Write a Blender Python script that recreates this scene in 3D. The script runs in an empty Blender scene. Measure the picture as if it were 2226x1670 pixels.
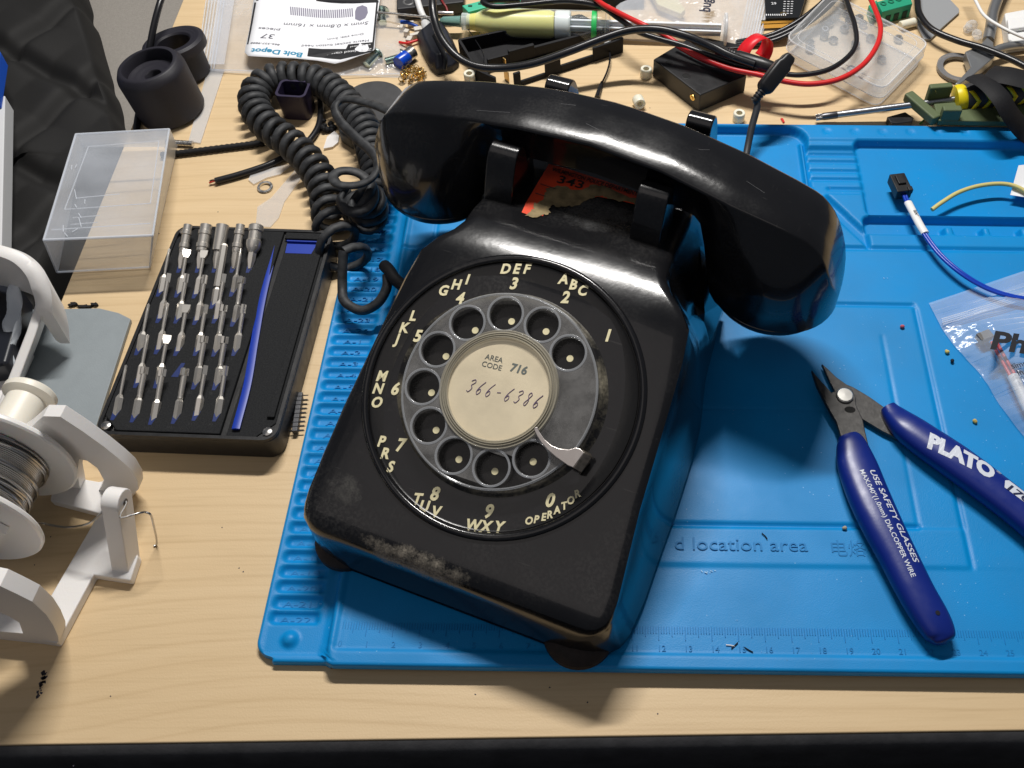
import bpy, math, random
import numpy as np
from mathutils import Matrix, Vector
random.seed(7)
S = 0.001                                   # everything below is written in millimetres
scene = bpy.context.scene
C = scene.collection

# ------------------------------------------------------------------ camera
TH = math.radians(52.0); CX, CY, FP, HC, RHO = 1330.0, 668.0, 2207.0, 382.0, 0.0138
_F = Vector((0, math.cos(TH), -math.sin(TH))); _R = Vector((1, 0, 0)); _U = Vector((0, math.sin(TH), math.cos(TH)))
_up = _U * math.cos(RHO) - _R * math.sin(RHO); _ri = _R * math.cos(RHO) + _U * math.sin(RHO)
cam_data = bpy.data.cameras.new('camera'); cam = bpy.data.objects.new('camera', cam_data); C.objects.link(cam)
M = Matrix((( _ri.x, _up.x, -_F.x, 0), (_ri.y, _up.y, -_F.y, 0), (_ri.z, _up.z, -_F.z, HC * S), (0, 0, 0, 1)))
cam.matrix_world = M
cam_data.sensor_fit = 'HORIZONTAL'; cam_data.sensor_width = 36.0
cam_data.lens = FP / 2226.0 * 36.0
cam_data.shift_x = -(CX - 1113.0) / 2226.0
cam_data.shift_y = -(835.0 - CY) / 2226.0
cam_data.clip_start = 0.01; cam_data.clip_end = 50.0
scene.camera = cam

# ------------------------------------------------------------------ light and exposure
world = bpy.data.worlds.new('World'); scene.world = world; world.use_nodes = True
_bg = world.node_tree.nodes['Background']; _bg.inputs[0].default_value = (0.80, 0.86, 1.0, 1); _bg.inputs[1].default_value = 0.10
def area(name, loc, target, sx, sy, power, col):
    d = bpy.data.lights.new(name, 'AREA'); d.shape = 'RECTANGLE'; d.size = sx * S; d.size_y = sy * S
    d.energy = power; d.color = col
    o = bpy.data.objects.new(name, d); C.objects.link(o); o.location = Vector(loc) * S
    v = Vector(target) * S - o.location
    o.rotation_euler = v.to_track_quat('-Z', 'Y').to_euler(); return o
area('ceiling_tube', (-30, 700, 850), (20, 300, 0), 350, 32, 10.6, (1.0, 0.97, 0.93))
area('soft_fill_light', (-500, -500, 1900), (0, 250, 0), 1700, 1300, 2.9, (1.0, 0.90, 0.84))  # broad warm fill, added out of view behind the camera to soften the shade

scene.view_settings.view_transform = 'Standard'; scene.view_settings.look = 'None'
scene.view_settings.exposure = 0.0; scene.view_settings.gamma = 1.0; scene.view_settings.use_curve_mapping = False
scene.render.engine = 'CYCLES'
cy = scene.cycles
cy.use_denoising = True
try: cy.denoiser = 'OPENIMAGEDENOISE'
except Exception: pass
cy.max_bounces = 10; cy.transparent_max_bounces = 24; cy.transmission_bounces = 8; cy.glossy_bounces = 5
cy.caustics_reflective = False; cy.caustics_refractive = False; cy.sample_clamp_indirect = 4.0

# ------------------------------------------------------------------ helpers
def W(x, y, z=0.0):
    """the point at height z (mm) that the photo shows at pixel x, y"""
    d = _F + _ri * ((x - CX) / FP) - _up * ((y - CY) / FP)
    t = (z - HC) / d.z
    return Vector((d.x * t, d.y * t, z))
def ray(x, y): return _F + _ri * ((x - CX) / FP) - _up * ((y - CY) / FP)

def axisM(o, zdir, xdir=(1, 0, 0)):
    z = Vector(zdir).normalized(); x = Vector(xdir); x = x - z * x.dot(z)
    if x.length < 1e-6: x = Vector((0, 1, 0)) - z * z.y
    x.normalize(); y = z.cross(x)
    return Matrix(((x.x, y.x, z.x, o[0]), (x.y, y.y, z.y, o[1]), (x.z, y.z, z.z, o[2]), (0, 0, 0, 1)))
def rotz(deg, o=(0, 0, 0)): return Matrix.Translation(Vector(o)) @ Matrix.Rotation(math.radians(deg), 4, 'Z')

def catmull(P, n=8, closed=False):
    P = [Vector(p) for p in P]; out = []
    m = len(P)
    for i in range(m if closed else m - 1):
        if closed: a, b, c, d = P[(i-1) % m], P[i], P[(i+1) % m], P[(i+2) % m]
        else:
            b, c = P[i], P[i+1]
            a = P[i-1] if i > 0 else b * 2 - c
            d = P[i+2] if i + 2 < m else c * 2 - b
        for k in range(n):
            t = k / n
            out.append(0.5 * ((2*b) + (c-a)*t + (2*a-5*b+4*c-d)*t*t + (3*b-a-3*c+d)*t*t*t))
    if not closed: out.append(P[-1].copy())
    return out
def frames(P):
    """parallel transport frames"""
    n = len(P); T = []
    for i in range(n):
        a = P[max(i-1, 0)]; b = P[min(i+1, n-1)]; t = (b - a)
        T.append(t.normalized() if t.length > 1e-9 else (T[-1] if T else Vector((0, 0, 1))))
    N = []
    u = Vector((0, 0, 1)); u = u - T[0] * u.dot(T[0])
    if u.length < 1e-3: u = Vector((1, 0, 0)) - T[0] * T[0].x
    u.normalize()
    for i in range(n):
        u = u - T[i] * u.dot(T[i]); u.normalize(); N.append(u.copy())
    return T, N

class MB:
    def __init__(s): s.v = []; s.f = []; s.g = []
    def add(s, verts, faces, M=None):
        b = len(s.v)
        for p in verts:
            p = Vector(p); s.v.append(M @ p if M is not None else p)
        s.f += [tuple(b + i for i in f) for f in faces]; return s
    def box(s, c, d, M=None, rz=0):
        c = Vector(c); hx, hy, hz = d[0]/2, d[1]/2, d[2]/2
        R = Matrix.Rotation(math.radians(rz), 3, 'Z')
        vs = [c + R @ Vector((sx*hx, sy*hy, sz*hz)) for sz in (-1, 1) for sx, sy in ((-1,-1),(1,-1),(1,1),(-1,1))]
        return s.add(vs, [(3,2,1,0),(4,5,6,7),(0,1,5,4),(1,2,6,5),(2,3,7,6),(3,0,4,7)], M)
    def prism(s, P, z0, z1, M=None, top=None):
        """outline P (ccw) extruded; top = optional different top outline"""
        P = [tuple(p)[:2] for p in P]; Q = [tuple(p)[:2] for p in (top or P)]
        a = sum(P[i][0]*P[(i+1) % len(P)][1] - P[(i+1) % len(P)][0]*P[i][1] for i in range(len(P)))
        if a < 0: P = P[::-1]; Q = Q[::-1]
        n = len(P)
        vs = [(x, y, z0) for x, y in P] + [(x, y, z1) for x, y in Q]
        fs = [tuple(range(n-1, -1, -1)), tuple(range(n, 2*n))] + [(i, (i+1) % n, n+(i+1) % n, n+i) for i in range(n)]
        return s.add(vs, fs, M)
    def lathe(s, prof, n=32, M=None, a0=0.0, a1=2*math.pi):
        """prof: list of (r, z) bottom to top"""
        full = abs(a1 - a0 - 2*math.pi) < 1e-6
        m = n if full else n + 1
        vs = []; fs = []
        for r, z in prof:
            for k in range(m):
                a = a0 + (a1 - a0) * k / n
                vs.append((r*math.cos(a), r*math.sin(a), z))
        for j in range(len(prof)-1):
            for k in range(n):
                k2 = (k+1) % m
                fs.append((j*m+k, j*m+k2, (j+1)*m+k2, (j+1)*m+k))
        if full:
            if prof[0][0] > 1e-6: fs.append(tuple(range(m-1, -1, -1)))
            if prof[-1][0] > 1e-6: fs.append(tuple(range((len(prof)-1)*m, len(prof)*m)))
        return s.add(vs, fs, M)
    def ring(s, prof, n=40, M=None):
        """closed profile revolved (tube like solids with a hole)"""
        m = len(prof); vs = []; fs = []
        for k in range(n):
            a = 2*math.pi*k/n
            for r, z in prof: vs.append((r*math.cos(a), r*math.sin(a), z))
        for k in range(n):
            for j in range(m):
                fs.append((k*m+j, ((k+1) % n)*m+j, ((k+1) % n)*m+(j+1) % m, k*m+(j+1) % m))
        return s.add(vs, fs, M)
    def tube(s, P, r, n=8, flat=None, M=None, N=None):
        P = [Vector(p) for p in P]; T, NN = frames(P)
        if N is not None: NN = N
        vs = []; fs = []; m = len(P)
        for i, p in enumerate(P):
            rr = r[i] if isinstance(r, (list, tuple)) else r
            u = NN[i]; w = T[i].cross(u)
            for k in range(n):
                a = 2*math.pi*k/n
                if flat: vs.append(p + u*(flat[0]*math.cos(a)) + w*(flat[1]*math.sin(a)))
                else: vs.append(p + u*(rr*math.cos(a)) + w*(rr*math.sin(a)))
        for i in range(m-1):
            for k in range(n):
                k2 = (k+1) % n
                fs.append((i*n+k, i*n+k2, (i+1)*n+k2, (i+1)*n+k))
        fs.append(tuple(range(n-1, -1, -1))); fs.append(tuple(range((m-1)*n, m*n)))
        return s.add(vs, fs, M)
    def loft(s, rings, M=None, cap=True):
        n = len(rings[0]); vs = [p for r in rings for p in r]; fs = []
        for i in range(len(rings)-1):
            for k in range(n):
                k2 = (k+1) % n
                fs.append((i*n+k, i*n+k2, (i+1)*n+k2, (i+1)*n+k))
        if cap: fs.append(tuple(range(n-1, -1, -1))); fs.append(tuple(range((len(rings)-1)*n, len(rings)*n)))
        return s.add(vs, fs, M)
    def grid(s, fn, nu, nv, thick=None):
        """fn(u,v) -> point; thick: second skin at distance below"""
        vs = [Vector(fn(i/nu, j/nv)) for j in range(nv+1) for i in range(nu+1)]
        fs = [(j*(nu+1)+i, j*(nu+1)+i+1, (j+1)*(nu+1)+i+1, (j+1)*(nu+1)+i) for j in range(nv) for i in range(nu)]
        return s.add(vs, fs)
    def sphere(s, c, r, n=10, sq=(1, 1, 1)):
        m = max(4, n//2)
        prof = [(r*math.sin(math.pi*j/m) , -r*math.cos(math.pi*j/m)) for j in range(m+1)]
        prof[0] = (1e-7, -r); prof[-1] = (1e-7, r)
        Mx = Matrix.Translation(Vector(c)) @ Matrix.Diagonal((sq[0], sq[1], sq[2], 1))
        return s.lathe(prof, n, Mx)
    def build(s, name, mat, parent=None, world=False, smooth=35, bevel=0, seg=2, solid=0, sub=0):
        import bmesh
        V = [Vector(p) for p in s.v]; loc = Vector((0, 0, 0))
        if parent is None:
            xs = [p.x for p in V]; ys = [p.y for p in V]; zs = [p.z for p in V]
            loc = Vector(((min(xs)+max(xs))/2, (min(ys)+max(ys))/2, min(zs)))
            V = [p - loc for p in V]
        elif world:
            pass
            pass
            Mi = wm(parent).inverted()
            V = [Mi @ p for p in V]
        me = bpy.data.meshes.new(name)
        me.from_pydata([tuple(p * S) for p in V], [], s.f)
        bm = bmesh.new(); bm.from_mesh(me)
        bmesh.ops.recalc_face_normals(bm, faces=bm.faces)
        bm.to_mesh(me); bm.free()
        if smooth:
            me.polygons.foreach_set('use_smooth', [True]*len(me.polygons))
            if not bevel: me.set_sharp_from_angle(angle=math.radians(smooth))
        me.materials.append(mat)
        o = bpy.data.objects.new(name, me); C.objects.link(o)
        o.location = loc * S
        if parent is not None: o.parent = parent; o.location = (0, 0, 0)
        if bevel:
            b = o.modifiers.new('bevel', 'BEVEL'); b.width = bevel*S; b.segments = seg; b.limit_method = 'ANGLE'
            b.angle_limit = math.radians(32); b.harden_normals = True; b.use_clamp_overlap = True
        if solid:
            b = o.modifiers.new('solid', 'SOLIDIFY'); b.thickness = solid*S; b.offset = 0
        if sub:
            b = o.modifiers.new('sub', 'SUBSURF'); b.levels = sub; b.render_levels = sub
        return o
_WM = {}
def wm(o):
    """world matrix in mm of a thing built by thing()"""
    return _WM[o.name]
def tag(o, label, cat, group=None, kind=None):
    if label: o['label'] = label
    if cat: o['category'] = cat
    if group: o['group'] = group
    if kind: o['kind'] = kind
    return o
def thing(name, label, cat, loc=(0, 0, 0), rz=0.0, group=None, Mx=None, kind=None):
    o = bpy.data.objects.new(name, None); C.objects.link(o); o.empty_display_size = 0.01
    m = Mx if Mx is not None else rotz(rz, loc)
    q = m.copy(); q.translation = q.translation * S
    o.matrix_world = q; o.location = q.translation; o.rotation_euler = q.to_euler()
    _WM[o.name] = m
    return tag(o, label, cat, group, kind)
def copy_thing(o, Mx, label):
    r = o.copy(); C.objects.link(r); q = Mx.copy(); q.translation = q.translation * S
    r.location = q.translation; r.rotation_euler = q.to_euler(); r['label'] = label; _WM[r.name] = Mx
    for ch in o.children:
        c = ch.copy(); C.objects.link(c); c.parent = r
        for g in ch.children:
            d = g.copy(); C.objects.link(d); d.parent = c
    return r

_H = {}
def text(mb, s, cap, Mx, ext=0.05, shear=0.0, off=0.0, align='CENTER', wscale=1.0, z=0.0):
    cu = bpy.data.curves.new('t', 'FONT'); cu.body = s; cu.size = 1.0; cu.shear = shear; cu.offset = off
    cu.align_x = align; cu.align_y = 'CENTER'; cu.resolution_u = 3
    o = bpy.data.objects.new('t', cu); C.objects.link(o)
    dg = bpy.context.evaluated_depsgraph_get(); dg.update()
    me = bpy.data.meshes.new_from_object(o.evaluated_get(dg))
    if 'h' not in _H: _H['h'] = 0.73
    k = cap / _H['h']
    vs = [Vector((v.co.x*k*wscale, v.co.y*k, 0)) for v in me.vertices]
    n = len(vs)
    fs = [tuple(p.vertices) for p in me.polygons]
    # give the letters a real thickness: top skin plus walls from boundary edges
    cnt = {}
    for f in fs:
        for i in range(len(f)):
            e = (f[i], f[(i+1) % len(f)]); key = (min(e), max(e)); cnt.setdefault(key, []).append(e)
    V = [v + Vector((0, 0, z+ext)) for v in vs] + [v + Vector((0, 0, z)) for v in vs]
    F = list(fs) + [(e[0][1], e[0][0], e[0][0]+n, e[0][1]+n) for e in cnt.values() if len(e) == 1]
    mb.add(V, F, Mx)
    bpy.data.objects.remove(o); bpy.data.curves.remove(cu); bpy.data.meshes.remove(me)
    return mb

# ------------------------------------------------------------------ materials
def srgb(r, g, b):
    f = lambda c: (c/255)/12.92 if c/255 <= 0.04045 else (((c/255)+0.055)/1.055)**2.4
    return (f(r), f(g), f(b), 1)
def mat(name, col, rough=0.5, metal=0.0, spec=0.5, coat=0.0, noise=0.0, nscale=200.0, bump=0.0, bscale=900.0, sss=0.0, rvar=0.0, stretch=None, col2=None, trans=0.0, ior=1.45):
    m = bpy.data.materials.new(name); m.use_nodes = True; nt = m.node_tree; N = nt.nodes; L = nt.links
    b = N['Principled BSDF']; b.inputs['Base Color'].default_value = col; b.inputs['Roughness'].default_value = rough
    b.inputs['Metallic'].default_value = metal; b.inputs['Specular IOR Level'].default_value = spec; b.inputs['IOR'].default_value = ior
    b.inputs['Coat Weight'].default_value = coat; b.inputs['Coat Roughness'].default_value = 0.06
    if trans: b.inputs['Transmission Weight'].default_value = trans
    if sss: b.inputs['Subsurface Weight'].default_value = sss; b.inputs['Subsurface Radius'].default_value = (1, .8, .6); b.inputs['Subsurface Scale'].default_value = 0.002
    tc = N.new('ShaderNodeTexCoord'); mp = N.new('ShaderNodeMapping'); L.new(tc.outputs['Object'], mp.inputs[0])
    if stretch: mp.inputs['Scale'].default_value = stretch
    if noise or rvar:
        n = N.new('ShaderNodeTexNoise'); n.inputs['Scale'].default_value = nscale; n.inputs['Detail'].default_value = 5; L.new(mp.outputs[0], n.inputs['Vector'])
    if noise:
        mx = N.new('ShaderNodeMix'); mx.data_type = 'RGBA'
        c2 = col2 or (col[0]*(1-noise), col[1]*(1-noise), col[2]*(1-noise), 1)
        mx.inputs[6].default_value = col; mx.inputs[7].default_value = c2
        rp = N.new('ShaderNodeMapRange'); rp.inputs[1].default_value = .35; rp.inputs[2].default_value = .65; L.new(n.outputs[0], rp.inputs[0])
        L.new(rp.outputs[0], mx.inputs[0]); L.new(mx.outputs[2], b.inputs['Base Color'])
    if rvar:
        rr = N.new('ShaderNodeMapRange'); rr.inputs[1].default_value = .3; rr.inputs[2].default_value = .7
        rr.inputs[3].default_value = max(0, rough-rvar); rr.inputs[4].default_value = rough+rvar; L.new(n.outputs[0], rr.inputs[0]); L.new(rr.outputs[0], b.inputs['Roughness'])
    if bump:
        n2 = N.new('ShaderNodeTexNoise'); n2.inputs['Scale'].default_value = bscale; n2.inputs['Detail'].default_value = 3; L.new(mp.outputs[0], n2.inputs['Vector'])
        bp = N.new('ShaderNodeBump'); bp.inputs['Strength'].default_value = bump; bp.inputs['Distance'].default_value = 0.0002
        L.new(n2.outputs[0], bp.inputs['Height']); L.new(bp.outputs[0], b.inputs['Normal'])
    return m
def film(name, col, alpha=0.25, rough=0.12, noise=0.0, nscale=60.0, bump=0.0, bscale=80.0):
    """thin clear plastic: mostly lets light straight through, the rest is glossy white film"""
    m = mat(name, col, rough, spec=0.6, bump=bump, bscale=bscale); nt = m.node_tree; N = nt.nodes; L = nt.links
    b = N['Principled BSDF']; out = N['Material Output']
    for q in N:
        if q.bl_idname == 'ShaderNodeBump': q.inputs['Distance'].default_value = 0.004
    t = N.new('ShaderNodeBsdfTransparent'); t.inputs[0].default_value = (0.97, 0.98, 1, 1)
    mx = N.new('ShaderNodeMixShader'); lw = N.new('ShaderNodeLayerWeight'); lw.inputs[0].default_value = 0.5; fr = N.new('ShaderNodeMath'); fr.operation = 'POWER'; fr.inputs[1].default_value = 4.0; L.new(lw.outputs['Facing'], fr.inputs[0])
    ad = N.new('ShaderNodeMath'); ad.operation = 'ADD'; ad.use_clamp = True; ad.inputs[1].default_value = alpha
    if noise:
        n = N.new('ShaderNodeTexNoise'); n.inputs['Scale'].default_value = nscale; n.inputs['Detail'].default_value = 4
        tc = N.new('ShaderNodeTexCoord'); L.new(tc.outputs['Object'], n.inputs['Vector'])
        rr = N.new('ShaderNodeMapRange'); rr.inputs[1].default_value = .35; rr.inputs[2].default_value = .7
        rr.inputs[3].default_value = alpha; rr.inputs[4].default_value = alpha + noise; L.new(n.outputs[0], rr.inputs[0]); L.new(rr.outputs[0], ad.inputs[1])
    L.new(fr.outputs[0], ad.inputs[0])
    L.new(ad.outputs[0], mx.inputs[0]); L.new(t.outputs[0], mx.inputs[1]); L.new(b.outputs[0], mx.inputs[2]); L.new(mx.outputs[0], out.inputs[0])
    return m
BLK = mat('black_plastic', (0.012, 0.012, 0.013, 1), 0.38, bump=0.12, rvar=0.06)
BLKM = mat('matte_black_plastic', (0.010, 0.010, 0.012, 1), 0.68, spec=.35, bump=0.3, bscale=1500, noise=0.3, nscale=800)
CABLE = mat('black_cable_jacket', (0.012, 0.012, 0.014, 1), 0.28)
RED = mat('red_cable_jacket', (0.62, 0.02, 0.02, 1), 0.35)
STEEL = mat('bright_steel', (0.62, 0.60, 0.57, 1), 0.26, metal=1.0, rvar=0.08, nscale=500)
NICKEL = mat('nickel_steel', (0.72, 0.68, 0.62, 1), 0.30, metal=0.82)
DARKST = mat('dark_steel', (0.07, 0.068, 0.066, 1), 0.42, metal=0.6, noise=0.3, nscale=400, bump=0.2)
GOLD = mat('gold', (0.8, 0.55, 0.18, 1), 0.22, metal=1.0)
WHITE = mat('white_plastic', (0.8, 0.8, 0.79, 1), 0.42, sss=0.05)
NYLON = mat('natural_nylon', (0.78, 0.75, 0.62, 1), 0.4, sss=0.25)
CLEAR = film('clear_film', (0.75, 0.77, 0.8, 1), 0.15, 0.10, noise=0.16, nscale=45, bump=1.0, bscale=70)
FROST = film('frosted_polypropylene', (0.72, 0.76, 0.82, 1), 0.16, 0.28, noise=0.1, nscale=40)
RUBBER = mat('dusty_rubber', (0.016, 0.017, 0.019, 1), 0.6, noise=0.6, nscale=260, col2=(0.045, 0.047, 0.05, 1), bump=0.35, bscale=1300)
BLUEP = mat('blue_plastic', (0.01, 0.07, 0.42, 1), 0.35)
# ------------------------------------------------------------------ the desk and what lies beyond it
def wood_material():
    m = bpy.data.materials.new('maple_laminate'); m.use_nodes = True; nt = m.node_tree; N = nt.nodes; L = nt.links
    b = N['Principled BSDF']; b.inputs['Roughness'].default_value = 0.46; b.inputs['Specular IOR Level'].default_value = 0.35
    tc = N.new('ShaderNodeTexCoord')
    wn = N.new('ShaderNodeTexNoise'); wn.inputs['Scale'].default_value = 3.0; wn.inputs['Detail'].default_value = 2
    L.new(tc.outputs['Object'], wn.inputs['Vector'])
    off = N.new('ShaderNodeVectorMath'); off.operation = 'MULTIPLY_ADD'; off.inputs[1].default_value = (0, 0.06, 0)
    L.new(wn.outputs['Color'], off.inputs[0]); L.new(tc.outputs['Object'], off.inputs[2])
    mp = N.new('ShaderNodeMapping'); mp.inputs['Scale'].default_value = (5, 150, 1); L.new(off.outputs[0], mp.inputs[0])
    g = N.new('ShaderNodeTexNoise'); g.inputs['Scale'].default_value = 1.0; g.inputs['Detail'].default_value = 6; g.inputs['Roughness'].default_value = 0.6; L.new(mp.outputs[0], g.inputs['Vector'])
    mp2 = N.new('ShaderNodeMapping'); mp2.inputs['Scale'].default_value = (30, 900, 1); L.new(tc.outputs['Object'], mp2.inputs[0])
    g2 = N.new('ShaderNodeTexNoise'); g2.inputs['Scale'].default_value = 1.0; g2.inputs['Detail'].default_value = 4; L.new(mp2.outputs[0], g2.inputs['Vector'])
    # fine cathedral lines
    mp3 = N.new('ShaderNodeMapping'); mp3.inputs['Scale'].default_value = (2.2, 42, 1); L.new(off.outputs[0], mp3.inputs[0])
    wv = N.new('ShaderNodeTexWave'); wv.bands_direction = 'Y'; wv.inputs['Scale'].default_value = 0.9; wv.inputs['Distortion'].default_value = 5.0; wv.inputs['Detail'].default_value = 3; wv.inputs['Detail Scale'].default_value = 0.6
    L.new(mp3.outputs[0], wv.inputs['Vector'])
    pw = N.new('ShaderNodeMath'); pw.operation = 'POWER'; pw.inputs[1].default_value = 16; L.new(wv.outputs['Fac'], pw.inputs[0])
    r1 = N.new('ShaderNodeValToRGB'); cr = r1.color_ramp
    cr.elements[0].position = 0.3; cr.elements[0].color = srgb(216, 190, 150); cr.elements[1].position = 0.72; cr.elements[1].color = srgb(209, 182, 141)
    L.new(g.outputs[0], r1.inputs[0])
    mA = N.new('ShaderNodeMix'); mA.data_type = 'RGBA'; mA.blend_type = 'MULTIPLY'; mA.inputs[7].default_value = (0.82, 0.78, 0.72, 1)
    fa = N.new('ShaderNodeMath'); fa.operation = 'MULTIPLY'; fa.inputs[1].default_value = 0.34; L.new(pw.outputs[0], fa.inputs[0])
    L.new(fa.outputs[0], mA.inputs[0]); L.new(r1.outputs[0], mA.inputs[6])
    mB = N.new('ShaderNodeMix'); mB.data_type = 'RGBA'; mB.blend_type = 'MULTIPLY'; mB.inputs[7].default_value = (0.86, 0.84, 0.8, 1)
    f2 = N.new('ShaderNodeMapRange'); f2.inputs[1].default_value = .5; f2.inputs[2].default_value = .75; f2.inputs[4].default_value = .55; L.new(g2.outputs[0], f2.inputs[0])
    L.new(f2.outputs[0], mB.inputs[0]); L.new(mA.outputs[2], mB.inputs[6])
    # small dark specks
    vo = N.new('ShaderNodeTexVoronoi'); vo.inputs['Scale'].default_value = 38; L.new(tc.outputs['Object'], vo.inputs['Vector'])
    sp = N.new('ShaderNodeMath'); sp.operation = 'LESS_THAN'; sp.inputs[1].default_value = 0.017; L.new(vo.outputs['Distance'], sp.inputs[0])
    mC = N.new('ShaderNodeMix'); mC.data_type = 'RGBA'; mC.inputs[7].default_value = (0.12, 0.08, 0.05, 1)
    L.new(sp.outputs[0], mC.inputs[0]); L.new(mB.outputs[2], mC.inputs[6]); L.new(mC.outputs[2], b.inputs['Base Color'])
    nb = N.new('ShaderNodeTexNoise'); nb.inputs['Scale'].default_value = 1300; nb.inputs['Detail'].default_value = 2; L.new(tc.outputs['Object'], nb.inputs['Vector'])
    bp = N.new('ShaderNodeBump'); bp.inputs['Strength'].default_value = 0.25; bp.inputs['Distance'].default_value = 0.0002; L.new(nb.outputs[0], bp.inputs['Height']); L.new(bp.outputs[0], b.inputs['Normal'])
    return m
WOOD = wood_material()
DESK_ROT = 1.55
desk = thing('desk', 'pale maple desk top with a black front edge, everything lies on it', 'desk', (-257.3, 96.0, 0), DESK_ROT)
MB().box((640, 420, -11), (1280, 840, 22)).build('desk_surface', WOOD, desk, bevel=0.6)
band = MB(); prof = [(0, -0.8), (-2.5, -1.6), (-4, -4), (-4.6, -9), (-4.6, -26), (-3, -30), (0, -31)]
rings = [[(x, y - 0.15, z) for y, z in prof] for x in (0, 640, 1280)]
band.loft(rings).build('edge_band', mat('black_edge_band', (0.045, 0.045, 0.048, 1), 0.5, bump=0.7, bscale=500, noise=0.4, nscale=90, col2=(0.03, 0.03, 0.032, 1)), desk, smooth=50)
# ink smudge and scuffs on the veneer
INK = mat('ink_smudge', (0.04, 0.035, 0.05, 1), 0.6)
def blob(mb, c, r, z, seed, n=14, h=0.06, el=1.0, ang=0.0):
    rd = random.Random(seed); P = []
    ca, sa = math.cos(ang), math.sin(ang)
    for k in range(n):
        a = 2*math.pi*k/n; rr = r*(0.55 + 0.75*rd.random()); x = rr*math.cos(a); y = rr*math.sin(a)*el
        P.append((c[0] + x*ca - y*sa, c[1] + x*sa + y*ca))
    return mb.prism(P, z, z + h)
ink = MB(); rd = random.Random(4)
for i in range(26):
    t = i/25; p = W(97 - 14*t + rd.uniform(-4, 4), 1462 + 56*t + rd.uniform(-3, 3)); blob(ink, p, rd.uniform(.25, 1.0)*(1.2-.6*t), 0.02, 50+i, n=8, h=0.05, el=.7, ang=rd.random()*3)
ink.build('ink_smudge', INK, desk, world=True, smooth=0)
spk = MB()
for i, (x, y) in enumerate([(483, 1147), (520, 1235), (529, 1243), (240, 1514), (75, 1228), (1195, 1495), (1277, 1527), (1430, 1552), (110, 1167), (545, 715), (474, 461), (1413, 235), (160, 1665), (1033, 1510)]):
    blob(spk, W(x, y), 0.3, 0.02, 90+i, n=7, h=0.05)
o = spk.build('speck', INK, desk, world=True, smooth=0); o['kind'] = 'stuff'

fl = MB().box((-100, 500, -720), (6000, 6000, 20)); o = fl.build('floor', mat('dark_floor', (0.03, 0.028, 0.027, 1), 0.8, noise=0.4, nscale=6)); tag(o, None, None, kind='structure')

# quilted black bag hanging beside the desk
def quilt(u, v):
    x = -900 + 640*u; y = 190 + 640*v
    return x, y
qb = MB(); q = W(208, 0, -14); q2 = W(290, 262, -14)
def qfn(u, v):
    y = 150 + 560*v
    xr = q2.x - 6 + (y - q2.y) * (q.x - q2.x)/(q.y - q2.y) if y > q2.y - 30 else q2.x - 6
    xr = min(xr, -266)
    x = -760 + (xr + 760)*u
    a = (x*0.5 + y*0.866)/62.0; b = (x*0.91 - y*0.41)/60.0
    da = abs(a - round(a)); db = abs(b - round(b))
    z = -14 - 7*math.exp(-(da/0.09)**2) - 7*math.exp(-(db/0.09)**2) + 4*math.cos(math.pi*da)*math.cos(math.pi*db) + 5*math.sin(x*0.02)*math.cos(y*0.017)
    e = min(1, (1-u)*(xr+760)/9.0); z += -30*(1-e)**2
    return (x, y, z)
qb.grid(qfn, 340, 320)
qb.build('quilted_bag', mat('black_quilted_nylon', (0.008, 0.0075, 0.007, 1), 0.75, bump=0.5, bscale=2600, noise=0.3, nscale=1200))
tag(bpy.data.objects['quilted_bag'], 'black quilted fabric bag with diagonal stitching beside the left desk edge', 'bag')
# grey textured cabinet between bag and desk
cab = thing('grey_cabinet', 'beige grey textured steel cabinet behind the black quilted bag', 'cabinet', (-300, 560, -700), 0)
GREYM = mat('textured_grey_paint', srgb(146, 141, 134), 0.6, bump=1.0, bscale=1800, noise=0.12, nscale=900)
pa, pb = W(150, -60, -34), W(270, 262, -34)
MB().prism([(pb.x-8, pb.y-40), (-269, pb.y-40), (-274, 760), (-460, 760), (pa.x-60, pa.y+30)], -600, -34).build('panel', GREYM, cab, world=True, bevel=2)
MB().prism([(-275.5, 440), (-270.5, 440), (-272, 760), (-292, 760)], -60, -18).build('trim', mat('grey_trim', srgb(120, 116, 112), 0.55, bump=.6, bscale=1500), cab, world=True, bevel=1)
# box at the far left edge of the picture
bx = thing('carton', 'white carton with a bright blue lid edge at the far left', 'box', (-330, 330, -20), 0)
A = [W(-70, 600, 6), W(2, 600, 6), W(11, 208, 6), W(-60, 208, 6)]
MB().prism(A, -5, 6).build('box_wall', mat('white_card', (0.62, 0.63, 0.64, 1), 0.6), bx, world=True, bevel=.6)
A = [W(-60, 231, 8), W(1, 231, 8), W(15, 139, 8), W(1, 113, 8), W(-60, 100, 8)]
MB().prism(A, 6.2, 16).build('lid', mat('bright_blue_card', (0.01, 0.10, 0.62, 1), 0.35), bx, world=True, bevel=.5)

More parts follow.
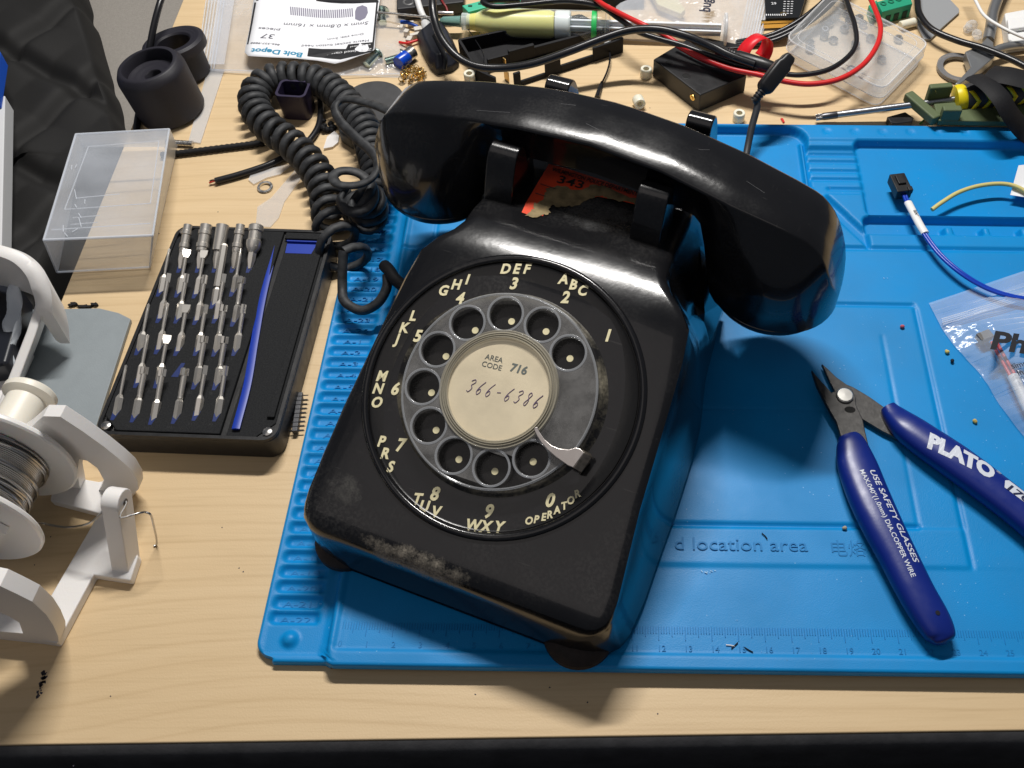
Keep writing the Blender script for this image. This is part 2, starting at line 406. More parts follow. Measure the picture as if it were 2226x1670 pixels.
# ------------------------------------------------------------------ blue silicone mat
def mat_height(X, Y):
    H = np.full(X.shape, 6.4)
    def rect(x0, x1, y0, y1, z, r=0.0):
        m = (X > x0) & (X < x1) & (Y > y0) & (Y < y1)
        if r:
            cx = np.clip(X, x0+r, x1-r); cyy = np.clip(Y, y0+r, y1-r); m = m & (np.hypot(X-cx, Y-cyy) <= r)
        H[m] = z
    def gx(y, x0, x1, w=1.1, d=1.3): m = (abs(Y-y) < w/2) & (X > x0) & (X < x1); H[m] -= d
    def gy(x, y0, y1, w=1.1, d=1.0): m = (abs(X-x) < w/2) & (Y > y0) & (Y < y1); H[m] -= d
    # work area
    rect(-104, 260, 120, 130.6, 7.2)
    rect(-104, -101.4, 120, 440, 7.4)
    rect(-98, 260, 130.6, 166, 6.3)
    rect(20, 143.2, 166, 182.6, 6.9)
    gx(183.0, 20, 124.8, 1.5, 1.6)
    gy(124.7, 183, 279.6, .8, .8)
    gy(142.9, 166, 296, 1.1, 1.1); gx(297.0, 60, 142.5, 1.4, 1.5)
    gx(332.9, 60, 260, 1.6, 1.6)
    gx(329.0, -104, -85, 1.4, 1.6); gy(-96.5, 240, 329, 1.0, 1.2); gy(-88, 335, 400, 1.0, 1.2)
    gx(238, 40, 96, .6, .5)
    # rear trays
    rect(-60, 260, 409.6, 440, 7.4)
    rect(48, 103.8, 371, 419, 1.8, 9)
    rect(129.5, 260, 354.4, 409.8, 1.8, 4)
    rect(103.4, 130.2, 371, 405.5, 3.6, 3)
    for yy in (376.5, 383.0, 389.6, 396.2, 402): gx(yy, 103.8 + (8 if yy < 378 else 0), 129.8, 1.2, 1.8)
    rect(126.6, 260, 343.2, 354.0, 1.4, 3)
    rect(129.5, 260, 354.0, 356.4, 6.6)
    for xx in (168.5, 187.5, 206.5): rect(xx-2.3, xx+2.3, 342, 348.6, 6.2)
    m = (abs((X-110)*0.833 + (Y-363.8)*0.553) < 3.0) & (X > 101) & (X < 127.5) & (Y < 372); H[m] = 3.4
    rect(100.5, 101.6, 372, 410, 5.0)
    for k in range(8):
        r = np.hypot(X-(115.5+15.05*k), Y-416.2); H[r < 1.9] = 6.6; H[r < 1.2] = 7.1
    # left strip with its parts compartments
    s = X < -104
    H[s] = 3.6
    m = s & (X > -129.4) & (X < -106.4) & (Y > 129.4) & (Y < 440); H[m] = 3.1
    for k in range(48):
        y0 = 141.3 + 6.27*k
        rect(-127.9, -110.4, y0, y0+4.5, 1.1, 1.2)
    r = np.hypot(X+119.2, Y-135.2); m = r < 3.0; H[m] = 3.1 + np.sqrt(np.maximum(0, 9.0 - r[m]**2))*0.75
    return H
def build_mat():
    nx, ny = 540, 430
    xl, xr, yb, yt = -131.3, 250.0, 124.6, 421.6
    u = np.linspace(0, 1, nx); v = np.linspace(0, 1, ny)
    U, V = np.meshgrid(u, v)
    Y = yb + V*(yt-yb); Rr = 7.0
    d = np.clip(Rr - (Y-yb-2.0), 0, Rr); left = xl + Rr - np.sqrt(np.maximum(0, Rr*Rr - d*d))
    X = left + U*(xr-left)
    # the strip's front edge sits 2 mm further back than the work area's
    t = np.clip((-101 - X)/4.0, 0, 1); Y = Y + t*2.0*np.clip(1-V*12, 0, 1)
    H = mat_height(X, Y)
    for _ in range(2):
        P = np.pad(H, 1, mode='edge')
        H = (P[:-2, 1:-1] + P[2:, 1:-1] + P[1:-1, :-2] + P[1:-1, 2:] + 2*P[1:-1, 1:-1])/6.0
    # soft waviness of a well used mat
    H += 0.25*np.sin(X*0.021+1)*np.sin(Y*0.027)
    H[0, :] -= 0.7; H[-1, :] -= .7; H[:, 0] -= .7
    co = np.stack([X, Y, H], -1).reshape(-1, 3)
    idx = np.arange(nx*ny).reshape(ny, nx)
    f = np.stack([idx[:-1, :-1], idx[:-1, 1:], idx[1:, 1:], idx[1:, :-1]], -1).reshape(-1, 4)
    # skirt
    border = np.concatenate([idx[0, :], idx[1:, -1], idx[-1, -2::-1], idx[-2:0:-1, 0]])
    zb = np.where(co[border, 0] < -102.5, 0.3, 3.2)
    zb = np.where(co[border, 1] > 200, 0.3, zb)
    sk = co[border].copy(); sk[:, 2] = zb; nb = len(border); base = len(co)
    co = np.concatenate([co, sk]); k = np.arange(nb); k2 = (k+1) % nb
    fs = np.stack([border[k], base+k, base+k2, border[k2]], -1)
    f = np.concatenate([f, fs])
    loc = np.array([xl, yb, 0.0])
    me = bpy.data.meshes.new('mat_body'); me.vertices.add(len(co)); me.vertices.foreach_set('co', ((co-loc)*S).ravel())
    me.loops.add(f.size); me.loops.foreach_set('vertex_index', f.ravel().astype(np.int32))
    me.polygons.add(len(f)); me.polygons.foreach_set('loop_start', (np.arange(len(f))*4).astype(np.int32)); me.polygons.foreach_set('loop_total', np.full(len(f), 4, np.int32))
    me.update(); me.validate(); me.polygons.foreach_set('use_smooth', [True]*len(f))
    me.set_sharp_from_angle(angle=math.radians(60))
    return me, Vector(loc)
SIL = mat('blue_silicone', (0.0005, 0.245, 0.61, 1), 0.46, spec=0.34, noise=0.12, nscale=28, bump=0.35, bscale=2200, rvar=0.08)
SILT = mat('embossed_silicone', (0.001, 0.185, 0.48, 1), 0.5, spec=0.3)
_nt = SIL.node_tree; _N = _nt.nodes; _L = _nt.links; _b = _N['Principled BSDF']; _src = _b.inputs['Base Color'].links[0].from_socket
_tc = _N.new('ShaderNodeTexCoord')
def _speck(scale, thr, colr, prev, amt):
    v = _N.new('ShaderNodeTexVoronoi'); v.inputs['Scale'].default_value = scale; _L.new(_tc.outputs['Object'], v.inputs['Vector'])
    n = _N.new('ShaderNodeTexNoise'); n.inputs['Scale'].default_value = scale*.12; n.inputs['Detail'].default_value = 2; _L.new(_tc.outputs['Object'], n.inputs['Vector'])
    m1 = _N.new('ShaderNodeMapRange'); m1.inputs[1].default_value = thr; m1.inputs[2].default_value = thr*.4; _L.new(v.outputs['Distance'], m1.inputs[0])
    m2 = _N.new('ShaderNodeMapRange'); m2.inputs[1].default_value = .5; m2.inputs[2].default_value = .62; m2.inputs[4].default_value = amt; _L.new(n.outputs[0], m2.inputs[0])
    k = _N.new('ShaderNodeMath'); k.operation = 'MULTIPLY'; _L.new(m1.outputs[0], k.inputs[0]); _L.new(m2.outputs[0], k.inputs[1])
    x = _N.new('ShaderNodeMix'); x.data_type = 'RGBA'; x.inputs[7].default_value = colr; _L.new(k.outputs[0], x.inputs[0]); _L.new(prev, x.inputs[6]); return x.outputs[2]
_c = _speck(330, .10, (.25, .5, .75, 1), _src, .8); _c = _speck(120, .05, (.01, .05, .1, 1), _c, .9)
_nn = _N.new('ShaderNodeTexNoise'); _nn.inputs['Scale'].default_value = 9; _nn.inputs['Detail'].default_value = 7; _nn.inputs['Roughness'].default_value = .7; _L.new(_tc.outputs['Object'], _nn.inputs['Vector'])
_mr = _N.new('ShaderNodeMapRange'); _mr.inputs[1].default_value = .5; _mr.inputs[2].default_value = .75; _mr.inputs[4].default_value = .22; _L.new(_nn.outputs[0], _mr.inputs[0])
_x = _N.new('ShaderNodeMix'); _x.data_type = 'RGBA'; _x.inputs[7].default_value = (.06, .22, .42, 1); _L.new(_mr.outputs[0], _x.inputs[0]); _L.new(_c, _x.inputs[6]); _L.new(_x.outputs[2], _b.inputs['Base Color'])
me, mloc = build_mat()
bm_t = thing('soldering_mat', 'bright blue silicone work mat under the telephone, with parts trays and ruler', 'work mat', mloc)
me.materials.append(SIL); o = bpy.data.objects.new('mat_body', me); C.objects.link(o); o.parent = bm_t
def HZ(x, y): return float(mat_height(np.array([[x]]), np.array([[y]]))[0, 0])
tk = MB()
for k in range(0, 301):
    x = -100.4 + k*0.9975
    if x > 245: break
    L_ = 5.2 if k % 10 == 0 else (3.8 if k % 5 == 0 else 2.6)
    tk.box((x, 139.6 - L_/2 + 1.4, 6.42), (.24, L_, .36))
tk.build('ruler_scale', SILT, bm_t, world=True, smooth=0)
tx = MB()
for k in range(0, 31):
    if k in (16, 23): pass
    x = -100.0 + k*9.975
    if x < 245: text(tx, str(k), 2.4, Matrix.Translation((x + .6, 132.6, 6.35)), ext=.2)
text(tx, 'd location area', 5.6, Matrix.Translation((52.5, 174.2, 7.05)), ext=.16, wscale=1.15)
text(tx, '\u7535\u70d9\u94c1', 5.4, Matrix.Translation((98.5, 172.8, 6.95)), ext=.16)
rd = random.Random(3)
for k in range(46):
    text(tx, 'A-%d' % max(1, 22-k if k < 22 else 46-k), 2.6, Matrix.Translation((-119.3, 143.2 + 6.27*k, 1.12)), ext=.35, wscale=1.7)
o = tx.build('embossed_lettering', SILT, bm_t, world=True, smooth=0)
# pale scuffs and solder marks
sc = MB(); rd = random.Random(11)
for i, (x, y, r) in enumerate([(1535, 1245, 2.0), (1548, 1243, 1.2), (1600, 1348, .7), (1925, 605, 1.0), (1938, 603, .4), (2001, 1143, .5), (1660, 1418, .9), (1765, 1420, .5), (1586, 1404, .6), (700, 1318, .8), (673, 1321, .6), (2036, 848, .4), (2190, 915, .4), (1850, 640, .3), (1806, 955, .25)]):
    p = W(x, y, 6.5 if x > 705 else 1.5)
    for j in range(5 if r > 1 else 3): blob(sc, (p.x + rd.uniform(-r, r), p.y + rd.uniform(-.4, .4)*r), r*rd.uniform(.12, .4), HZ(p.x, p.y)+.22, i*7+j, n=7, h=.08, el=.3, ang=rd.uniform(-1, .2))
o = sc.build('scuff', mat('pale_scuff', (.35, .62, .85, 1), .4), bm_t, world=True, smooth=0)

o['kind'] = 'stuff'
# ------------------------------------------------------------------ telephone
YAW = -20.0
D0 = Vector((-41.3, 207.3, 0.0))
PM = rotz(YAW, D0)                     # telephone's own frame: x to its right, y to its back, z up
PI_ = PM.inverted()
phone = thing('rotary_telephone', 'black rotary desk telephone with a scuffed front edge on the blue mat', 'telephone', Mx=PM)
def phone_black():
    m = bpy.data.materials.new('worn_black_bakelite'); m.use_nodes = True; nt = m.node_tree; N = nt.nodes; L = nt.links
    b = N['Principled BSDF']; b.inputs['Base Color'].default_value = (0.006, 0.006, 0.007, 1); b.inputs['Coat Weight'].default_value = 0.4; b.inputs['Coat Roughness'].default_value = 0.04; b.inputs['Specular IOR Level'].default_value = 0.42
    tc = N.new('ShaderNodeTexCoord')
    def noise(sc, det=5, stretch=None, rot=0.0):
        mp = N.new('ShaderNodeMapping'); L.new(tc.outputs['Object'], mp.inputs[0])
        if stretch: mp.inputs['Scale'].default_value = stretch
        mp.inputs['Rotation'].default_value = (0, 0, rot)
        n = N.new('ShaderNodeTexNoise'); n.inputs['Scale'].default_value = sc; n.inputs['Detail'].default_value = det; L.new(mp.outputs[0], n.inputs['Vector']); return n.outputs[0]
    def rng(src, a, bb, c, d):
        r = N.new('ShaderNodeMapRange'); r.inputs[1].default_value = a; r.inputs[2].default_value = bb; r.inputs[3].default_value = c; r.inputs[4].default_value = d; L.new(src, r.inputs[0]); return r.outputs[0]
    def math_(op, a, bb):
        q = N.new('ShaderNodeMath'); q.operation = op
        for i, v in enumerate((a, bb)):
            if isinstance(v, (int, float)): q.inputs[i].default_value = v
            else: L.new(v, q.inputs[i])
        return q.outputs[0]
    big = noise(28, 6); fine = noise(900, 3); scr = noise(60, 4, (1, 14, 14), 0.5); scr2 = noise(60, 4, (12, 1, 12), 0.3)
    dust = math_('MULTIPLY', rng(big, .48, .72, 0, 1), rng(fine, .42, .62, 0, 1))
    s1 = math_('MAXIMUM', rng(scr, .70, .74, 0, .8), rng(scr2, .71, .75, 0, .7))
    allw = math_('MAXIMUM', math_('MULTIPLY', dust, .35), math_('MULTIPLY', s1, .35))
    mx = N.new('ShaderNodeMix'); mx.data_type = 'RGBA'; mx.inputs[6].default_value = (0.006, 0.006, 0.007, 1); mx.inputs[7].default_value = (0.055, 0.053, 0.05, 1)
    L.new(allw, mx.inputs[0])
    L.new(mx.outputs[2], b.inputs['Base Color'])
    ro = math_('ADD', rng(big, .35, .7, .13, .26), math_('MULTIPLY', fine, .05)); L.new(ro, b.inputs['Roughness'])
    bp = N.new('ShaderNodeBump'); bp.inputs['Strength'].default_value = 0.14; bp.inputs['Distance'].default_value = 0.0002
    L.new(noise(420, 4), bp.inputs['Height']); L.new(bp.outputs[0], b.inputs['Normal'])
    return m, N, L, b, tc, mx
PB, *_ = phone_black()
# body with an extra wear patch and grime
PBODY, N, L, b, tc, mx = phone_black(); PBODY.name = 'worn_black_body'
def patch(center, sx, sy, szz, ns, lo, hi, colr, prev, rot=0.0, amt=1.0):
    mp = N.new('ShaderNodeMapping'); mp.vector_type = 'TEXTURE'; mp.inputs['Location'].default_value = [c*S for c in center]; mp.inputs['Rotation'].default_value = (0, 0, rot)
    mp.inputs['Scale'].default_value = (sx*S, sy*S, szz*S); L.new(tc.outputs['Object'], mp.inputs[0])
    ln = N.new('ShaderNodeVectorMath'); ln.operation = 'LENGTH'; L.new(mp.outputs[0], ln.inputs[0])
    n = N.new('ShaderNodeTexNoise'); n.inputs['Scale'].default_value = ns; n.inputs['Detail'].default_value = 10; n.inputs['Roughness'].default_value = 0.78; L.new(tc.outputs['Object'], n.inputs['Vector'])
    r = N.new('ShaderNodeMapRange'); r.inputs[1].default_value = 1.0; r.inputs[2].default_value = 0.3; L.new(ln.outputs['Value'], r.inputs[0])
    mm = N.new('ShaderNodeMath'); mm.operation = 'MULTIPLY'; L.new(n.outputs[0], mm.inputs[0]); L.new(r.outputs[0], mm.inputs[1])
    rr = N.new('ShaderNodeMapRange'); rr.inputs[1].default_value = lo; rr.inputs[2].default_value = hi; rr.inputs[4].default_value = amt; L.new(mm.outputs[0], rr.inputs[0])
    n9 = N.new('ShaderNodeTexNoise'); n9.inputs['Scale'].default_value = 1400; n9.inputs['Detail'].default_value = 3; L.new(tc.outputs['Object'], n9.inputs['Vector'])
    m9 = N.new('ShaderNodeMapRange'); m9.inputs[1].default_value = .35; m9.inputs[2].default_value = .62; m9.inputs[3].default_value = .45; L.new(n9.outputs[0], m9.inputs[0])
    mz = N.new('ShaderNodeMath'); mz.operation = 'MULTIPLY'; L.new(rr.outputs[0], mz.inputs[0]); L.new(m9.outputs[0], mz.inputs[1]); rr = mz
    m2 = N.new('ShaderNodeMix'); m2.data_type = 'RGBA'; m2.inputs[7].default_value = colr; L.new(rr.outputs[0], m2.inputs[0]); L.new(prev, m2.inputs[6])
    return m2.outputs[2], rr.outputs[0]
c1, f1 = patch((-8, -61.5, 34), 46, 12, 13, 150, .37, .60, (0.34, 0.30, 0.24, 1), mx.outputs[2], 0.0, .95)
c1, f2 = patch((6, 86, 76), 34, 20, 16, 90, .30, .55, (0.10, 0.10, 0.10, 1), c1, 0.0, .8)
c1, f3 = patch((-44, -47, 42), 18, 12, 14, 160, .40, .62, (0.08, 0.078, 0.07, 1), c1, 0.0, .7)
L.new(c1, b.inputs['Base Color'])
mr = N.new('ShaderNodeMix'); mr.data_type = 'FLOAT'; L.new(f1, mr.inputs[0]); src = b.inputs['Roughness'].links[0].from_socket; L.new(src, mr.inputs[2]); mr.inputs[3].default_value = 0.7
L.new(mr.outputs[0], b.inputs['Roughness'])
mc = N.new('ShaderNodeMath'); mc.operation = 'MULTIPLY_ADD'; mc.inputs[1].default_value = -.4; mc.inputs[2].default_value = .4; L.new(f1, mc.inputs[0]); L.new(mc.outputs[0], b.inputs['Coat Weight'])

def face_z(y): return 60.6 + 0.4163*y
def lerp(a, b_, t): return a + (b_-a)*t
def pw(x, P):
    if x <= P[0][0]: return P[0][1]
    for (x0, v0), (x1, v1) in zip(P, P[1:]):
        if x <= x1: return lerp(v0, v1, (x-x0)/(x1-x0))
    return P[-1][1]
ZT = [(-63.6, 12), (-63.3, 24), (-62.9, 29), (-62.0, 32.4), (-60.0, 34.9), (-57, 36.9), (38, face_z(38)), (42, 78.0), (46, 79.3), (50, 80.2), (54, 80.8), (58, 81.1), (62, 81.1), (66, 80.7), (71, 79.8), (78, 78.3), (86, 76.6), (95, 75.5), (108, 75), (122, 75), (130, 77), (140, 76), (150, 62), (158, 38), (163, 12)]
WT = [(-63.6, 46), (-63, 52), (-61.5, 56.5), (-59, 59.5), (-56, 61), (-50, 61.5), (-20, 60), (30, 57.5), (44, 55.5), (50, 51.5), (56, 46), (62, 43.0), (75, 42), (130, 40), (150, 38), (163, 30)]
WB = [(-63.5, 46), (-63, 51), (-61.5, 56.5), (-59, 61), (-55, 65), (-50, 67), (-42, 68.3), (-10, 69), (30, 67), (70, 63), (100, 60), (140, 52), (158, 44), (163, 38)]
ZS = [(-65, 8), (-60, 30), (40, 62), (50, 58), (60, 50), (75, 44), (130, 40), (150, 36), (163, 10)]
WS = [(-63.6, 47), (-62.5, 54), (-61, 58), (-58, 62), (-40, 64.2), (30, 61.5), (44, 60), (60, 58.5), (90, 58), (130, 50), (163, 34)]
XC = [(-65, 4.5), (-20, 2.5), (45, 3.0), (70, 0), (160, 0)]
def body_ring(y):
    zt, wt, wb, zs, ws, xc = (pw(y, P) for P in (ZT, WT, WB, ZS, WS, XC))
    zs = min(zs, zt-4)
    R = [(wb, 8), (wb, 10.5), (lerp(wb, ws, .5), lerp(11, zs, .5)), (ws, zs), (lerp(ws, wt+.9, .6), lerp(zs, zt-4.2, .6)), (wt+.9, zt-4.0), (wt+.5, zt-2.2), (wt-.6, zt-.9), (wt-2.4, zt-.2), (wt-5, zt), (wt*.6, zt+.15), (wt*.25, zt+.2)]
    pts = [(xc+x, y, max(z, 8)) for x, z in R] + [(xc-x, y, max(z, 8)) for x, z in reversed(R)]
    return pts
ys = [-63.6, -63.3, -62.9, -62.4, -61.5, -60, -58.5, -57, -55, -50, -35, -20, 0, 20, 32, 38, 42, 44, 46, 48, 50, 52, 54, 56, 58, 60, 62, 64, 66, 68, 71, 74, 78, 82, 86, 95, 108, 122, 130, 140, 150, 158, 163]
# sink the top face under the dial bowl: simple solid is enough, the number plate covers it
MB().loft([body_ring(y) for y in ys]).build('body', PBODY, phone, smooth=28)
# cradle horns
def horn(x0, x1, prof):
    P = catmull([(p[0], p[1], 0) for p in prof], 5)
    mb = MB(); vs = [(x0, p.x, p.y) for p in P]; ws_ = [(x1, p.x, p.y) for p in P]
    n = len(vs); mb.add(vs+ws_, [tuple(range(n)), tuple(range(2*n-1, n-1, -1))] + [(i, n+i, n+(i+1) % n, (i+1) % n) for i in range(n)])
    return mb
front = [(74, 60), (75.2, 70), (78.5, 82), (82.5, 92), (86, 97.5), (90.5, 98.6), (94, 96), (95.2, 90), (95.5, 80), (97, 70), (98, 60)]
rear = [(124, 60), (126, 78), (127, 92), (128.4, 98.5), (132, 101), (137, 99), (141, 90), (144, 75), (146, 60)]
horn(-41.5, -28.8, front).build('cradle_horn', PB, phone, bevel=0.8)
horn(22.6, 35.4, front).build('cradle_horn', PB, phone, bevel=0.8)
horn(-35, -24, rear).build('cradle_horn', PB, phone, bevel=0.8)
horn(28.3, 39.5, rear).build('cradle_horn', PB, phone, bevel=0.8)
# low side shoulders under the ear and mouth pieces
for sx in (-1, 1):
    m = MB(); m.add([(sx*38, 70, 70), (sx*58, 74, 50), (sx*62, 96, 34), (sx*60, 108, 12), (sx*40, 112, 12), (sx*38, 120, 70), (sx*52, 66, 52), (sx*60, 70, 12)],
        [(0, 1, 5), (1, 2, 5), (2, 3, 4, 5), (0, 6, 1), (6, 7, 1), (1, 7, 2), (7, 3, 2)]); m.build('shoulder', PB, phone, smooth=0, solid=0)
# plunger block seen below the handset
for x in (-35, 29): MB().box((x, 99.5, 80), (11, 7, 12)).build('plunger', PB, phone, bevel=1)
# rubber feet
FOOT = mat('brown_rubber_foot', (0.022, 0.014, 0.011, 1), 0.65, noise=.5, nscale=300, bump=.5)
for px, py, r in ((757, 1177, 12.5), (1259, 1377, 13.5)):
    p = PI_ @ W(px, py, 8); MB().lathe([(r-1, 6.5), (r, 7.4), (r, 10.2), (r-2.6, 13.2), (r-5, 14)], 36, Matrix.Translation((p.x, p.y, 0))).build('rubber_foot', FOOT, phone)
for p in ((-44, 140), (46, 100)): MB().lathe([(10, 6.5), (11, 7.4), (11, 10), (9, 13)], 28, Matrix.Translation((p[0], p[1], 0))).build('rubber_foot', FOOT, phone)

# dial: everything in the plane of the sloping face
TILT = math.radians(22.6)
e1 = PM.to_3x3() @ Vector((1, 0, 0)); e2 = PM.to_3x3() @ Vector((0, math.cos(TILT), math.sin(TILT))); nn = e1.cross(e2)
DC = Vector((-41.3, 207.3, 66.0))
def dial_uv(px, py, h=0.0):
    d = ray(px, py); c = DC + nn*h; o_ = Vector((0, 0, HC)); t = (c-o_).dot(nn)/d.dot(nn); q = o_ + d*t - c
    return q.dot(e1), q.dot(e2)
DM = Matrix.Translation((0, 0, 66)) @ Matrix.Rotation(TILT, 4, 'X')        # dial frame inside the telephone frame
def dust_ring(name, base, r0, r1, amt):
    m = mat(name, base, .3, bump=.15, bscale=700); nt = m.node_tree; N = nt.nodes; L = nt.links; b = N['Principled BSDF']
    tc = N.new('ShaderNodeTexCoord'); mp = N.new('ShaderNodeMapping'); mp.inputs['Rotation'].default_value = (-TILT, 0, 0); mp.inputs['Location'].default_value = (0, -.066*math.sin(TILT), 0)
    L.new(tc.outputs['Object'], mp.inputs[0]); sx = N.new('ShaderNodeSeparateXYZ'); L.new(mp.outputs[0], sx.inputs[0])
    cb = N.new('ShaderNodeCombineXYZ'); L.new(sx.outputs[0], cb.inputs[0]); L.new(sx.outputs[1], cb.inputs[1])
    ln = N.new('ShaderNodeVectorMath'); ln.operation = 'LENGTH'; L.new(cb.outputs[0], ln.inputs[0])
    r = N.new('ShaderNodeMapRange'); r.inputs[1].default_value = r1*S; r.inputs[2].default_value = r0*S; L.new(ln.outputs['Value'], r.inputs[0])
    gt = N.new('ShaderNodeMapRange'); gt.inputs[1].default_value = .0355; gt.inputs[2].default_value = .0375; gt.inputs[3].default_value = .03; L.new(ln.outputs['Value'], gt.inputs[0]); gm = N.new('ShaderNodeMath'); gm.operation = 'MULTIPLY'; L.new(r.outputs[0], gm.inputs[0]); L.new(gt.outputs[0], gm.inputs[1]); r = gm
    n = N.new('ShaderNodeTexNoise'); n.inputs['Scale'].default_value = 55; n.inputs['Detail'].default_value = 9; n.inputs['Roughness'].default_value = .72; L.new(tc.outputs['Object'], n.inputs['Vector'])
    n2 = N.new('ShaderNodeTexNoise'); n2.inputs['Scale'].default_value = 1100; L.new(tc.outputs['Object'], n2.inputs['Vector'])
    a = N.new('ShaderNodeMapRange'); a.inputs[1].default_value = .42; a.inputs[2].default_value = .72; L.new(n.outputs[0], a.inputs[0])
    k1 = N.new('ShaderNodeMath'); k1.operation = 'MULTIPLY'; L.new(r.outputs[0], k1.inputs[0]); L.new(a.outputs[0], k1.inputs[1])
    k1b = N.new('ShaderNodeMath'); k1b.operation = 'ADD'; k1b.inputs[1].default_value = .015; L.new(k1.outputs[0], k1b.inputs[0])
    k2 = N.new('ShaderNodeMath'); k2.operation = 'MULTIPLY'; L.new(k1b.outputs[0], k2.inputs[0]); L.new(n2.outputs[0], k2.inputs[1])
    k3 = N.new('ShaderNodeMath'); k3.operation = 'MULTIPLY'; k3.use_clamp = True; k3.inputs[1].default_value = amt; L.new(k2.outputs[0], k3.inputs[0])
    mx = N.new('ShaderNodeMix'); mx.data_type = 'RGBA'; mx.inputs[6].default_value = base; mx.inputs[7].default_value = (.27, .24, .17, 1)
    L.new(k3.outputs[0], mx.inputs[0]); L.new(mx.outputs[2], b.inputs['Base Color'])
    rr = N.new('ShaderNodeMapRange'); rr.inputs[3].default_value = .24; rr.inputs[4].default_value = .75; L.new(k3.outputs[0], rr.inputs[0]); L.new(rr.outputs[0], b.inputs['Roughness'])
    return m
PLATE = dust_ring('dusty_number_plate', (0.007, 0.007, 0.008, 1), 37, 46, 1.5)
# bezel ring, bowl shaped number plate
MB().ring([(51.6, -5.4), (51.9, -4.0), (53.2, -3.3), (54.6, -3.9), (54.9, -5.8), (53.2, -6.4)], 96, DM).build('bezel', PB, phone, smooth=60)
MB().lathe([(.001, -3.6), (30, -3.6), (37.4, -3.5), (38.3, -3.8), (39.1, -4.8), (43, -4.95), (50.6, -4.8), (51.3, -4.4), (51.9, -5.4)], 96, DM).build('number_plate', PLATE, phone, smooth=60)
IV = mat('ivory_paint', srgb(236, 226, 184), 0.45, noise=.12, nscale=500)
lt = MB()
def letter(ch, px, py, cap, rot=14.0, h=-4.82, sh=.22, off=.038, ws=.92):
    u, v = dial_uv(px, py, h)
    text(lt, ch, cap, DM @ Matrix.Translation((u, v, h)) @ Matrix.Rotation(math.radians(rot), 4, 'Z'), ext=.3, shear=sh, off=off, wscale=ws)
for ch, px, py in [('G', 963, 633), ('H', 991, 620), ('I', 1015, 609), ('D', 1098, 586), ('E', 1122, 586), ('F', 1144, 586), ('A', 1224, 608), ('B', 1245, 620), ('C', 1265, 633),
                   ('L', 897, 688), ('K', 877, 714), ('J', 863, 738), ('M', 829, 819), ('N', 821, 846), ('O', 818, 876), ('P', 828, 961), ('R', 836, 987), ('S', 848, 1016),
                   ('T', 906, 1086), ('U', 921, 1102), ('V', 946, 1114), ('W', 1027, 1143), ('X', 1055, 1146), ('Y', 1083, 1147)]:
    letter(ch, px, py, 4.1)
for ch, px, py in [('4', 999, 650), ('3', 1116, 618), ('2', 1228, 648), ('1', 1320, 731), ('5', 907, 732), ('6', 858, 847), ('7', 869, 969), ('8', 944, 1075), ('9', 1061, 1113), ('0', 1194, 1089)]:
    letter(ch if ch != '1' else 'I', px, py, 4.9 if ch in '0789' else 4.7, h=-4.82)
for ch, px, py, r in [('O', 1149, 1133, 18), ('P', 1165, 1130, 20), ('E', 1181, 1125, 22), ('R', 1194, 1120, 26), ('A', 1210, 1110, 30), ('T', 1225.6, 1101, 32), ('O', 1240, 1089, 36), ('R', 1254, 1075, 40)]:
    letter(ch, px, py, 2.7, rot=r)
lt.build('dial_lettering', IV, phone, smooth=0)
holes_px = [(1234, 763), (1180, 705), (1103, 685), (1022, 703), (955, 763), (923, 844), (935, 928), (987, 991), (1068, 1018), (1153, 997)]
dots_px = [(1239, 779.6), (1187, 721), (1112, 699), (1033, 718.5), (969.5, 775), (938, 854), (948, 935.5), (997.6, 999), (1075.7, 1025), (1159, 1004)]
dt = []
for px, py in dots_px:
    u, v = dial_uv(px, py, -3.5); MB().lathe([(1.35, 0), (1.3, .12), (.001, .14)], 16, DM @ Matrix.Translation((u, v, -3.58))).build('target_dot', IV, phone)
# clear finger wheel with ten holes
HOL = []
for k in range(10):
    a = math.radians(45.9 + 30*k); HOL.append((29*math.cos(a), 29*math.sin(a)))
def holed_disc(R, holes, hr, z0, z1, bev, n=96, m=28):
    cu = bpy.data.curves.new('w', 'CURVE'); cu.dimensions = '2D'; cu.fill_mode = 'BOTH'
    def circ(cx, cyy, r, n_):
        s = cu.splines.new('POLY'); s.points.add(n_-1); s.use_cyclic_u = True
        for i in range(n_): s.points[i].co = (cx + r*math.cos(2*math.pi*i/n_), cyy + r*math.sin(2*math.pi*i/n_), 0, 1)
    circ(0, 0, R-bev, n)
    for h_ in holes: circ(h_[0], h_[1], (h_[2] if len(h_) > 2 else hr)+bev, m)
    cu.extrude = (z1-z0)/2 - bev; cu.bevel_depth = bev; cu.bevel_resolution = 2
    o = bpy.data.objects.new('w', cu); C.objects.link(o); dg = bpy.context.evaluated_depsgraph_get(); dg.update()
    me = bpy.data.meshes.new_from_object(o.evaluated_get(dg))
    mb = MB(); mb.add([(v.co.x, v.co.y, v.co.z + (z0+z1)/2) for v in me.vertices], [tuple(p.vertices) for p in me.polygons])
    bpy.data.objects.remove(o); bpy.data.curves.remove(cu); bpy.data.meshes.remove(me); return mb
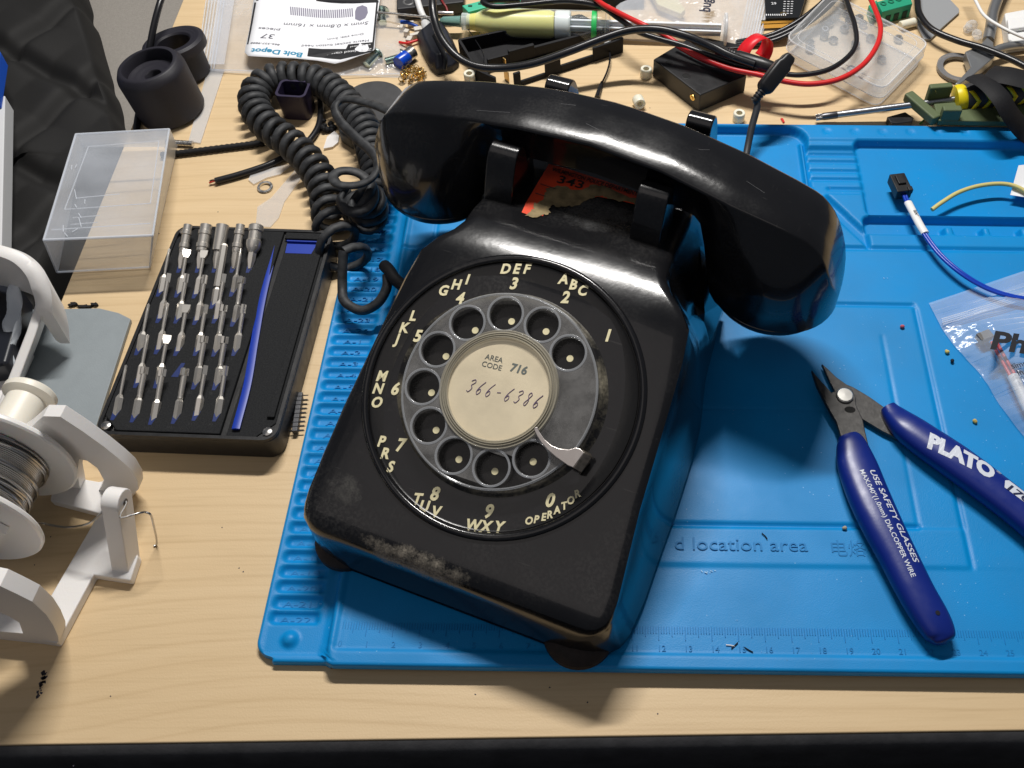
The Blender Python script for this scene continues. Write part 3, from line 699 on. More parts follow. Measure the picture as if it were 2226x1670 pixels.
def wheel_mat():
    m = mat('scuffed_clear_acrylic', (0.27, 0.265, 0.26, 1), 0.3, spec=.5, bump=.25, bscale=260); nt = m.node_tree; N = nt.nodes; L = nt.links
    b = N['Principled BSDF']; out = N['Material Output']; b.inputs['Coat Weight'].default_value = .9; b.inputs['Coat Roughness'].default_value = .07
    tc = N.new('ShaderNodeTexCoord'); n = N.new('ShaderNodeTexNoise'); n.inputs['Scale'].default_value = 90; n.inputs['Detail'].default_value = 8; n.inputs['Roughness'].default_value = .7; L.new(tc.outputs['Object'], n.inputs['Vector'])
    rr = N.new('ShaderNodeMapRange'); rr.inputs[1].default_value = .3; rr.inputs[2].default_value = .75; rr.inputs[3].default_value = .14; rr.inputs[4].default_value = .56; L.new(n.outputs[0], rr.inputs[0])
    t = N.new('ShaderNodeBsdfTransparent'); t.inputs[0].default_value = (.8, .8, .79, 1); mx = N.new('ShaderNodeMixShader')
    L.new(rr.outputs[0], mx.inputs[0]); L.new(t.outputs[0], mx.inputs[1]); L.new(b.outputs[0], mx.inputs[2]); L.new(mx.outputs[0], out.inputs[0])
    return m
ACR = wheel_mat()
hd = holed_disc(37.2, HOL + [(0, 0, 22.0)], 6.15, -1.5, 1.2, .55)
hd.v = [DM @ p for p in hd.v]
fw = hd.build('finger_wheel', ACR, phone, smooth=50)
RIM = film('clear_acrylic_edge', (.7, .72, .75, 1), .2, .1)
rm = MB()
for (hx, hy) in HOL: rm.ring([(6.3, 1.25), (6.75, 1.5), (7.15, 1.3), (6.7, .9)], 36, DM @ Matrix.Translation((hx, hy, .05)))
rm.ring([(36.4, 1.2), (36.9, 1.45), (37.3, 1.1), (36.9, .7)], 96, DM)
rm.build('wheel_rims', RIM, fw, smooth=60)
cr_ = MB()
cr_.ring([(19.2, 2.2), (19.6, 2.75), (20.0, 2.2), (20.4, 2.7), (20.8, 2.1), (21.2, 2.5), (21.7, 1.9), (22.3, 2.1), (22.7, 1.2), (22.6, -1.0), (19.2, -1.0)], 80, DM)
cr_.build('card_retainer', film('yellowed_acrylic', (.5, .46, .36, 1), .45, .15), fw, smooth=25)
CARD = mat('aged_card', srgb(222, 208, 178), 0.55, noise=.16, nscale=70, bump=.15)
cd = MB(); cd.lathe([(.001, .6), (19.9, .6), (19.9, .9), (.001, 1.0)], 64, DM); card = cd.build('number_card', CARD, fw)
pr = MB()
def cardtext(mb, s, px, py, cap, rot, **k):
    u, v = dial_uv(px, py, 1.05); text(mb, s, cap, DM @ Matrix.Translation((u, v, 1.02)) @ Matrix.Rotation(math.radians(rot), 4, 'Z'), ext=.04, **k)
cardtext(pr, 'AREA', 1074, 780, 2.1, 4, off=.008); cardtext(pr, 'CODE', 1069, 796, 2.1, 4, off=.008)
pr.build('card_print', mat('grey_print', (0.10, 0.11, 0.10, 1), .6), card, smooth=0)
pr = MB(); cardtext(pr, '716', 1127, 803, 3.2, 4, off=.03, shear=.12); pr.build('card_print', mat('dark_green_print', (0.13, 0.15, 0.14, 1), .6), card, smooth=0)
# handwriting as thin strokes
HW = {'3': [[(0, .85), (.35, 1), (.55, .8), (.25, .55), (.5, .35), (.3, .05), (0, .12)]], '6': [[(.5, 1), (.15, .6), (.02, .2), (.25, 0), (.48, .2), (.3, .42), (.05, .25)]],
      '-': [[(0, .45), (.45, .5)]], '8': [[(.5, .85), (.25, 1), (.1, .78), (.42, .4), (.3, .02), (.05, .15), (.3, .5), (.5, .85)]]}
hwm = MB(); px0 = 1018.0
u0, v0 = dial_uv(1016, 838, 1.05); u1, v1 = dial_uv(1160, 872, 1.05)
for i, ch in enumerate('366-6386'):
    t = i/7.0; bu, bv = lerp(u0, u1, t), lerp(v0, v1, t)
    ca = math.atan2(v1-v0, u1-u0)
    for st in HW[ch]:
        P = [Vector((bu + (x*3.0 + y*1.4)*math.cos(ca) - (y*5.2-2.4)*math.sin(ca), bv + (x*3.0 + y*1.4)*math.sin(ca) + (y*5.2-2.4)*math.cos(ca), 1.08)) for x, y in st]
        hwm.tube([DM @ p for p in catmull(P, 5)], .15, 5)
hwm.build('handwriting', mat('faded_violet_ink', (0.16, 0.11, 0.20, 1), .6), card, smooth=60)
# finger stop
FS = mat('worn_chrome', (.6, .56, .53, 1), .3, metal=1, rvar=.1, nscale=300)
def dpoly(m, P, h0, h1):
    V0 = [DM @ Vector((*dial_uv(x, y, h1), h0)) for x, y in P]; V1 = [DM @ Vector((*dial_uv(x, y, h1), h1)) for x, y in P]; n_ = len(P)
    m.add(V0 + V1, [tuple(range(n_-1, -1, -1)), tuple(range(n_, 2*n_))] + [(i, (i+1) % n_, n_+(i+1) % n_, n_+i) for i in range(n_)]); return m
fsx = dpoly(MB(), [(1160, 933), (1162, 928), (1168, 928), (1173, 939), (1184, 955), (1199, 968), (1216, 975), (1236, 977), (1252, 973), (1262, 976), (1270, 984), (1246, 1017), (1234, 1012), (1221, 1003), (1206, 992), (1190, 978), (1176, 962), (1166, 946)], 3.0, 3.8).build('finger_stop', FS, phone, bevel=.3, seg=3)
def dp(x, y, h): return DM @ Vector((*dial_uv(x, y, h), h))
m = MB(); q = [dp(1270, 984, 3.7), dp(1288, 993, 1.2), dp(1284, 1004, -3.6), dp(1260, 1033, -3.6), dp(1264, 1028, 1.0), dp(1246, 1018, 3.7)]
q2 = [p_ + DM.to_3x3() @ Vector((-1.2, 1.0, -1.2)) for p_ in q]
m.add(q + q2, [(0, 1, 4, 5), (1, 2, 3, 4), (6, 11, 10, 7), (7, 10, 9, 8), (0, 6, 7, 1), (1, 7, 8, 2), (5, 4, 10, 11), (4, 3, 9, 10), (0, 5, 11, 6), (2, 8, 9, 3)])
m.build('stop_tab', mat('tarnished_metal', (.38, .33, .27, 1), .38, metal=.9, noise=.5, nscale=300), phone, bevel=.25)
# faded orange property sticker, torn, on the cradle floor
u_st = [PI_ @ W(x, y, 76.3) for x, y in ((1194, 357), (1392, 425), (1132, 470), (1140, 474), (1180, 425), (1185, 405), (1215, 400))]
def sticker_pt(x, y, dz=0.0):
    z = 76.0
    for _ in range(5):
        q = PI_ @ W(x, y, z); z = pw(q.y, ZT) + .35
    q.z = z + dz; return q
def drape(outline, dz, n=26):
    """fan the outline over the curved floor of the cradle"""
    mb = MB(); P = [sticker_pt(x, y, dz) for x, y in outline]
    import mathutils.geometry as G
    mb2 = G.tessellate_polygon([[Vector((p.x, p.y, 0)) for p in P]])
    mb.add(P, [tuple(t) for t in mb2]); return mb
ORG = mat('faded_orange_label', srgb(226, 74, 40), .5, noise=.2, nscale=120)
TAN = mat('torn_paper_residue', srgb(150, 132, 96), .85, noise=.5, nscale=220, bump=.8, bscale=500)
lab = [(1193, 357), (1230, 366), (1270, 379), (1310, 392), (1350, 406), (1392, 420), (1388, 447), (1350, 437), (1300, 428), (1265, 436), (1225, 436), (1197, 447), (1180, 470), (1166, 468), (1150, 468), (1134, 462), (1144, 440), (1156, 420), (1170, 396), (1182, 376)]
st = drape(lab, 0.1).build('orange_label', ORG, phone, smooth=0)
rd = random.Random(8)
res = [(1175, 470), (1158, 474), (1141, 470), (1152, 462), (1162, 455), (1160, 444), (1172, 440), (1182, 434), (1184, 420), (1190, 410), (1212, 404), (1235, 408), (1250, 414), (1272, 410), (1290, 402), (1312, 404), (1335, 415), (1360, 426), (1388, 436), (1386, 445), (1372, 442), (1362, 438), (1345, 440), (1330, 434), (1318, 430), (1303, 428), (1288, 432), (1276, 436), (1262, 444), (1250, 448), (1232, 450), (1214, 452), (1200, 446), (1192, 456), (1198, 464), (1186, 468)]
res2 = []
for i, p in enumerate(res):
    q = res[(i+1) % len(res)]
    res2 += [p, (lerp(p[0], q[0], .33)+rd.uniform(-3, 3), lerp(p[1], q[1], .33)+rd.uniform(-2.5, 2.5)), (lerp(p[0], q[0], .66)+rd.uniform(-3, 3), lerp(p[1], q[1], .66)+rd.uniform(-2.5, 2.5))]
drape(res2, .25).build('paper_residue', TAN, st, smooth=0)
sp_ = MB()
def stext(s, x0, y0, x1, y1, cap, **k):
    a_, b__ = sticker_pt(x0, y0), sticker_pt(x1, y1); m_ = sticker_pt((x0+x1)/2, (y0+y1)/2, .3)
    d = (b__-a_); d.z = 0; tmp = MB(); text(tmp, s, cap, Matrix.Identity(4), ext=.05, **k)
    xs = [v.x for v in tmp.v]; kx = d.length/(max(xs)-min(xs)); Mx = axisM(m_, (0, 0, 1), d)
    sp_.add([(v.x*kx, v.y, v.z) for v in tmp.v], tmp.f, Mx)
stext('WILMINGTON POLICE DEPARTMENT', 1200, 369, 1385, 423, 2.3, off=.02)
stext('343', 1213, 391, 1268, 405, 4.6, off=.012)
a_ = [sticker_pt(x, y, .35) for x, y in ((1175, 401), (1208, 412))]; sp_.tube(a_, .2, 4)
a_ = [sticker_pt(x, y, .35) for x, y in ((1164, 421), (1186, 428))]; sp_.tube(a_, .2, 4)
sp_.build('label_print', mat('black_print', (.015, .012, .012, 1), .5), st, smooth=0)
# fine scratches
# small flake of old tape stuck on the front edge
pk = PI_ @ W(1112, 1222, 36); MB().box((pk.x, pk.y, 36.6), (3.4, 3.0, 1.2), rz=20).build('tape_flake', mat('old_tape', srgb(176, 150, 108), .6, noise=.3), phone, bevel=.4)

# ------------------------------------------------------------------ handset, resting in the cradle
hs = thing('telephone_handset', 'black curved handset lying across the cradle of the rotary telephone', 'telephone handset', Mx=PM @ Matrix.Translation((0, 105, 48)))
HI = wm(hs).inverted() @ PM
YF = [(-104, 93), (-87, 93.2), (-30, 93.6), (0, 93.6), (30, 91.0), (60, 86.0), (88, 85), (106, 85)]
YR = [(-104, 112), (-88, 116), (-55, 119), (-20, 121.5), (10, 121), (35, 119), (62, 116), (90, 112.5), (106, 110)]
ZH = [(-105.5, 52), (-104.5, 62), (-102, 74), (-98.5, 85), (-94, 92.5), (-89, 96.3), (-80, 98.8), (-58, 103.3), (-31, 106.6), (0, 108), (31, 106.7), (58, 103.4), (80, 99), (90, 96.4), (96, 92.0), (101, 84), (105, 73), (107.5, 62), (108.5, 52)]
xcl, xcr, RC = -77.5, 80.5, 27.5
def hand_ring(x):
    yf, yr, zt = pw(x, YF), pw(x, YR), pw(x, ZH)
    xc_, ycc = (xcl, 105.0) if x < 0 else (xcr, 99.5)
    d = abs(x - xc_); inner = (x > xc_) if x < 0 else (x < xc_)
    cup = math.sqrt(max(0, 1-(d/RC)**2)) if d < RC else 0
    # handle cross section
    yh = 3.0; bf, br = yf + 3.0, yr - 3.0; zb = zt - 19
    t = 0.0
    if d < RC: t = 1.0
    if inner and d >= RC - 6: t = max(0.0, 1 - (d-(RC-6))/13.0); t = t*t*(3-2*t)
    if t > 0:
        half = max(RC*cup, 2.0 if not inner else 8.0) if d < RC else 8.0
        if inner and d > RC-9: half = lerp(11.5, RC*math.sqrt(max(0, 1-((RC-9)/RC)**2)), max(0, (RC+7-d)/16.0))
        bf2, br2 = ycc - half, ycc + half
        bf, br = lerp(bf, bf2, t), lerp(br, br2, t); zb = lerp(zb, 49.5, t)
    zb = min(zb, zt-2); H_ = zt-zb
    yfe, yre = yf, yr
    if d < RC and not inner:                      # outer ends: the top narrows with the round cup
        k = cup; lim = max(2.5, RC*k); yfe = max(yf, ycc-lim); yre = min(yr, ycc+lim)
    P = []
    n = 5
    P += [(yfe-.1, zt-1.3), (yfe+.25, zt-.5), (yfe+.95, zt-.08), (lerp(yfe, yre, .35), zt+.15), (lerp(yfe, yre, .65), zt+.15), (yre-1.5, zt-.15), (yre-.35, zt-.8), (yre+.15, zt-1.9)]
    for k, s_ in ((.12, .25), (.3, .6), (.5, .88), (.72, 1.0), (.9, .99), (.98, .93)):
        P.append((lerp(yre, br, s_), zt - H_*k))
    P += [(lerp(bf, br, .8), zb), (lerp(bf, br, .5), zb), (lerp(bf, br, .2), zb)]
    for k, s_ in reversed(((.12, .25), (.3, .6), (.5, .88), (.72, 1.0), (.9, .99), (.98, .93))):
        P.append((lerp(yfe, bf, s_), zt - H_*k))
    return [HI @ Vector((x, y, z)) for y, z in P]
xs = [-104.85, -104.5, -103.5, -102, -100, -97, -94, -91, -88] + list(np.linspace(-84, 84, 57)) + [88, 91, 94, 97, 100, 102.5, 104.5, 106.2, 107.2, 107.8]
MB().loft([hand_ring(x) for x in xs]).build('handset_shell', PB, hs, smooth=38)
for xc_, ycc in ((xcl, 105.0), (xcr, 99.5)):
    MB().lathe([(20, 45.6), (23.0, 45.8), (25.4, 47.2), (26.7, 49.6), (27.1, 51.8), (26.6, 52.2)], 48, HI @ Matrix.Translation((xc_, ycc, 0))).build('screw_cap', PB, hs, smooth=50)

scm = MB()
for (x0, y0, x1, y1) in ((-6, 104, 15, 97.5), (-52, 99, -38, 101), (40, 108, 44, 110), (62, 101, 70, 99), (-20, 112, -14, 113)):
    P_ = [HI @ Vector((lerp(x0, x1, t), lerp(y0, y1, t), pw(lerp(x0, x1, t), ZH) + .14)) for t in (0, .25, .5, .75, 1)]
    scm.tube(P_, .07, 4)
scm.build('scratch', mat('pale_scratch', (.25, .25, .26, 1), .4), hs, smooth=0)
# ------------------------------------------------------------------ coiled cord
def arc_resample(P, step):
    out = [P[0].copy()]; acc = 0.0
    for a, b_ in zip(P, P[1:]):
        L_ = (b_-a).length; d = step-acc
        while d <= L_: out.append(a + (b_-a)*(d/L_)); d += step
        acc = L_ - (d-step)
    return out
def coil(P, pitch, rad, wire, phase=0.0, seg=14, squash=1.0):
    """P: list of world points; pitch, rad: functions of t in 0..1"""
    Q = arc_resample(P, 0.4); n = len(Q); T, N = frames(Q); ang = phase; out = []; nrm = []
    L_ = n*0.4; pos = 0.0
    while pos < L_ - 0.5:
        t = pos/L_; i = min(n-1, int(pos/0.4)); u, w = N[i], T[i].cross(N[i]); r = rad(t)
        d = u*math.cos(ang) + w*math.sin(ang); out.append(Q[i] + d*r); nrm.append(d)
        ang += 2*math.pi/seg; pos += pitch(t)/seg
    return out, nrm
cord = thing('coiled_cord', 'dusty black coiled handset cord looped beside the telephone', 'cord', W(600, 260, 0))
def Wp(L_): return [W(x, y, z) for x, y, z in L_]
mb = MB()
# tight loop that stands on the desk, runs up over the top and down behind the handset's ear end
main = catmull(Wp([(812, 432, 14), (822, 385, 16), (812, 335, 15), (790, 275, 14), (752, 222, 13), (700, 180, 13), (645, 168, 13), (592, 172, 12), (556, 200, 11), (556, 240, 10), (588, 280, 10), (632, 312, 10), (672, 352, 10), (700, 396, 10), (712, 440, 10)]), 12)
h, nn_ = coil(main, lambda t: 6.0 + (1.6*min(1, max(0, (t-.62)/.12))), lambda t: 6.9, 2.6, .4, 18)
# stretched open coils running down to the telephone
stretch = catmull(Wp([(712, 440, 10), (722, 480, 12), (732, 520, 13), (748, 556, 13), (760, 584, 13)]), 12)
h2, nn2 = coil(stretch, lambda t: 7.6 + 12*t, lambda t: 6.9 + 4.6*t, 2.3, .4 + 0.0, 16)
# keep the phase continuous by chaining with a smooth joint
P = h + h2[2:]; NN = nn_ + nn2[2:]
end = Wp([(842, 640, 22), (850, 605, 24), (838, 584, 24)])
tail = catmull([P[-2], P[-1]] + Wp([(744, 622, 13), (750, 656, 12), (785, 675, 12), (820, 660, 15), (840, 628, 19), (842, 598, 22)]), 8)[8:]
mb.tube(P, 2.45, 10, flat=(1.95, 2.45), N=NN)
mb.tube(tail, 2.3, 9)
# heap of coils where the two runs meet
heap = catmull(Wp([(770, 440, 8), (798, 470, 11), (800, 440, 22), (780, 420, 28)]), 10)
h3, nn3 = coil(heap, lambda t: 5.0, lambda t: 8.2, 2.3, 0, 16)
mb.tube(h3, 2.3, 9, flat=(1.6, 2.5), N=nn3)
# plain ribbon from the handset that bends over and curls on top
rib = catmull(Wp([(880, 262, 62), (842, 240, 58), (800, 224, 52), (752, 216, 46), (728, 232, 44), (738, 262, 42), (772, 298, 42), (804, 326, 42), (820, 352, 42), (812, 384, 40), (780, 402, 38), (738, 402, 37), (724, 385, 36), (742, 372, 35), (778, 376, 34), (806, 400, 32), (812, 432, 29), (790, 458, 27), (756, 458, 26), (738, 436, 25), (752, 412, 24)]), 10)
mb.tube(rib, 2.3, 9, flat=(1.6, 2.6))
mb.build('cord_coil', RUBBER, cord, world=True, smooth=70)
MB().tube(catmull(Wp([(836, 578, 22), (846, 588, 24), (858, 606, 24), (880, 625, 22)]), 5), 2.9, 12).build('strain_relief', BLKM, cord, world=True, smooth=60)

# ------------------------------------------------------------------ precision bit case
cc = [W(352, 497, 15), W(692, 503, 15), W(590, 985, 15), W(203, 943, 15)]
ang = math.degrees(math.atan2(cc[1].y-cc[0].y, cc[1].x-cc[0].x))
org = cc[3]
case = thing('bit_case', 'open black case of small steel screwdriver bits with blue strip', 'tool case', (org.x, org.y, 0), -1.6)
CI = wm(case).inverted()
w_, h_ = 76.0, 117.5
def rrect(x0, y0, x1, y1, r, n=6):
    P = []
    for cx_, cy_, a0 in ((x1-r, y0+r, -90), (x1-r, y1-r, 0), (x0+r, y1-r, 90), (x0+r, y0+r, 180)):
        for k in range(n+1): a = math.radians(a0 + 90*k/n); P.append((cx_ + r*math.cos(a), cy_ + r*math.sin(a)))
    return P
cb = MB(); cb.prism(rrect(0, 0, w_, h_, 6), 0, 13.4, top=None); cb.build('case_shell', BLK, case, bevel=1.0)
rim = MB()
o1, o2 = rrect(0, 0, w_, h_, 6), rrect(1.5, 1.5, w_-1.5, h_-1.5, 5); n = len(o1)
rim.add([(x, y, 13.2) for x, y in o1] + [(x, y, 15.0) for x, y in o1] + [(x, y, 15.0) for x, y in o2] + [(x, y, 13.2) for x, y in o2],
        [f for i in range(n) for j in (((i+1) % n),) for f in ((i, j, n+j, n+i), (n+i, n+j, 2*n+j, 2*n+i), (2*n+i, 2*n+j, 3*n+j, 3*n+i))])
rim.build('case_rim', BLK, case, smooth=40)
FOAM = mat('black_eva_foam', (0.009, 0.0095, 0.011, 1), .85, spec=.3, noise=.5, nscale=1500, bump=.7, bscale=2500, col2=(.018, .019, .02, 1))
oct_ = [(9, 2.2), (47, 2.2), (49.5, 2.4), (49.5, h_-2.2), (9, h_-2.2), (2.2, h_-9), (2.2, 9)]
MB().prism([(9, 2), (52.3, 2), (52.3, h_-2), (9, h_-2), (2, h_-9), (2, 9)], 13.0, 15.4).build('foam_insert', FOAM, case, bevel=.4)
tr = MB(); tr.prism([(54.6, 1.8), (w_-9, 1.8), (w_-2, 9), (w_-2, h_-9), (w_-9, h_-2), (54.6, h_-2)], 13.0, 14.0); tr.box((w_-4.6, h_/2, 14.7), (3.2, h_-22, 1.6)); tr.box((64, h_-4.4, 14.7), (21, 4, 1.6))
tr.build('tweezer_tray', FOAM, case, bevel=.4)
BLT = mat('blue_liner', (0.005, 0.035, 0.34, 1), .4)
a_, b__ = [CI @ W(x, y, 15.5) for x, y in ((597, 532), (512, 932))]
bs = MB(); Pb = catmull([(a_.x, a_.y, 14.6), (lerp(a_.x, b__.x, .3)-.6, lerp(a_.y, b__.y, .3), 14.9), (lerp(a_.x, b__.x, .55), lerp(a_.y, b__.y, .55), 14.8), (lerp(a_.x, b__.x, .78)+.9, lerp(a_.y, b__.y, .78), 14.9), (b__.x, b__.y, 15)], 8)
bs.tube(Pb, 1, 6, flat=(.8, 1.9)); bs.prism([(55, h_-8), (69.5, h_-8), (68, h_-14.5), (55.5, h_-14.5)], 14.02, 14.12); bs.prism([(55, h_-8), (69.5, h_-8), (69.5, h_-7.4), (55, h_-7.4)], 14.02, 15.4)
bs.build('blue_liner', BLT, case, smooth=50)
for x, y in ((4, 4), (w_-4, 4), (w_-4, h_-4), (4, h_-4)):
    MB().lathe([(2.0, 14.6), (2.0, 15.5), (1.7, 15.7), (.001, 15.75)], 20, Matrix.Translation((x, y, 0))).build('corner_magnet', STEEL, case)
# slots in the foam show the blue base
fm = MB(); mk = MB()
BITS = []
def bit_geo(kind, rnd):
    """bit along +z, z=0 at its shoulder; hex shank below, shaft above"""
    m = MB(); hexp = [(1.75*math.cos(math.pi/3*k), 1.75*math.sin(math.pi/3*k)) for k in range(6)]
    m.prism([(x*.72, y*.72) for x, y in hexp], -10, -9, top=hexp); m.prism(hexp, -9, -.6); m.prism(hexp, -.6, 1.0, top=[(x*.52, y*.52) for x, y in hexp])
    r = {'thin': .65, 'mid': .8, 'fat': 1.15, 'flat': .8, 'tri': .85, 'hex': 1.7, 'fork': 1.2, 'star': .95}[kind]
    L_ = 14.0 if kind != 'hex' else 22
    if kind == 'hex': m.prism([(x*.98, y*.98) for x, y in hexp], 1.0, L_-1); m.prism([(x*.98, y*.98) for x, y in hexp], L_-1, L_, top=[(x*.7, y*.7) for x, y in hexp])
    else: m.lathe([(r*1.05, .8), (r*.9, 2.0), (r, 3.5), (r, L_-4)], 16)
    if kind in ('thin', 'mid'): m.lathe([(r, L_-4), (r*.95, L_-2.5), (r*.3, L_)], 16); [m.box((0, 0, L_-2), (r*1.7 if k else .4, .4 if k else r*1.7, 3.4)) for k in (0, 1)]
    if kind == 'flat': m.loft([[(-1, -.9, L_-4), (1, -.9, L_-4), (1, .9, L_-4), (-1, .9, L_-4)], [(-1.7, -.55, L_-2), (1.7, -.55, L_-2), (1.7, .55, L_-2), (-1.7, .55, L_-2)], [(-1.7, -.22, L_), (1.7, -.22, L_), (1.7, .22, L_), (-1.7, .22, L_)]])
    if kind == 'tri': m.prism([(1.1*math.cos(2.094*k), 1.1*math.sin(2.094*k)) for k in range(3)], L_-4.2, L_)
    if kind == 'star': m.prism([((1.25 if k % 2 else .85)*math.cos(math.pi/6*k), (1.25 if k % 2 else .85)*math.sin(math.pi/6*k)) for k in range(12)], L_-4.2, L_)
    if kind in ('fat', 'fork'):
        m.lathe([(r, L_-4), (r, L_-3)], 16)
        for s_ in (-1, 1): m.prism([(s_*.45, -1.2), (s_*1.5, -.9), (s_*1.55, .9), (s_*.45, 1.2)], L_-3.2, L_)
    return m
def sock_geo(R1, ball):
    m = MB(); m.lathe([(1.0, -9), (2.0, -4.5), (2.0, -1)], 6)
    if ball: m.lathe([(1.9, -1), (2.3, -.4), (3.1, 1.2), (3.5, 3), (3.5, 5), (3.0, 5.6), (3.0, 9.5), (3.5, 10), (3.5, 12.6), (3.1, 13), (2.2, 13), (2.1, 10), (.001, 10)], 28)
    else: m.lathe([(1.9, -1), (R1, -.2), (R1, 1.4), (R1+.35, 1.6), (R1+.35, 3.6), (R1, 3.8), (R1, 8), (R1+.35, 8.2), (R1+.35, 10), (R1, 10.2), (R1, 13.2), (R1-.7, 13.2), (R1-.8, 10.5), (.001, 10.5)], 24)
    return m
elev = math.radians(21)
bdir = Vector((math.sin(math.radians(0.0)), math.cos(0.0)*math.cos(elev), math.sin(elev))); bdir.x = 0.03
rows = [('A', 545-49, [(399, 0), (439, 1), (476, 2), (514, 3), (548, 4)])]
spots = []
for x, y, k in [(357, 602, 'thin'), (396, 604, 'flat'), (434, 606, 'flat'), (472, 628, 'hex'), (514, 602, 'mid'),
                (356, 658, 'tri'), (395, 659, 'star'), (435.5, 662, 'star'), (477, 659, 'tri'), (516.5, 665.6, 'fat'),
                (311, 726, 'thin'), (353, 724, 'mid'), (395, 727.6, 'flat'), (437, 727.6, 'tri'), (477, 729, 'fork'), (520, 727.6, 'star'),
                (309, 795, 'mid'), (352, 796, 'flat'), (434, 798.5, 'fat'), (478.6, 800, 'fat'),
                (261, 863, 'thin'), (302.5, 868, 'fork'), (342, 873, 'fork'), (391, 871, 'fork'), (435.5, 864.6, 'tri'), (480, 866, 'star')]:
    spots.append((x, y, k))
rowname = ['first', 'second', 'third', 'fourth', 'fifth', 'bottom']
rowof = [2]*5 + [3]*5 + [4]*6 + [5]*4 + [6]*6
colof = [1, 2, 3, 4, 5]*2 + [1, 2, 3, 4, 5, 6] + [1, 2, 4, 5] + [1, 2, 3, 4, 5, 6]
ordn = {1: 'first', 2: 'second', 3: 'third', 4: 'fourth', 5: 'fifth', 6: 'sixth'}
KD = {'thin': 'slim pointed', 'mid': 'slender cross tipped', 'fat': 'thick wide', 'flat': 'flat bladed', 'tri': 'three sided', 'hex': 'long thick hexagonal', 'fork': 'broad fork tipped', 'star': 'star tipped'}
for i, (x, y, k) in enumerate(spots):
    p = W(x, y, 16.9); Mx = axisM(p, bdir) @ Matrix.Rotation(random.uniform(0, 1.0), 4, 'Z')
    r_, c_ = rowof[i], colof[i]
    label = '%s steel bit, %s from left in the %s row of the bit case' % (KD[k], ordn[c_], ordn[r_])
    t = thing('screwdriver_bit', label, 'screwdriver bit', Mx=Mx, group='steel bits standing in the foam of the open case')
    bit_geo(k, i).build('shank', NICKEL, t, smooth=35)
    q = CI @ (p - bdir*7.5); s_ = [(q.x-1.1, q.y-3.6), (q.x+.3, q.y-3.6), (q.x+1.5, q.y+1.2), (q.x-1.5, q.y+1.2)]
    fm.prism(s_, 15.41, 15.46)
    text(mk, random.choice(['T5', 'PH0', '1.5', 'H3', 'Y1', 'P2', 'T8', '2.0']), 1.3, Matrix.Translation((q.x-1.2, q.y-5.4, 15.41)), ext=.05)
for i, (x, R1) in enumerate([(399, 2.0), (439, 2.7), (475, 2.9), (514, 2.1), (549, 3.1)]):
    p = W(x, 546, 18.2); Mx = axisM(p, bdir)
    label = ['slim ribbed adapter, leftmost in the top row of the bit case', 'wide ribbed adapter, second in the top row of the bit case', 'plain cylindrical adapter, middle of the top row of the bit case', 'slim ribbed adapter, fourth in the top row of the bit case', 'round knurled adapter, rightmost in the top row next to the blue strip'][i]
    t = thing('socket_adapter', label, 'socket adapter', Mx=Mx, group='silver adapters in the top row of the bit case')
    (sock_geo(R1, i == 4) if i != 2 else MB().lathe([(1.0, -9), (2.0, -4.5), (2.0, -.5), (2.9, 0), (3.0, 13.0), (2.5, 13.2), (2.2, 10), (.001, 10)], 24)).build('barrel', NICKEL, t, smooth=30)
    q = CI @ (p - bdir*8); s_ = [(q.x-1.1, q.y-3.6), (q.x+.3, q.y-3.6), (q.x+1.5, q.y+1.2), (q.x-1.5, q.y+1.2)]; fm.prism(s_, 15.41, 15.46)
q = CI @ W(391, 800, 15.4); fm.prism([(q.x-2.4, q.y-4.8), (q.x+.6, q.y-4.8), (q.x+1.6, q.y+2.6), (q.x, q.y+2.6)], 15.41, 15.47)
fm.build('foam_slot', mat('slot_blue', (0.003, 0.018, 0.12, 1), .5), case, smooth=0)
mk.build('foam_marking', mat('foam_mark', (0.008, 0.008, 0.009, 1), .6), case, smooth=0)

# ------------------------------------------------------------------ grey board under the solder stand
b_ = [W(45, 672, 3), W(215, 669, 3), (lerp(W(215, 669, 3).x, W(283, 693, 3).x, .6), W(250, 679, 3).y), W(283, 692, 3), W(205, 935, 3), W(190, 960, 3), W(30, 1000, 3), W(-60, 800, 3)]
MB().prism([(p[0], p[1]) for p in b_], .4, 2.6).build('grey_board', mat('grey_abs', srgb(140, 148, 152), .5, bump=.3, bscale=1500, noise=.05), bevel=.3)
tag(bpy.data.objects['grey_board'], 'flat slate grey plastic board between the solder stand and the bit case', 'board')
tb = MB(); blob(tb, W(160, 664, .3), 2.0, .3, 5, h=1.2, el=.5); blob(tb, W(185, 668, .3), 3.4, .3, 8, h=1.0, el=.3); blob(tb, W(207, 664, .3), 1.9, .3, 9, h=1.2, el=.5)
tb.build('foil_scrap', BLKM, smooth=0); tag(bpy.data.objects['foil_scrap'], 'torn black scrap sticking out behind the grey board', 'scrap')

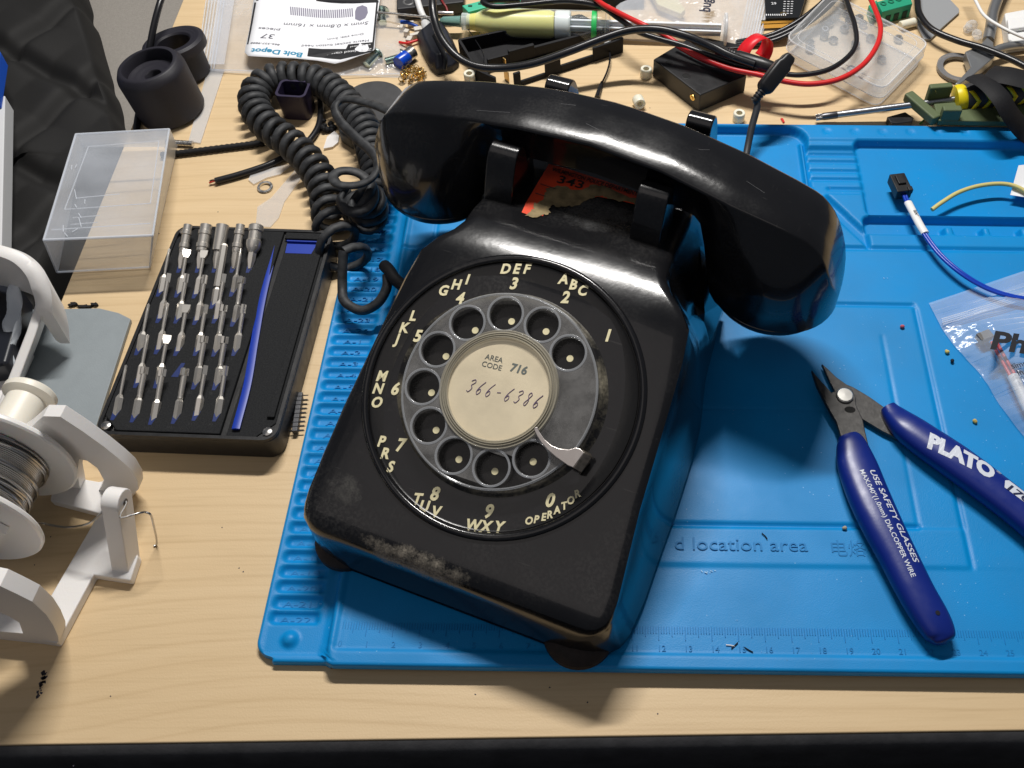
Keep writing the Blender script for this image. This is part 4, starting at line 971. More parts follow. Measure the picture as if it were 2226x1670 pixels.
# ------------------------------------------------------------------ solder stand and spool
def RP(px, py, o, n_):
    d = ray(px, py); o = Vector(o); n_ = Vector(n_); c_ = Vector((0, 0, HC)); return c_ + d*((o-c_).dot(n_)/d.dot(n_))
PRN = mat('white_printed_plastic', (0.80, 0.78, 0.76, 1), .45, sss=.12, bump=.25, bscale=1100)
sc_ = Vector((-237.8, 166.4, 40)); ph, tl = .09, -.05
ax = Vector((math.sin(ph)*math.cos(tl), math.cos(ph)*math.cos(tl), math.sin(tl)))
stand = thing('solder_stand', 'white printed solder stand with slanted side plates at the left desk edge', 'solder stand', (-225, 160, 0))
def plate(outline, org_, th_, holes=()):
    n_ = Vector((ax.x, ax.y, 0)).normalized(); P = [RP(x, y, org_, n_) for x, y in outline]
    P = [Vector((p.x, p.y, max(p.z, 0))) for p in P]; m = MB(); k = len(P)
    m.add(P + [p + n_*th_ for p in P], [tuple(range(k)), tuple(range(2*k-1, k-1, -1))] + [(i, (i+1) % k, k+(i+1) % k, k+i) for i in range(k)])
    return m
far_o = sc_ + ax*31.5
# far plate made of bars round its triangular opening
def bar(pa, pb, w1, w2, org_, th_):
    n_ = Vector((ax.x, ax.y, 0)).normalized(); A_, B_ = RP(*pa, org_, n_), RP(*pb, org_, n_)
    A_.z = max(A_.z, w1/2); B_.z = max(B_.z, w2/2)
    d = (B_-A_).normalized(); s_ = n_.cross(d); V = [A_ + s_*w1/2, A_ - s_*w1/2, B_ - s_*w2/2, B_ + s_*w2/2]
    return MB().add(V + [v + n_*th_ for v in V], [(0, 1, 2, 3), (7, 6, 5, 4), (0, 4, 5, 1), (1, 5, 6, 2), (2, 6, 7, 3), (3, 7, 4, 0)])
fp = plate([(20, 960), (60, 935), (94, 905), (131, 906), (180, 938), (227, 972), (262, 1000), (284, 1020), (299, 1045), (301, 1064), (290, 1100), (272, 1121), (222, 1114), (212, 1070), (222, 1056), (226, 1044), (212, 1018), (190, 1002), (172, 998), (168, 1030), (176, 1070), (205, 1112), (108, 1103), (60, 1085)], far_o, 5)
fp.build('side_plate', PRN, stand, world=True, smooth=20)
npl = plate([(-60, 1262), (0, 1274), (34, 1290), (70, 1308), (100, 1336), (116, 1360), (127, 1385), (128, 1402), (119, 1413), (0, 1397), (-60, 1388), (-60, 1368), (50, 1377), (42, 1354), (20, 1340), (-4, 1330), (-60, 1308)], Vector((-208, 133, 0)), 6)
npl.build('side_plate', PRN, stand, world=True, smooth=20)
# base frame
bs = MB()
inner = [W(207, 1127, 4.5), W(105, 1312, 4.5)]; 
bs.prism([(p.x, p.y) for p in (W(100, 1312, 4.5), W(213, 1118, 4.5), W(262, 1118, 4.5), W(300, 1210, 4.5), W(283, 1262, 4.5), W(203, 1250, 4.5), W(124, 1398, 4.5), W(70, 1388, 4.5), W(60, 1308, 4.5))], 0, 4.5)
bs.prism([(p.x, p.y) for p in (W(-80, 1250, 4.5), W(0, 1276, 4.5), W(104, 1312, 4.5), W(124, 1398, 4.5), W(0, 1378, 4.5), W(-80, 1360, 4.5))], 0, 4.3)
bs.prism([(p.x, p.y) for p in (W(108, 1088, 4.5), W(215, 1116, 4.5), W(250, 1100, 4.5), W(290, 1060, 4.5), W(120, 1030, 4.5))], 0, 4.4)
bs.build('base_frame', PRN, stand, world=True, bevel=.6)
# guide post on the right, rounded top with an eyelet
pf, pb = W(283, 1268, 0), W(306, 1217, 0)
dv = (pb-pf); dv.z = 0; dl = dv.length; dv.normalize(); nx_ = Vector((dv.y, -dv.x, 0))
prof = [(0, 0), (dl, 0), (dl+8.5, 21)]; 
lean = 15.5
for k in range(9):
    a = math.radians(-5 + 190*k/8); prof.append((dl*.5 + lean + 5.2*math.cos(a), 28 + 5.2*math.sin(a)))
prof = [(0, 0), (dl, 0)] + [(dl*.5 + lean + 5.2*math.cos(math.radians(-15+190*k/9)), 29 + 5.2*math.sin(math.radians(-15+190*k/9))) for k in range(10)]
post = MB(); V = [pf + dv*u + Vector((0, 0, v_)) for u, v_ in prof]; k = len(V); th_ = -7.0
post.add(V + [v + nx_*th_ for v in V], [tuple(range(k)), tuple(range(2*k-1, k-1, -1))] + [(i, (i+1) % k, k+(i+1) % k, k+i) for i in range(k)])
po = post.build('guide_post', PRN, stand, world=True, bevel=.5)
eye = pf + dv*(dl*.5+lean) + Vector((0, 0, 29))
ey = MB().lathe([(1.4, 0), (1.4, .2), (.001, .2)], 20, axisM(eye, nx_)); ey.build('eyelet', mat('eyelet_dark', (.12, .11, .1, 1), .6), stand, world=True)
# axle with its flanged knob
AX = mat('cream_printed_plastic', (0.80, 0.76, 0.66, 1), .42, sss=.15)
axl = MB(); A0 = axisM(sc_, ax); axl.lathe([(7.6, -12), (7.6, 51.5), (9.0, 52.2), (10.3, 53.2), (10.3, 55.4), (9.6, 56.2), (8.4, 56.2), (8.0, 55.6), (.001, 55.6)], 48, A0)
axl.build('axle_knob', AX, stand, world=True, smooth=40)
spool = thing('solder_spool', 'white spool wound with shiny solder wire on the printed stand', 'solder spool', sc_ - Vector((0, 0, 30)))
SPW = mat('translucent_white_spool', (.80, .79, .77, 1), .35, sss=.35)
for off in (-1.2, 27.0):
    MB().ring([(7.9, -1.3), (29.4, -1.3), (30.1, -.6), (30.1, .6), (29.4, 1.3), (12, 1.3), (7.9, 1.3)], 72, axisM(sc_ + ax*off, ax)).build('flange', SPW, spool, world=True, smooth=40)
MB().ring([(20.4, -1.5), (20.4, -4.5), (12.0, -4.5), (12.0, -1.5)], 5, axisM(sc_ + ax*(-1.4), ax)).build('hub', SPW, spool, world=True, smooth=20)
SOL = mat('solder_wire', (.50, .49, .48, 1), .28, metal=1.0)
wd = MB(); wd.lathe([(17.5, .2), (18, 25.6)], 40, A0)
pts = []
nt_ = 36
for i in range(nt_*32+1):
    t = i/32; a = 2*math.pi*t; z = .8 + 24.6*((t/nt_)); pts.append(A0 @ Vector((19.0*math.cos(a), 19.0*math.sin(a), z)))
wd.tube(pts, .42, 5)
rd = random.Random(5)
for s_ in range(11):                       # looser crossing turns on top
    pts = []; z0 = rd.uniform(3, 23); z1 = min(25, max(.8, z0 + rd.uniform(-9, 9))); a0 = rd.uniform(0, 6)
    for i in range(49):
        t = i/48; a = a0 + 2*math.pi*t*1.0; pts.append(A0 @ Vector(((19.9+.2*math.sin(3*a))*math.cos(a), (19.9+.2*math.sin(3*a))*math.sin(a), lerp(z0, z1, .5-.5*math.cos(math.pi*t)))))
    wd.tube(pts, .42, 5)
wd.build('solder_winding', SOL, spool, world=True, smooth=60)
fr = catmull([sc_ + Vector((17.5, 3, -12)), W(94, 1138, 14), W(112, 1142, 17), W(150, 1146, 20), W(200, 1134, 26), eye - nx_*5, eye + nx_*.5, W(262, 1125, 30), W(300, 1116, 29), W(316, 1114, 27), W(328, 1120, 25), W(334, 1142, 16), W(340, 1170, 5), W(340, 1184, .8), W(334, 1187, .6)], 7)
MB().tube(fr, .42, 6).build('loose_solder_end', SOL, spool, world=True, smooth=60)

# ------------------------------------------------------------------ white dispenser arch at the left edge
arch = thing('tape_dispenser', 'white rounded plastic dispenser with a dark inside, cut off by the left frame edge', 'dispenser', W(20, 760, 0))
def arch_pts(L_): return [W(x, y, z) for x, y, z in L_]
outer = arch_pts([(-90, 560, 42), (-50, 540, 48), (0, 548, 50), (48, 566, 48), (80, 598, 44), (94, 640, 38), (100, 684, 30)])
m = MB(); Pq = catmull(outer, 8); T_, N_ = frames(Pq)
rr_ = [[p + Vector((0, 0, 1))*a_ + Vector((T_[i].y, -T_[i].x, 0)).normalized()*b__ for a_, b__ in ((3, -1.5), (3.6, 1.5), (2.5, 3.6), (-20, 4.4), (-22, 3), (-21, -2), (0, -3.4))] for i, p in enumerate(Pq)]
m.loft(rr_).build('arch', PRN, arch, world=True, smooth=45)
m = MB(); lo = [W(x, y, z) for x, y, z in ((108, 650, 30), (88, 660, 32), (-4, 884, 10), (-70, 960, 10), (20, 890, 4), (66, 782, 10))]
m.loft([[W(84, 640, 34), W(104, 650, 32), W(112, 664, 12), W(92, 660, 10)], [W(58, 720, 26), W(78, 728, 25), W(84, 744, 6), W(62, 740, 4)], [W(0, 868, 14), W(24, 872, 13), W(28, 886, 2), W(0, 884, 0)], [W(-60, 990, 6), W(-40, 990, 6), W(-30, 1000, 0), W(-60, 1000, 0)]])
m.build('side_wall', PRN, arch, world=True, bevel=.8)
m = MB(); m.prism([(p.x, p.y) for p in (W(66, 760, 8), W(48, 800, 8), W(12, 880, 8), (W(-60, 900, 8)), W(-60, 800, 8), W(20, 792, 8))], 3, 8); m.build('foot_plate', PRN, arch, world=True, bevel=.6)
dk = MB(); dk.prism([(p.x, p.y) for p in (W(-60, 580, 20), W(10, 590, 20), W(40, 620, 20), W(40, 700, 20), W(14, 790, 20), W(-60, 800, 20))], 3.2, 20); dk.build('dark_roll', mat('dark_tape_roll', (.01, .012, .018, 1), .35), arch, world=True, bevel=2)
m = MB()
def crumple(u, v):
    a_ = W(22 + 30*v - 4*u, 570 + 250*u, 34 - 26*u); return (a_.x + 2.2*math.sin(9*u + 4*v), a_.y, a_.z + 2.5*math.sin(13*u)*math.cos(5*v) + 6*v)
m.grid(crumple, 30, 10).build('crumpled_film', film('milky_film', (.8, .85, .9, 1), .55, .3), arch, world=True, smooth=30, solid=.2)

# ------------------------------------------------------------------ clear empty box lying tilted at the desk's left edge
cbx = thing('clear_plastic_box', 'empty frosted clear box tilted over the left desk edge', 'plastic box', W(230, 560, 0))
# top face corners in the picture and their heights
TL, TR, BR, BL = W(165, 292, 26), W(368, 281, 26), W(332, 512, 26), W(95, 522, 26)
lTL, lTR, lBR, lBL = W(180, 318, 4), W(384, 318, 2), W(326, 581, 1), W(124, 592, 1)
def quadshell(m, q, inner=False): m.add(q, [(0, 1, 2, 3)])
m = MB()
def wall(A_, B_, C_, D_):
    m.grid(lambda u, v: lerp(lerp(Vector(A_), Vector(B_), u), lerp(Vector(D_), Vector(C_), u), v), 6, 6)
wall(TL, TR, BR, BL); m.build('box_lid_face', FROST, cbx, world=True, smooth=0, solid=.9)
m = MB(); wall(TL, TR, lTR, lTL); m.build('box_side', FROST, cbx, world=True, smooth=0, solid=.9)
m = MB(); wall(TR, BR, lBR, lTR); m.build('box_side', FROST, cbx, world=True, smooth=0, solid=.9)
m = MB(); wall(BR, BL, lBL, lBR); m.build('box_side', FROST, cbx, world=True, smooth=0, solid=.9)
m = MB(); wall(BL, TL, lTL, lBL); m.build('box_side', FROST, cbx, world=True, smooth=0, solid=.9)
# moulded lines: rims, hinge line and inner ribs
EDGE = film('bright_plastic_edge', (.85, .88, .92, 1), .36, .2)
m = MB()
for a_, b__, r_ in ((TL, TR, .5), (TR, BR, .5), (BR, BL, .6), (BL, TL, .55), (lBL, lBR, .5), (BL, lBL, .45), (BR, lBR, .45), (TR, lTR, .4)): m.tube([a_, b__], r_, 8)
def onlid(u, v, dz=0): p = lerp(lerp(TL, TR, u), lerp(BL, BR, u), v); return Vector((p.x, p.y, p.z + dz))
for (u0, v0, u1, v1) in ((.16, .12, .9, .10), (.16, .12, .10, .72), (.10, .72, .92, .70), (.03, .90, .95, .88), (.9, .1, .92, .7), (.18, .62, .6, .6), (.2, .80, .45, .79), (.2, .86, .45, .85)):
    m.tube([onlid(u0, v0, -1), onlid(u1, v1, -1)], .25, 6)
rd = random.Random(2)
for i in range(10):
    u, v = rd.uniform(.05, .3), rd.uniform(.3, .95); m.tube([onlid(u, v, .3), onlid(u+rd.uniform(-.05, .08), v+rd.uniform(.02, .09), .3)], .22, 5)
m.build('moulded_ridge', EDGE, cbx, world=True, smooth=60)

# ------------------------------------------------------------------ knob, ring and cable by the cabinet
def upright(px, py, z=0): p = W(px, py, z); return Matrix.Translation((p.x, p.y, 0))
kx = axisM(W(376, 240, 0), (-.12, .03, 1))
knob = thing('printed_cylinder', 'matte black printed cylinder with a recessed top and centre hole', 'knob', Mx=kx)
PRB = mat('black_printed_plastic', (0.016, 0.015, 0.022, 1), .5, bump=.0)
nt = PRB.node_tree; wv = nt.nodes.new('ShaderNodeTexWave'); wv.bands_direction = 'Z'; wv.inputs['Scale'].default_value = 900; tcn = nt.nodes.new('ShaderNodeTexCoord'); nt.links.new(tcn.outputs['Object'], wv.inputs['Vector'])
bpn = nt.nodes.new('ShaderNodeBump'); bpn.inputs['Strength'].default_value = .35; bpn.inputs['Distance'].default_value = .0002; nt.links.new(wv.outputs['Fac'], bpn.inputs['Height']); nt.links.new(bpn.outputs[0], nt.nodes['Principled BSDF'].inputs['Normal'])
_kb = MB().lathe([(17.2, 0), (18.0, .8), (18.4, 26), (18.0, 28), (16.2, 31.2), (15.6, 31.6), (13.9, 31.6), (13.6, 31), (13.3, 25.4), (4.6, 24.6), (4.2, 24.0), (4.1, 17), (.001, 17)], 72)
_kb.build('knob_body', PRB, knob, smooth=35)
kx = axisM(W(408, 160, 0), (-.12, .12, 1))
ringk = thing('printed_ring', 'shiny black wheel shaped ring behind the printed knob', 'ring', Mx=kx)
_kb = MB().ring([(8.8, 2), (9.2, 20), (10, 21), (15, 22), (17.2, 21), (17.6, 18), (17.4, 16), (13.5, 14.5), (13.2, 3), (13.2, .0), (10, 0)], 64); _kb.v = [Vector(v) for v in _kb.v]
_kb.build('ring_body', PRB, ringk, smooth=35)
def cable(name, pts, r, mat_, label, cat, group=None, n=10, k=10):
    m = MB(); m.tube(catmull(Wp(pts), k), r, n); o = m.build(name, mat_, smooth=70); tag(o, label, cat, group); return o
cable('power_cable', [(372, -60, 40), (350, 0, 36), (336, 50, 30), (326, 100, 22), (318, 150, 12), (310, 200, 4), (300, 256, 2.2), (296, 290, 2.2)], 1.9, CABLE, 'black cable hanging in front of the grey cabinet and behind the printed knob', 'cable')

# ------------------------------------------------------------------ small things on the bare desk
# zip bag with a printed label
bag = thing('bolt_bag', 'clear zip bag with a white bolt label, lying upside down at the top', 'plastic bag', W(640, 80, 0))
def bagq(c, uv_n=(24, 14), puff=3.0, z0=1.0, seed=0, wr=.5):
    rd = random.Random(seed); a1, a2, a3 = rd.uniform(0, 6), rd.uniform(0, 6), rd.uniform(0, 6)
    def fn(u, v):
        p = lerp(lerp(c[0], c[1], u), lerp(c[3], c[2], u), v)
        return (p.x, p.y, z0 + puff*math.sin(math.pi*u)**.6*math.sin(math.pi*v)**.6 + wr*math.sin(11*u+a1+3*v)*math.sin(7*v+a2) + wr*.5*math.sin(23*v+a3+9*u))
    return fn
cq = [W(424, 152, 2), W(880, 165, 2), W(884, -90, 2), W(470, -110, 2)]
m = MB().grid(bagq(cq, puff=5, seed=3, wr=1.4), 60, 36); m.build('bag_film', CLEAR, bag, world=True, smooth=50)
m = MB().grid(bagq(cq, puff=0.2, z0=.4, seed=4, wr=.1), 10, 6); m.build('bag_back', film('clear_back_film', (.85, .87, .9, 1), .10, .15), bag, world=True, smooth=50)
m = MB()
for i in range(7): x0 = 428+i*6.5; m.tube(Wp([(x0-2, 150, 2.2), (x0+12, 60, 3.0), (x0+26, -40, 3.0)]), .35, 5)
m.tube(Wp([(424, 151, 1.5), (520, 153, 2.5), (700, 164, 2.5), (880, 160, 1.5)]), .4, 5)
m.build('zip_closure', EDGE, bag, world=True, smooth=60)
m = MB(); m.prism([(p.x, p.y) for p in (W(458, 152, 3), W(492, 152, 3), W(520, -30, 3), W(486, -40, 3))], 6.9, 7.1); m.build('pale_strip', film('bag_seam', (.8, .82, .86, 1), .2, .3), bag, world=True, smooth=0)
lc = [W(531, 116, 8), W(556, -52, 8), W(822, -52, 8), W(818, 112, 8)]
# label: a slightly buckled sheet
LX = (lc[3]-lc[0]); 
def lab_pt(px, py, dz=0.0):
    """point on the label's buckled surface"""
    z = 8.0; 
    for _ in range(3):
        p = W(px, py, z); z = 7.6 + 1.2*math.sin(p.x*.09+1.2) + .5*math.sin(p.y*.11)
    return Vector((p.x, p.y, z + dz))
outl = [(540, 122), (532, 114), (534, 100), (545, 50), (556, -40), (700, -44), (828, -46), (826, 0), (818, 50), (814, 108), (806, 114), (780, 122), (748, 134), (728, 139), (690, 132), (640, 127), (590, 125)]
m = MB(); import mathutils.geometry as GEO
def sheet(px_outline, dz, fn, th_=.12):
    P = [fn(x, y, dz) for x, y in px_outline]
    xs_ = [p.x for p in P]; ys_ = [p.y for p in P]
    P2 = []
    for i in range(len(px_outline)):          # densify the border
        a_, b__ = px_outline[i], px_outline[(i+1) % len(px_outline)]
        for t in (0, .34, .67): P2.append((lerp(a_[0], b__[0], t), lerp(a_[1], b__[1], t)))
    cxp = sum(p[0] for p in P2)/len(P2); cyp = sum(p[1] for p in P2)/len(P2)
    V = [fn(cxp, cyp, dz)]; F = []; n_ = len(P2)
    for ring_ in range(1, 9):
        t = ring_/8
        for p in P2: V.append(fn(lerp(cxp, p[0], t), lerp(cyp, p[1], t), dz))
    for i in range(n_): F.append((0, 1+i, 1+(i+1) % n_))
    for r_ in range(7):
        for i in range(n_): a0 = 1+r_*n_; F.append((a0+i, a0+n_+i, a0+n_+(i+1) % n_, a0+(i+1) % n_))
    return MB().add(V, F)
PAP = mat('white_label_paper', (.84, .85, .88, 1), .4, noise=.04)
lb = sheet(outl, 0, lab_pt); labo = lb.build('label', PAP, bag, world=True, smooth=40, solid=.12)
def ltext(mb, s, cx_, cy_, x1, y1, cap, **k):
    """text whose reading direction runs from pixel (cx_,cy_) to (x1,y1) (centre to centre-right end)"""
    a_, b__ = lab_pt(cx_, cy_, .2), lab_pt(x1, y1, .2); d = b__-a_; L_ = d.length; d.z = 0
    tmp = MB(); text(tmp, s, cap, Matrix.Identity(4), ext=.03, align='LEFT', **k)
    xs_ = [v.x for v in tmp.v]; kx_ = L_/max(1e-3, (max(xs_)-min(xs_))); Mx = axisM((0, 0, 0), (0, 0, 1), d)
    V = []
    for v in tmp.v:
        q = Mx @ Vector(((v.x-min(xs_))*kx_, v.y, 0)); p = Vector((a_.x+q.x, a_.y+q.y, 0))
        p.z = 7.6 + 1.2*math.sin(p.x*.09+1.2) + .5*math.sin(p.y*.11) + .16 + v.z; V.append(p)
    mb.add(V, tmp.f)
m = MB()
ltext(m, '5mm x 0.8mm x 16mm', 801, 50, 617, 53, 3.1, shear=.1)
ltext(m, 'pieces', 608, 66, 562, 62, 2.4); ltext(m, '37', 596, 80, 568, 78, 4.6)
ltext(m, 'Drive size: 3mm', 790, 74, 712, 86, 2.0); ltext(m, 'Metric socket button head', 802, 88, 656, 100, 2.3)
ltext(m, '866-337-9888', 608, 98, 545, 94, 1.6)
wmb = m.build('label_print', mat('grey_label_print', (.09, .09, .12, 1), .5), bag, world=True, smooth=0)
m = MB(); ltext(m, 'Bolt Depot', 657, 120, 546, 110, 4.2, off=.03); m.build('label_print', mat('teal_print', (.03, .25, .42, 1), .5), bag, world=True, smooth=0)
m = MB(); m.add([lab_pt(x, y, .15) for x, y in ((671, 105), (700, 107), (752, 107), (757, 97), (812, 92), (810, 113), (775, 122), (740, 130), (700, 126), (668, 123))], [tuple(range(10))])
m.add([lab_pt(x, y, .15) for x, y in ((557, 2), (690, 3), (823, 6), (824, -40), (558, -36))], [tuple(range(5))])
m.add([lab_pt(x, y, .15) for x, y in ((818, 6), (822, 6), (812, 108), (808, 108))], [(0, 1, 2, 3)])
m.add([lab_pt(x, y, .15) for x, y in ((553, 6), (557, 6), (540, 97), (537, 97))], [(0, 1, 2, 3)])
m.build('label_band', mat('black_label_band', (.02, .02, .022, 1), .45), bag, world=True, smooth=0)
m = MB()
def ltext2(mb, *a, **k): ltext(mb, *a, **k); 
ltext(m, 'Zinc plated class 12.9', 808, 108, 694, 119, 2.3); m.v = [v + Vector((0, 0, .12)) for v in m.v]
k0 = len(m.v); ltext(m, 'alloy steel', 806, 98, 762, 103, 1.5); ltext(m, 'A 10 G4', 795, 0, 735, -1, 3.0)
m.v = [v + (Vector((0, 0, .12)) if i >= k0 else Vector((0, 0, 0))) for i, v in enumerate(m.v)]
m.build('label_print', mat('white_print', (.8, .8, .82, 1), .5), bag, world=True, smooth=0)
# drawing of a screw on the label
m = MB()
for i in range(30):
    x = 632 + i*4.6; y = 27 + 4*math.sin((i-6)*.13); P = [lab_pt(x+dx, y+dy, .17) for dx, dy in ((-1.5, -9), (1.2, -9), (2.4, 9), (-.3, 9))]; m.add(P, [(0, 1, 2, 3)])
P = [(772, 25), (776, 16), (788, 12), (798, 16), (800, 28), (794, 40), (782, 46), (772, 42)]; m.add([lab_pt(x, y, .17) for x, y in P], [tuple(range(8))])
m.build('label_picture', mat('violet_grey_print', (.22, .21, .28, 1), .5), bag, world=True, smooth=0)
# loose bolts inside the bag
def bolt(name, px, py, z, dirv, L_, r_, label, cat='bolt', group='zinc bolts inside the clear bag', mat_=None):
    t = thing(name, label, cat, Mx=axisM(W(px, py, z), dirv), group=group)
    th = MB(); pr_ = [(.001, 0)]
    k_ = int(L_/.8)
    for i in range(k_): pr_ += [(r_, i*.8+.1), (r_*.84, i*.8+.5)]
    pr_ += [(r_, L_)]; th.lathe(pr_, 18); th.build('thread', mat_ or STEEL, t, smooth=25)
    MB().lathe([(r_*1.9, L_), (r_*1.9, L_+.8), (r_*1.2, L_+2.6), (r_*.7, L_+2.8), (r_*.6, L_+1.2), (.001, L_+1.2)], 22).build('bolt_head', mat_ or STEEL, t, smooth=35)
ZN = mat('zinc_plating', (.55, .66, .62, 1), .25, metal=1.0)
for i, (x, y, d, lb_) in enumerate([(796, 142, (.5, 1, .05), 'zinc bolt in the bag just below the label edge'), (838, 134, (1, .45, .05), 'zinc bolt in the bag beside the blue capacitor'), (832, 50, (-.2, 1, .05), 'zinc bolt in the bag right of the label near the top')]):
    bolt('bolt', x, y, 3.2, d, 10, 2.4, lb_, mat_=ZN)
bolt('machine_screw', 420, 313, 1.8, (-1, .06, 0), 12, 1.7, 'short steel screw poking out from behind the clear empty box', 'screw', None)
# pale translucent strip
P = [(452, 150), (488, 152), (436, 312), (410, 308)]
m = MB().prism([(W(x, y, .6).x, W(x, y, .6).y) for x, y in P], .4, 1.0); m.build('clear_strip', film('milky_strip', (.8, .82, .84, 1), .30, .3), bevel=.1); tag(bpy.data.objects['clear_strip'], 'narrow translucent plastic strip on the desk right of the printed knob', 'strip')
# ribbed sleeve and cut cable
m = MB(); Pq = catmull(Wp([(350, 338, 1.8), (420, 330, 1.8), (500, 320, 1.8), (574, 311, 1.8)]), 14); m.tube(Pq, [1.6 + (.35 if i % 2 else 0) for i in range(len(Pq))], 10)
o = m.build('ribbed_sleeve', BLKM, smooth=80); tag(o, 'ribbed black cable sleeve lying between the clear box and the coiled cord', 'cable sleeve')
cable('thin_wire', [(574, 311, 1.6), (600, 312, 1.2), (640, 318, 1.0), (690, 330, 1.0)], .5, CABLE, 'thin black wire coming out of the ribbed sleeve', 'wire')
cut = thing('cut_cable', 'short cut black cable with bare red and copper ends', 'cable', W(560, 360, 0))
MB().tube(catmull(Wp([(468, 394, 2), (520, 380, 2), (580, 360, 2.2), (622, 340, 2.4), (660, 318, 2.4), (690, 280, 2.4), (698, 240, 2.4), (694, 210, 3)]), 8), 1.8, 12).build('jacket', CABLE, cut, world=True, smooth=70)
MB().tube(catmull(Wp([(470, 393, 2), (462, 395, 2), (455, 398, 1.6)]), 4), .5, 6).build('core', mat('red_core', (.45, .04, .02, 1), .4), cut, world=True)
MB().tube(catmull(Wp([(470, 392, 2.4), (462, 392, 2.4), (456, 394, 2)]), 4), .5, 6).build('core', mat('dark_core', (.05, .03, .02, 1), .4), cut, world=True)
m = MB().ring([(2.6, 0), (4.0, .2), (4.1, .9), (3.9, 1.2), (2.7, 1.2)], 40, Matrix.Translation(W(577, 409, 0)) @ Matrix.Rotation(.06, 4, 'X')); o = m.build('spring_washer', STEEL, smooth=35); tag(o, 'small steel washer on the desk above the bit case', 'washer')
# thin clear offcuts
fc = thing('clear_offcut', 'thin clear plastic offcut under the coiled cord', 'offcut', W(640, 420, 0))
m = MB(); m.prism([(W(x, y, .5).x, W(x, y, .5).y) for x, y in ((556, 492), (588, 494), (606, 474), (618, 440), (680, 352), (664, 344), (590, 430), (560, 450))], .3, .7); m.build('sheet', film('thin_offcut', (.85, .85, .85, 1), .22, .12), fc, world=True, smooth=0)
m = MB(); m.prism([(W(x, y, .5).x, W(x, y, .5).y) for x, y in ((540, 392), (548, 378), (570, 372), (640, 356), (610, 380), (580, 388), (552, 402))], .8, 1.1); m.build('sheet', film('thin_offcut2', (.85, .85, .85, 1), .3, .1), fc, world=True, smooth=0)
m = MB(); m.prism([(W(x, y, .5).x, W(x, y, .5).y) for x, y in ((712, 300), (728, 288), (738, 298), (736, 312), (724, 322), (704, 326))], 1.2, 1.6); m.build('sheet', film('thin_offcut3', (.9, .88, .86, 1), .6, .3), fc, world=True, smooth=0)
# purple black printed cup, grey disc, blobs
cup = thing('printed_cup', 'dark violet printed cup standing inside the loop of the coiled cord', 'cup', W(652, 244, 0), -4)
m = MB(); o1, o2 = rrect(-8.5, -7, 8.5, 7, 3), rrect(-7.2, -5.7, 7.2, 5.7, 2.4); n = len(o1)
m.add([(x*.92, y*.92, 0) for x, y in o1] + [(x, y, 17) for x, y in o1] + [(x, y, 17) for x, y in o2] + [(x, y, 6) for x, y in o2],
      [f for i in range(n) for j in (((i+1) % n),) for f in ((i, j, n+j, n+i), (n+i, n+j, 2*n+j, 2*n+i), (2*n+i, 2*n+j, 3*n+j, 3*n+i))] + [tuple(range(3*n, 4*n)), tuple(range(n-1, -1, -1))])
m.build('cup_wall', mat('violet_black_print', (.022, .016, .045, 1), .45), cup, smooth=35)
p = W(812, 222, 1); m = MB().lathe([(17, .2), (17.4, .6), (17.2, 1.8), (.001, 1.9)], 56, Matrix.Translation((p.x, p.y, 0))); o = m.build('rubber_disc', mat('dark_grey_rubber', (.05, .05, .052, 1), .5, noise=.2), smooth=40); tag(o, 'flat dark grey rubber disc behind the coiled cord', 'disc')
m = MB(); m.prism([(W(x, y, 2).x, W(x, y, 2).y) for x, y in ((738, 262), (760, 262), (790, 296), (792, 318), (766, 322), (742, 306))], 0, 9); o = m.build('rubber_wedge', RUBBER, bevel=1.5); tag(o, 'black rubber block below the curled cord ribbon', 'block')
m = MB()
rd = random.Random(6)
for i in range(9): p = W(712 + rd.uniform(-10, 14), 270 + rd.uniform(-12, 18), 2); m.sphere((p.x, p.y, rd.uniform(1, 3)), rd.uniform(1.1, 2.2), 8)
o = m.build('black_crumbs', BLKM, smooth=60); tag(o, 'small black crumbly lump next to the coiled cord', 'lump', kind=None)
# pin headers
for i, (x0, y0, x1, y1, lb_) in enumerate([(648, 852, 642, 945, 'nine pin header strip lying beside the blue mat edge, left of the other'), ]):
    a_, b__ = W(653, 855, 2.5), W(641, 940, 2.5); hd_ = thing('pin_header', 'grey pin header strip with silver pins against the left mat edge', 'pin header', (lerp(a_.x, b__.x, .5), lerp(a_.y, b__.y, .5), 0))
    d = (b__-a_)/9.0; m = MB(); pn = MB(); ang_ = math.degrees(math.atan2(d.y, d.x))
    for k in range(9):
        c_ = a_ + d*(k+.5); m.box((c_.x, c_.y, 2.4), (2.25, 2.4, 2.4), rz=ang_)
        q = Vector((-d.y, d.x, 0)).normalized(); q = q if q.x > 0 else -q
        pn.tube([c_ - q*3.3 + Vector((0, 0, -.2)), c_ + q*3.6 + Vector((0, 0, -.2))], .32, 4)
    m.build('housing', mat('grey_pin_housing', (.06, .062, .07, 1), .45), hd_, world=True, bevel=.3); pn.build('pin', STEEL, hd_, world=True, smooth=0)
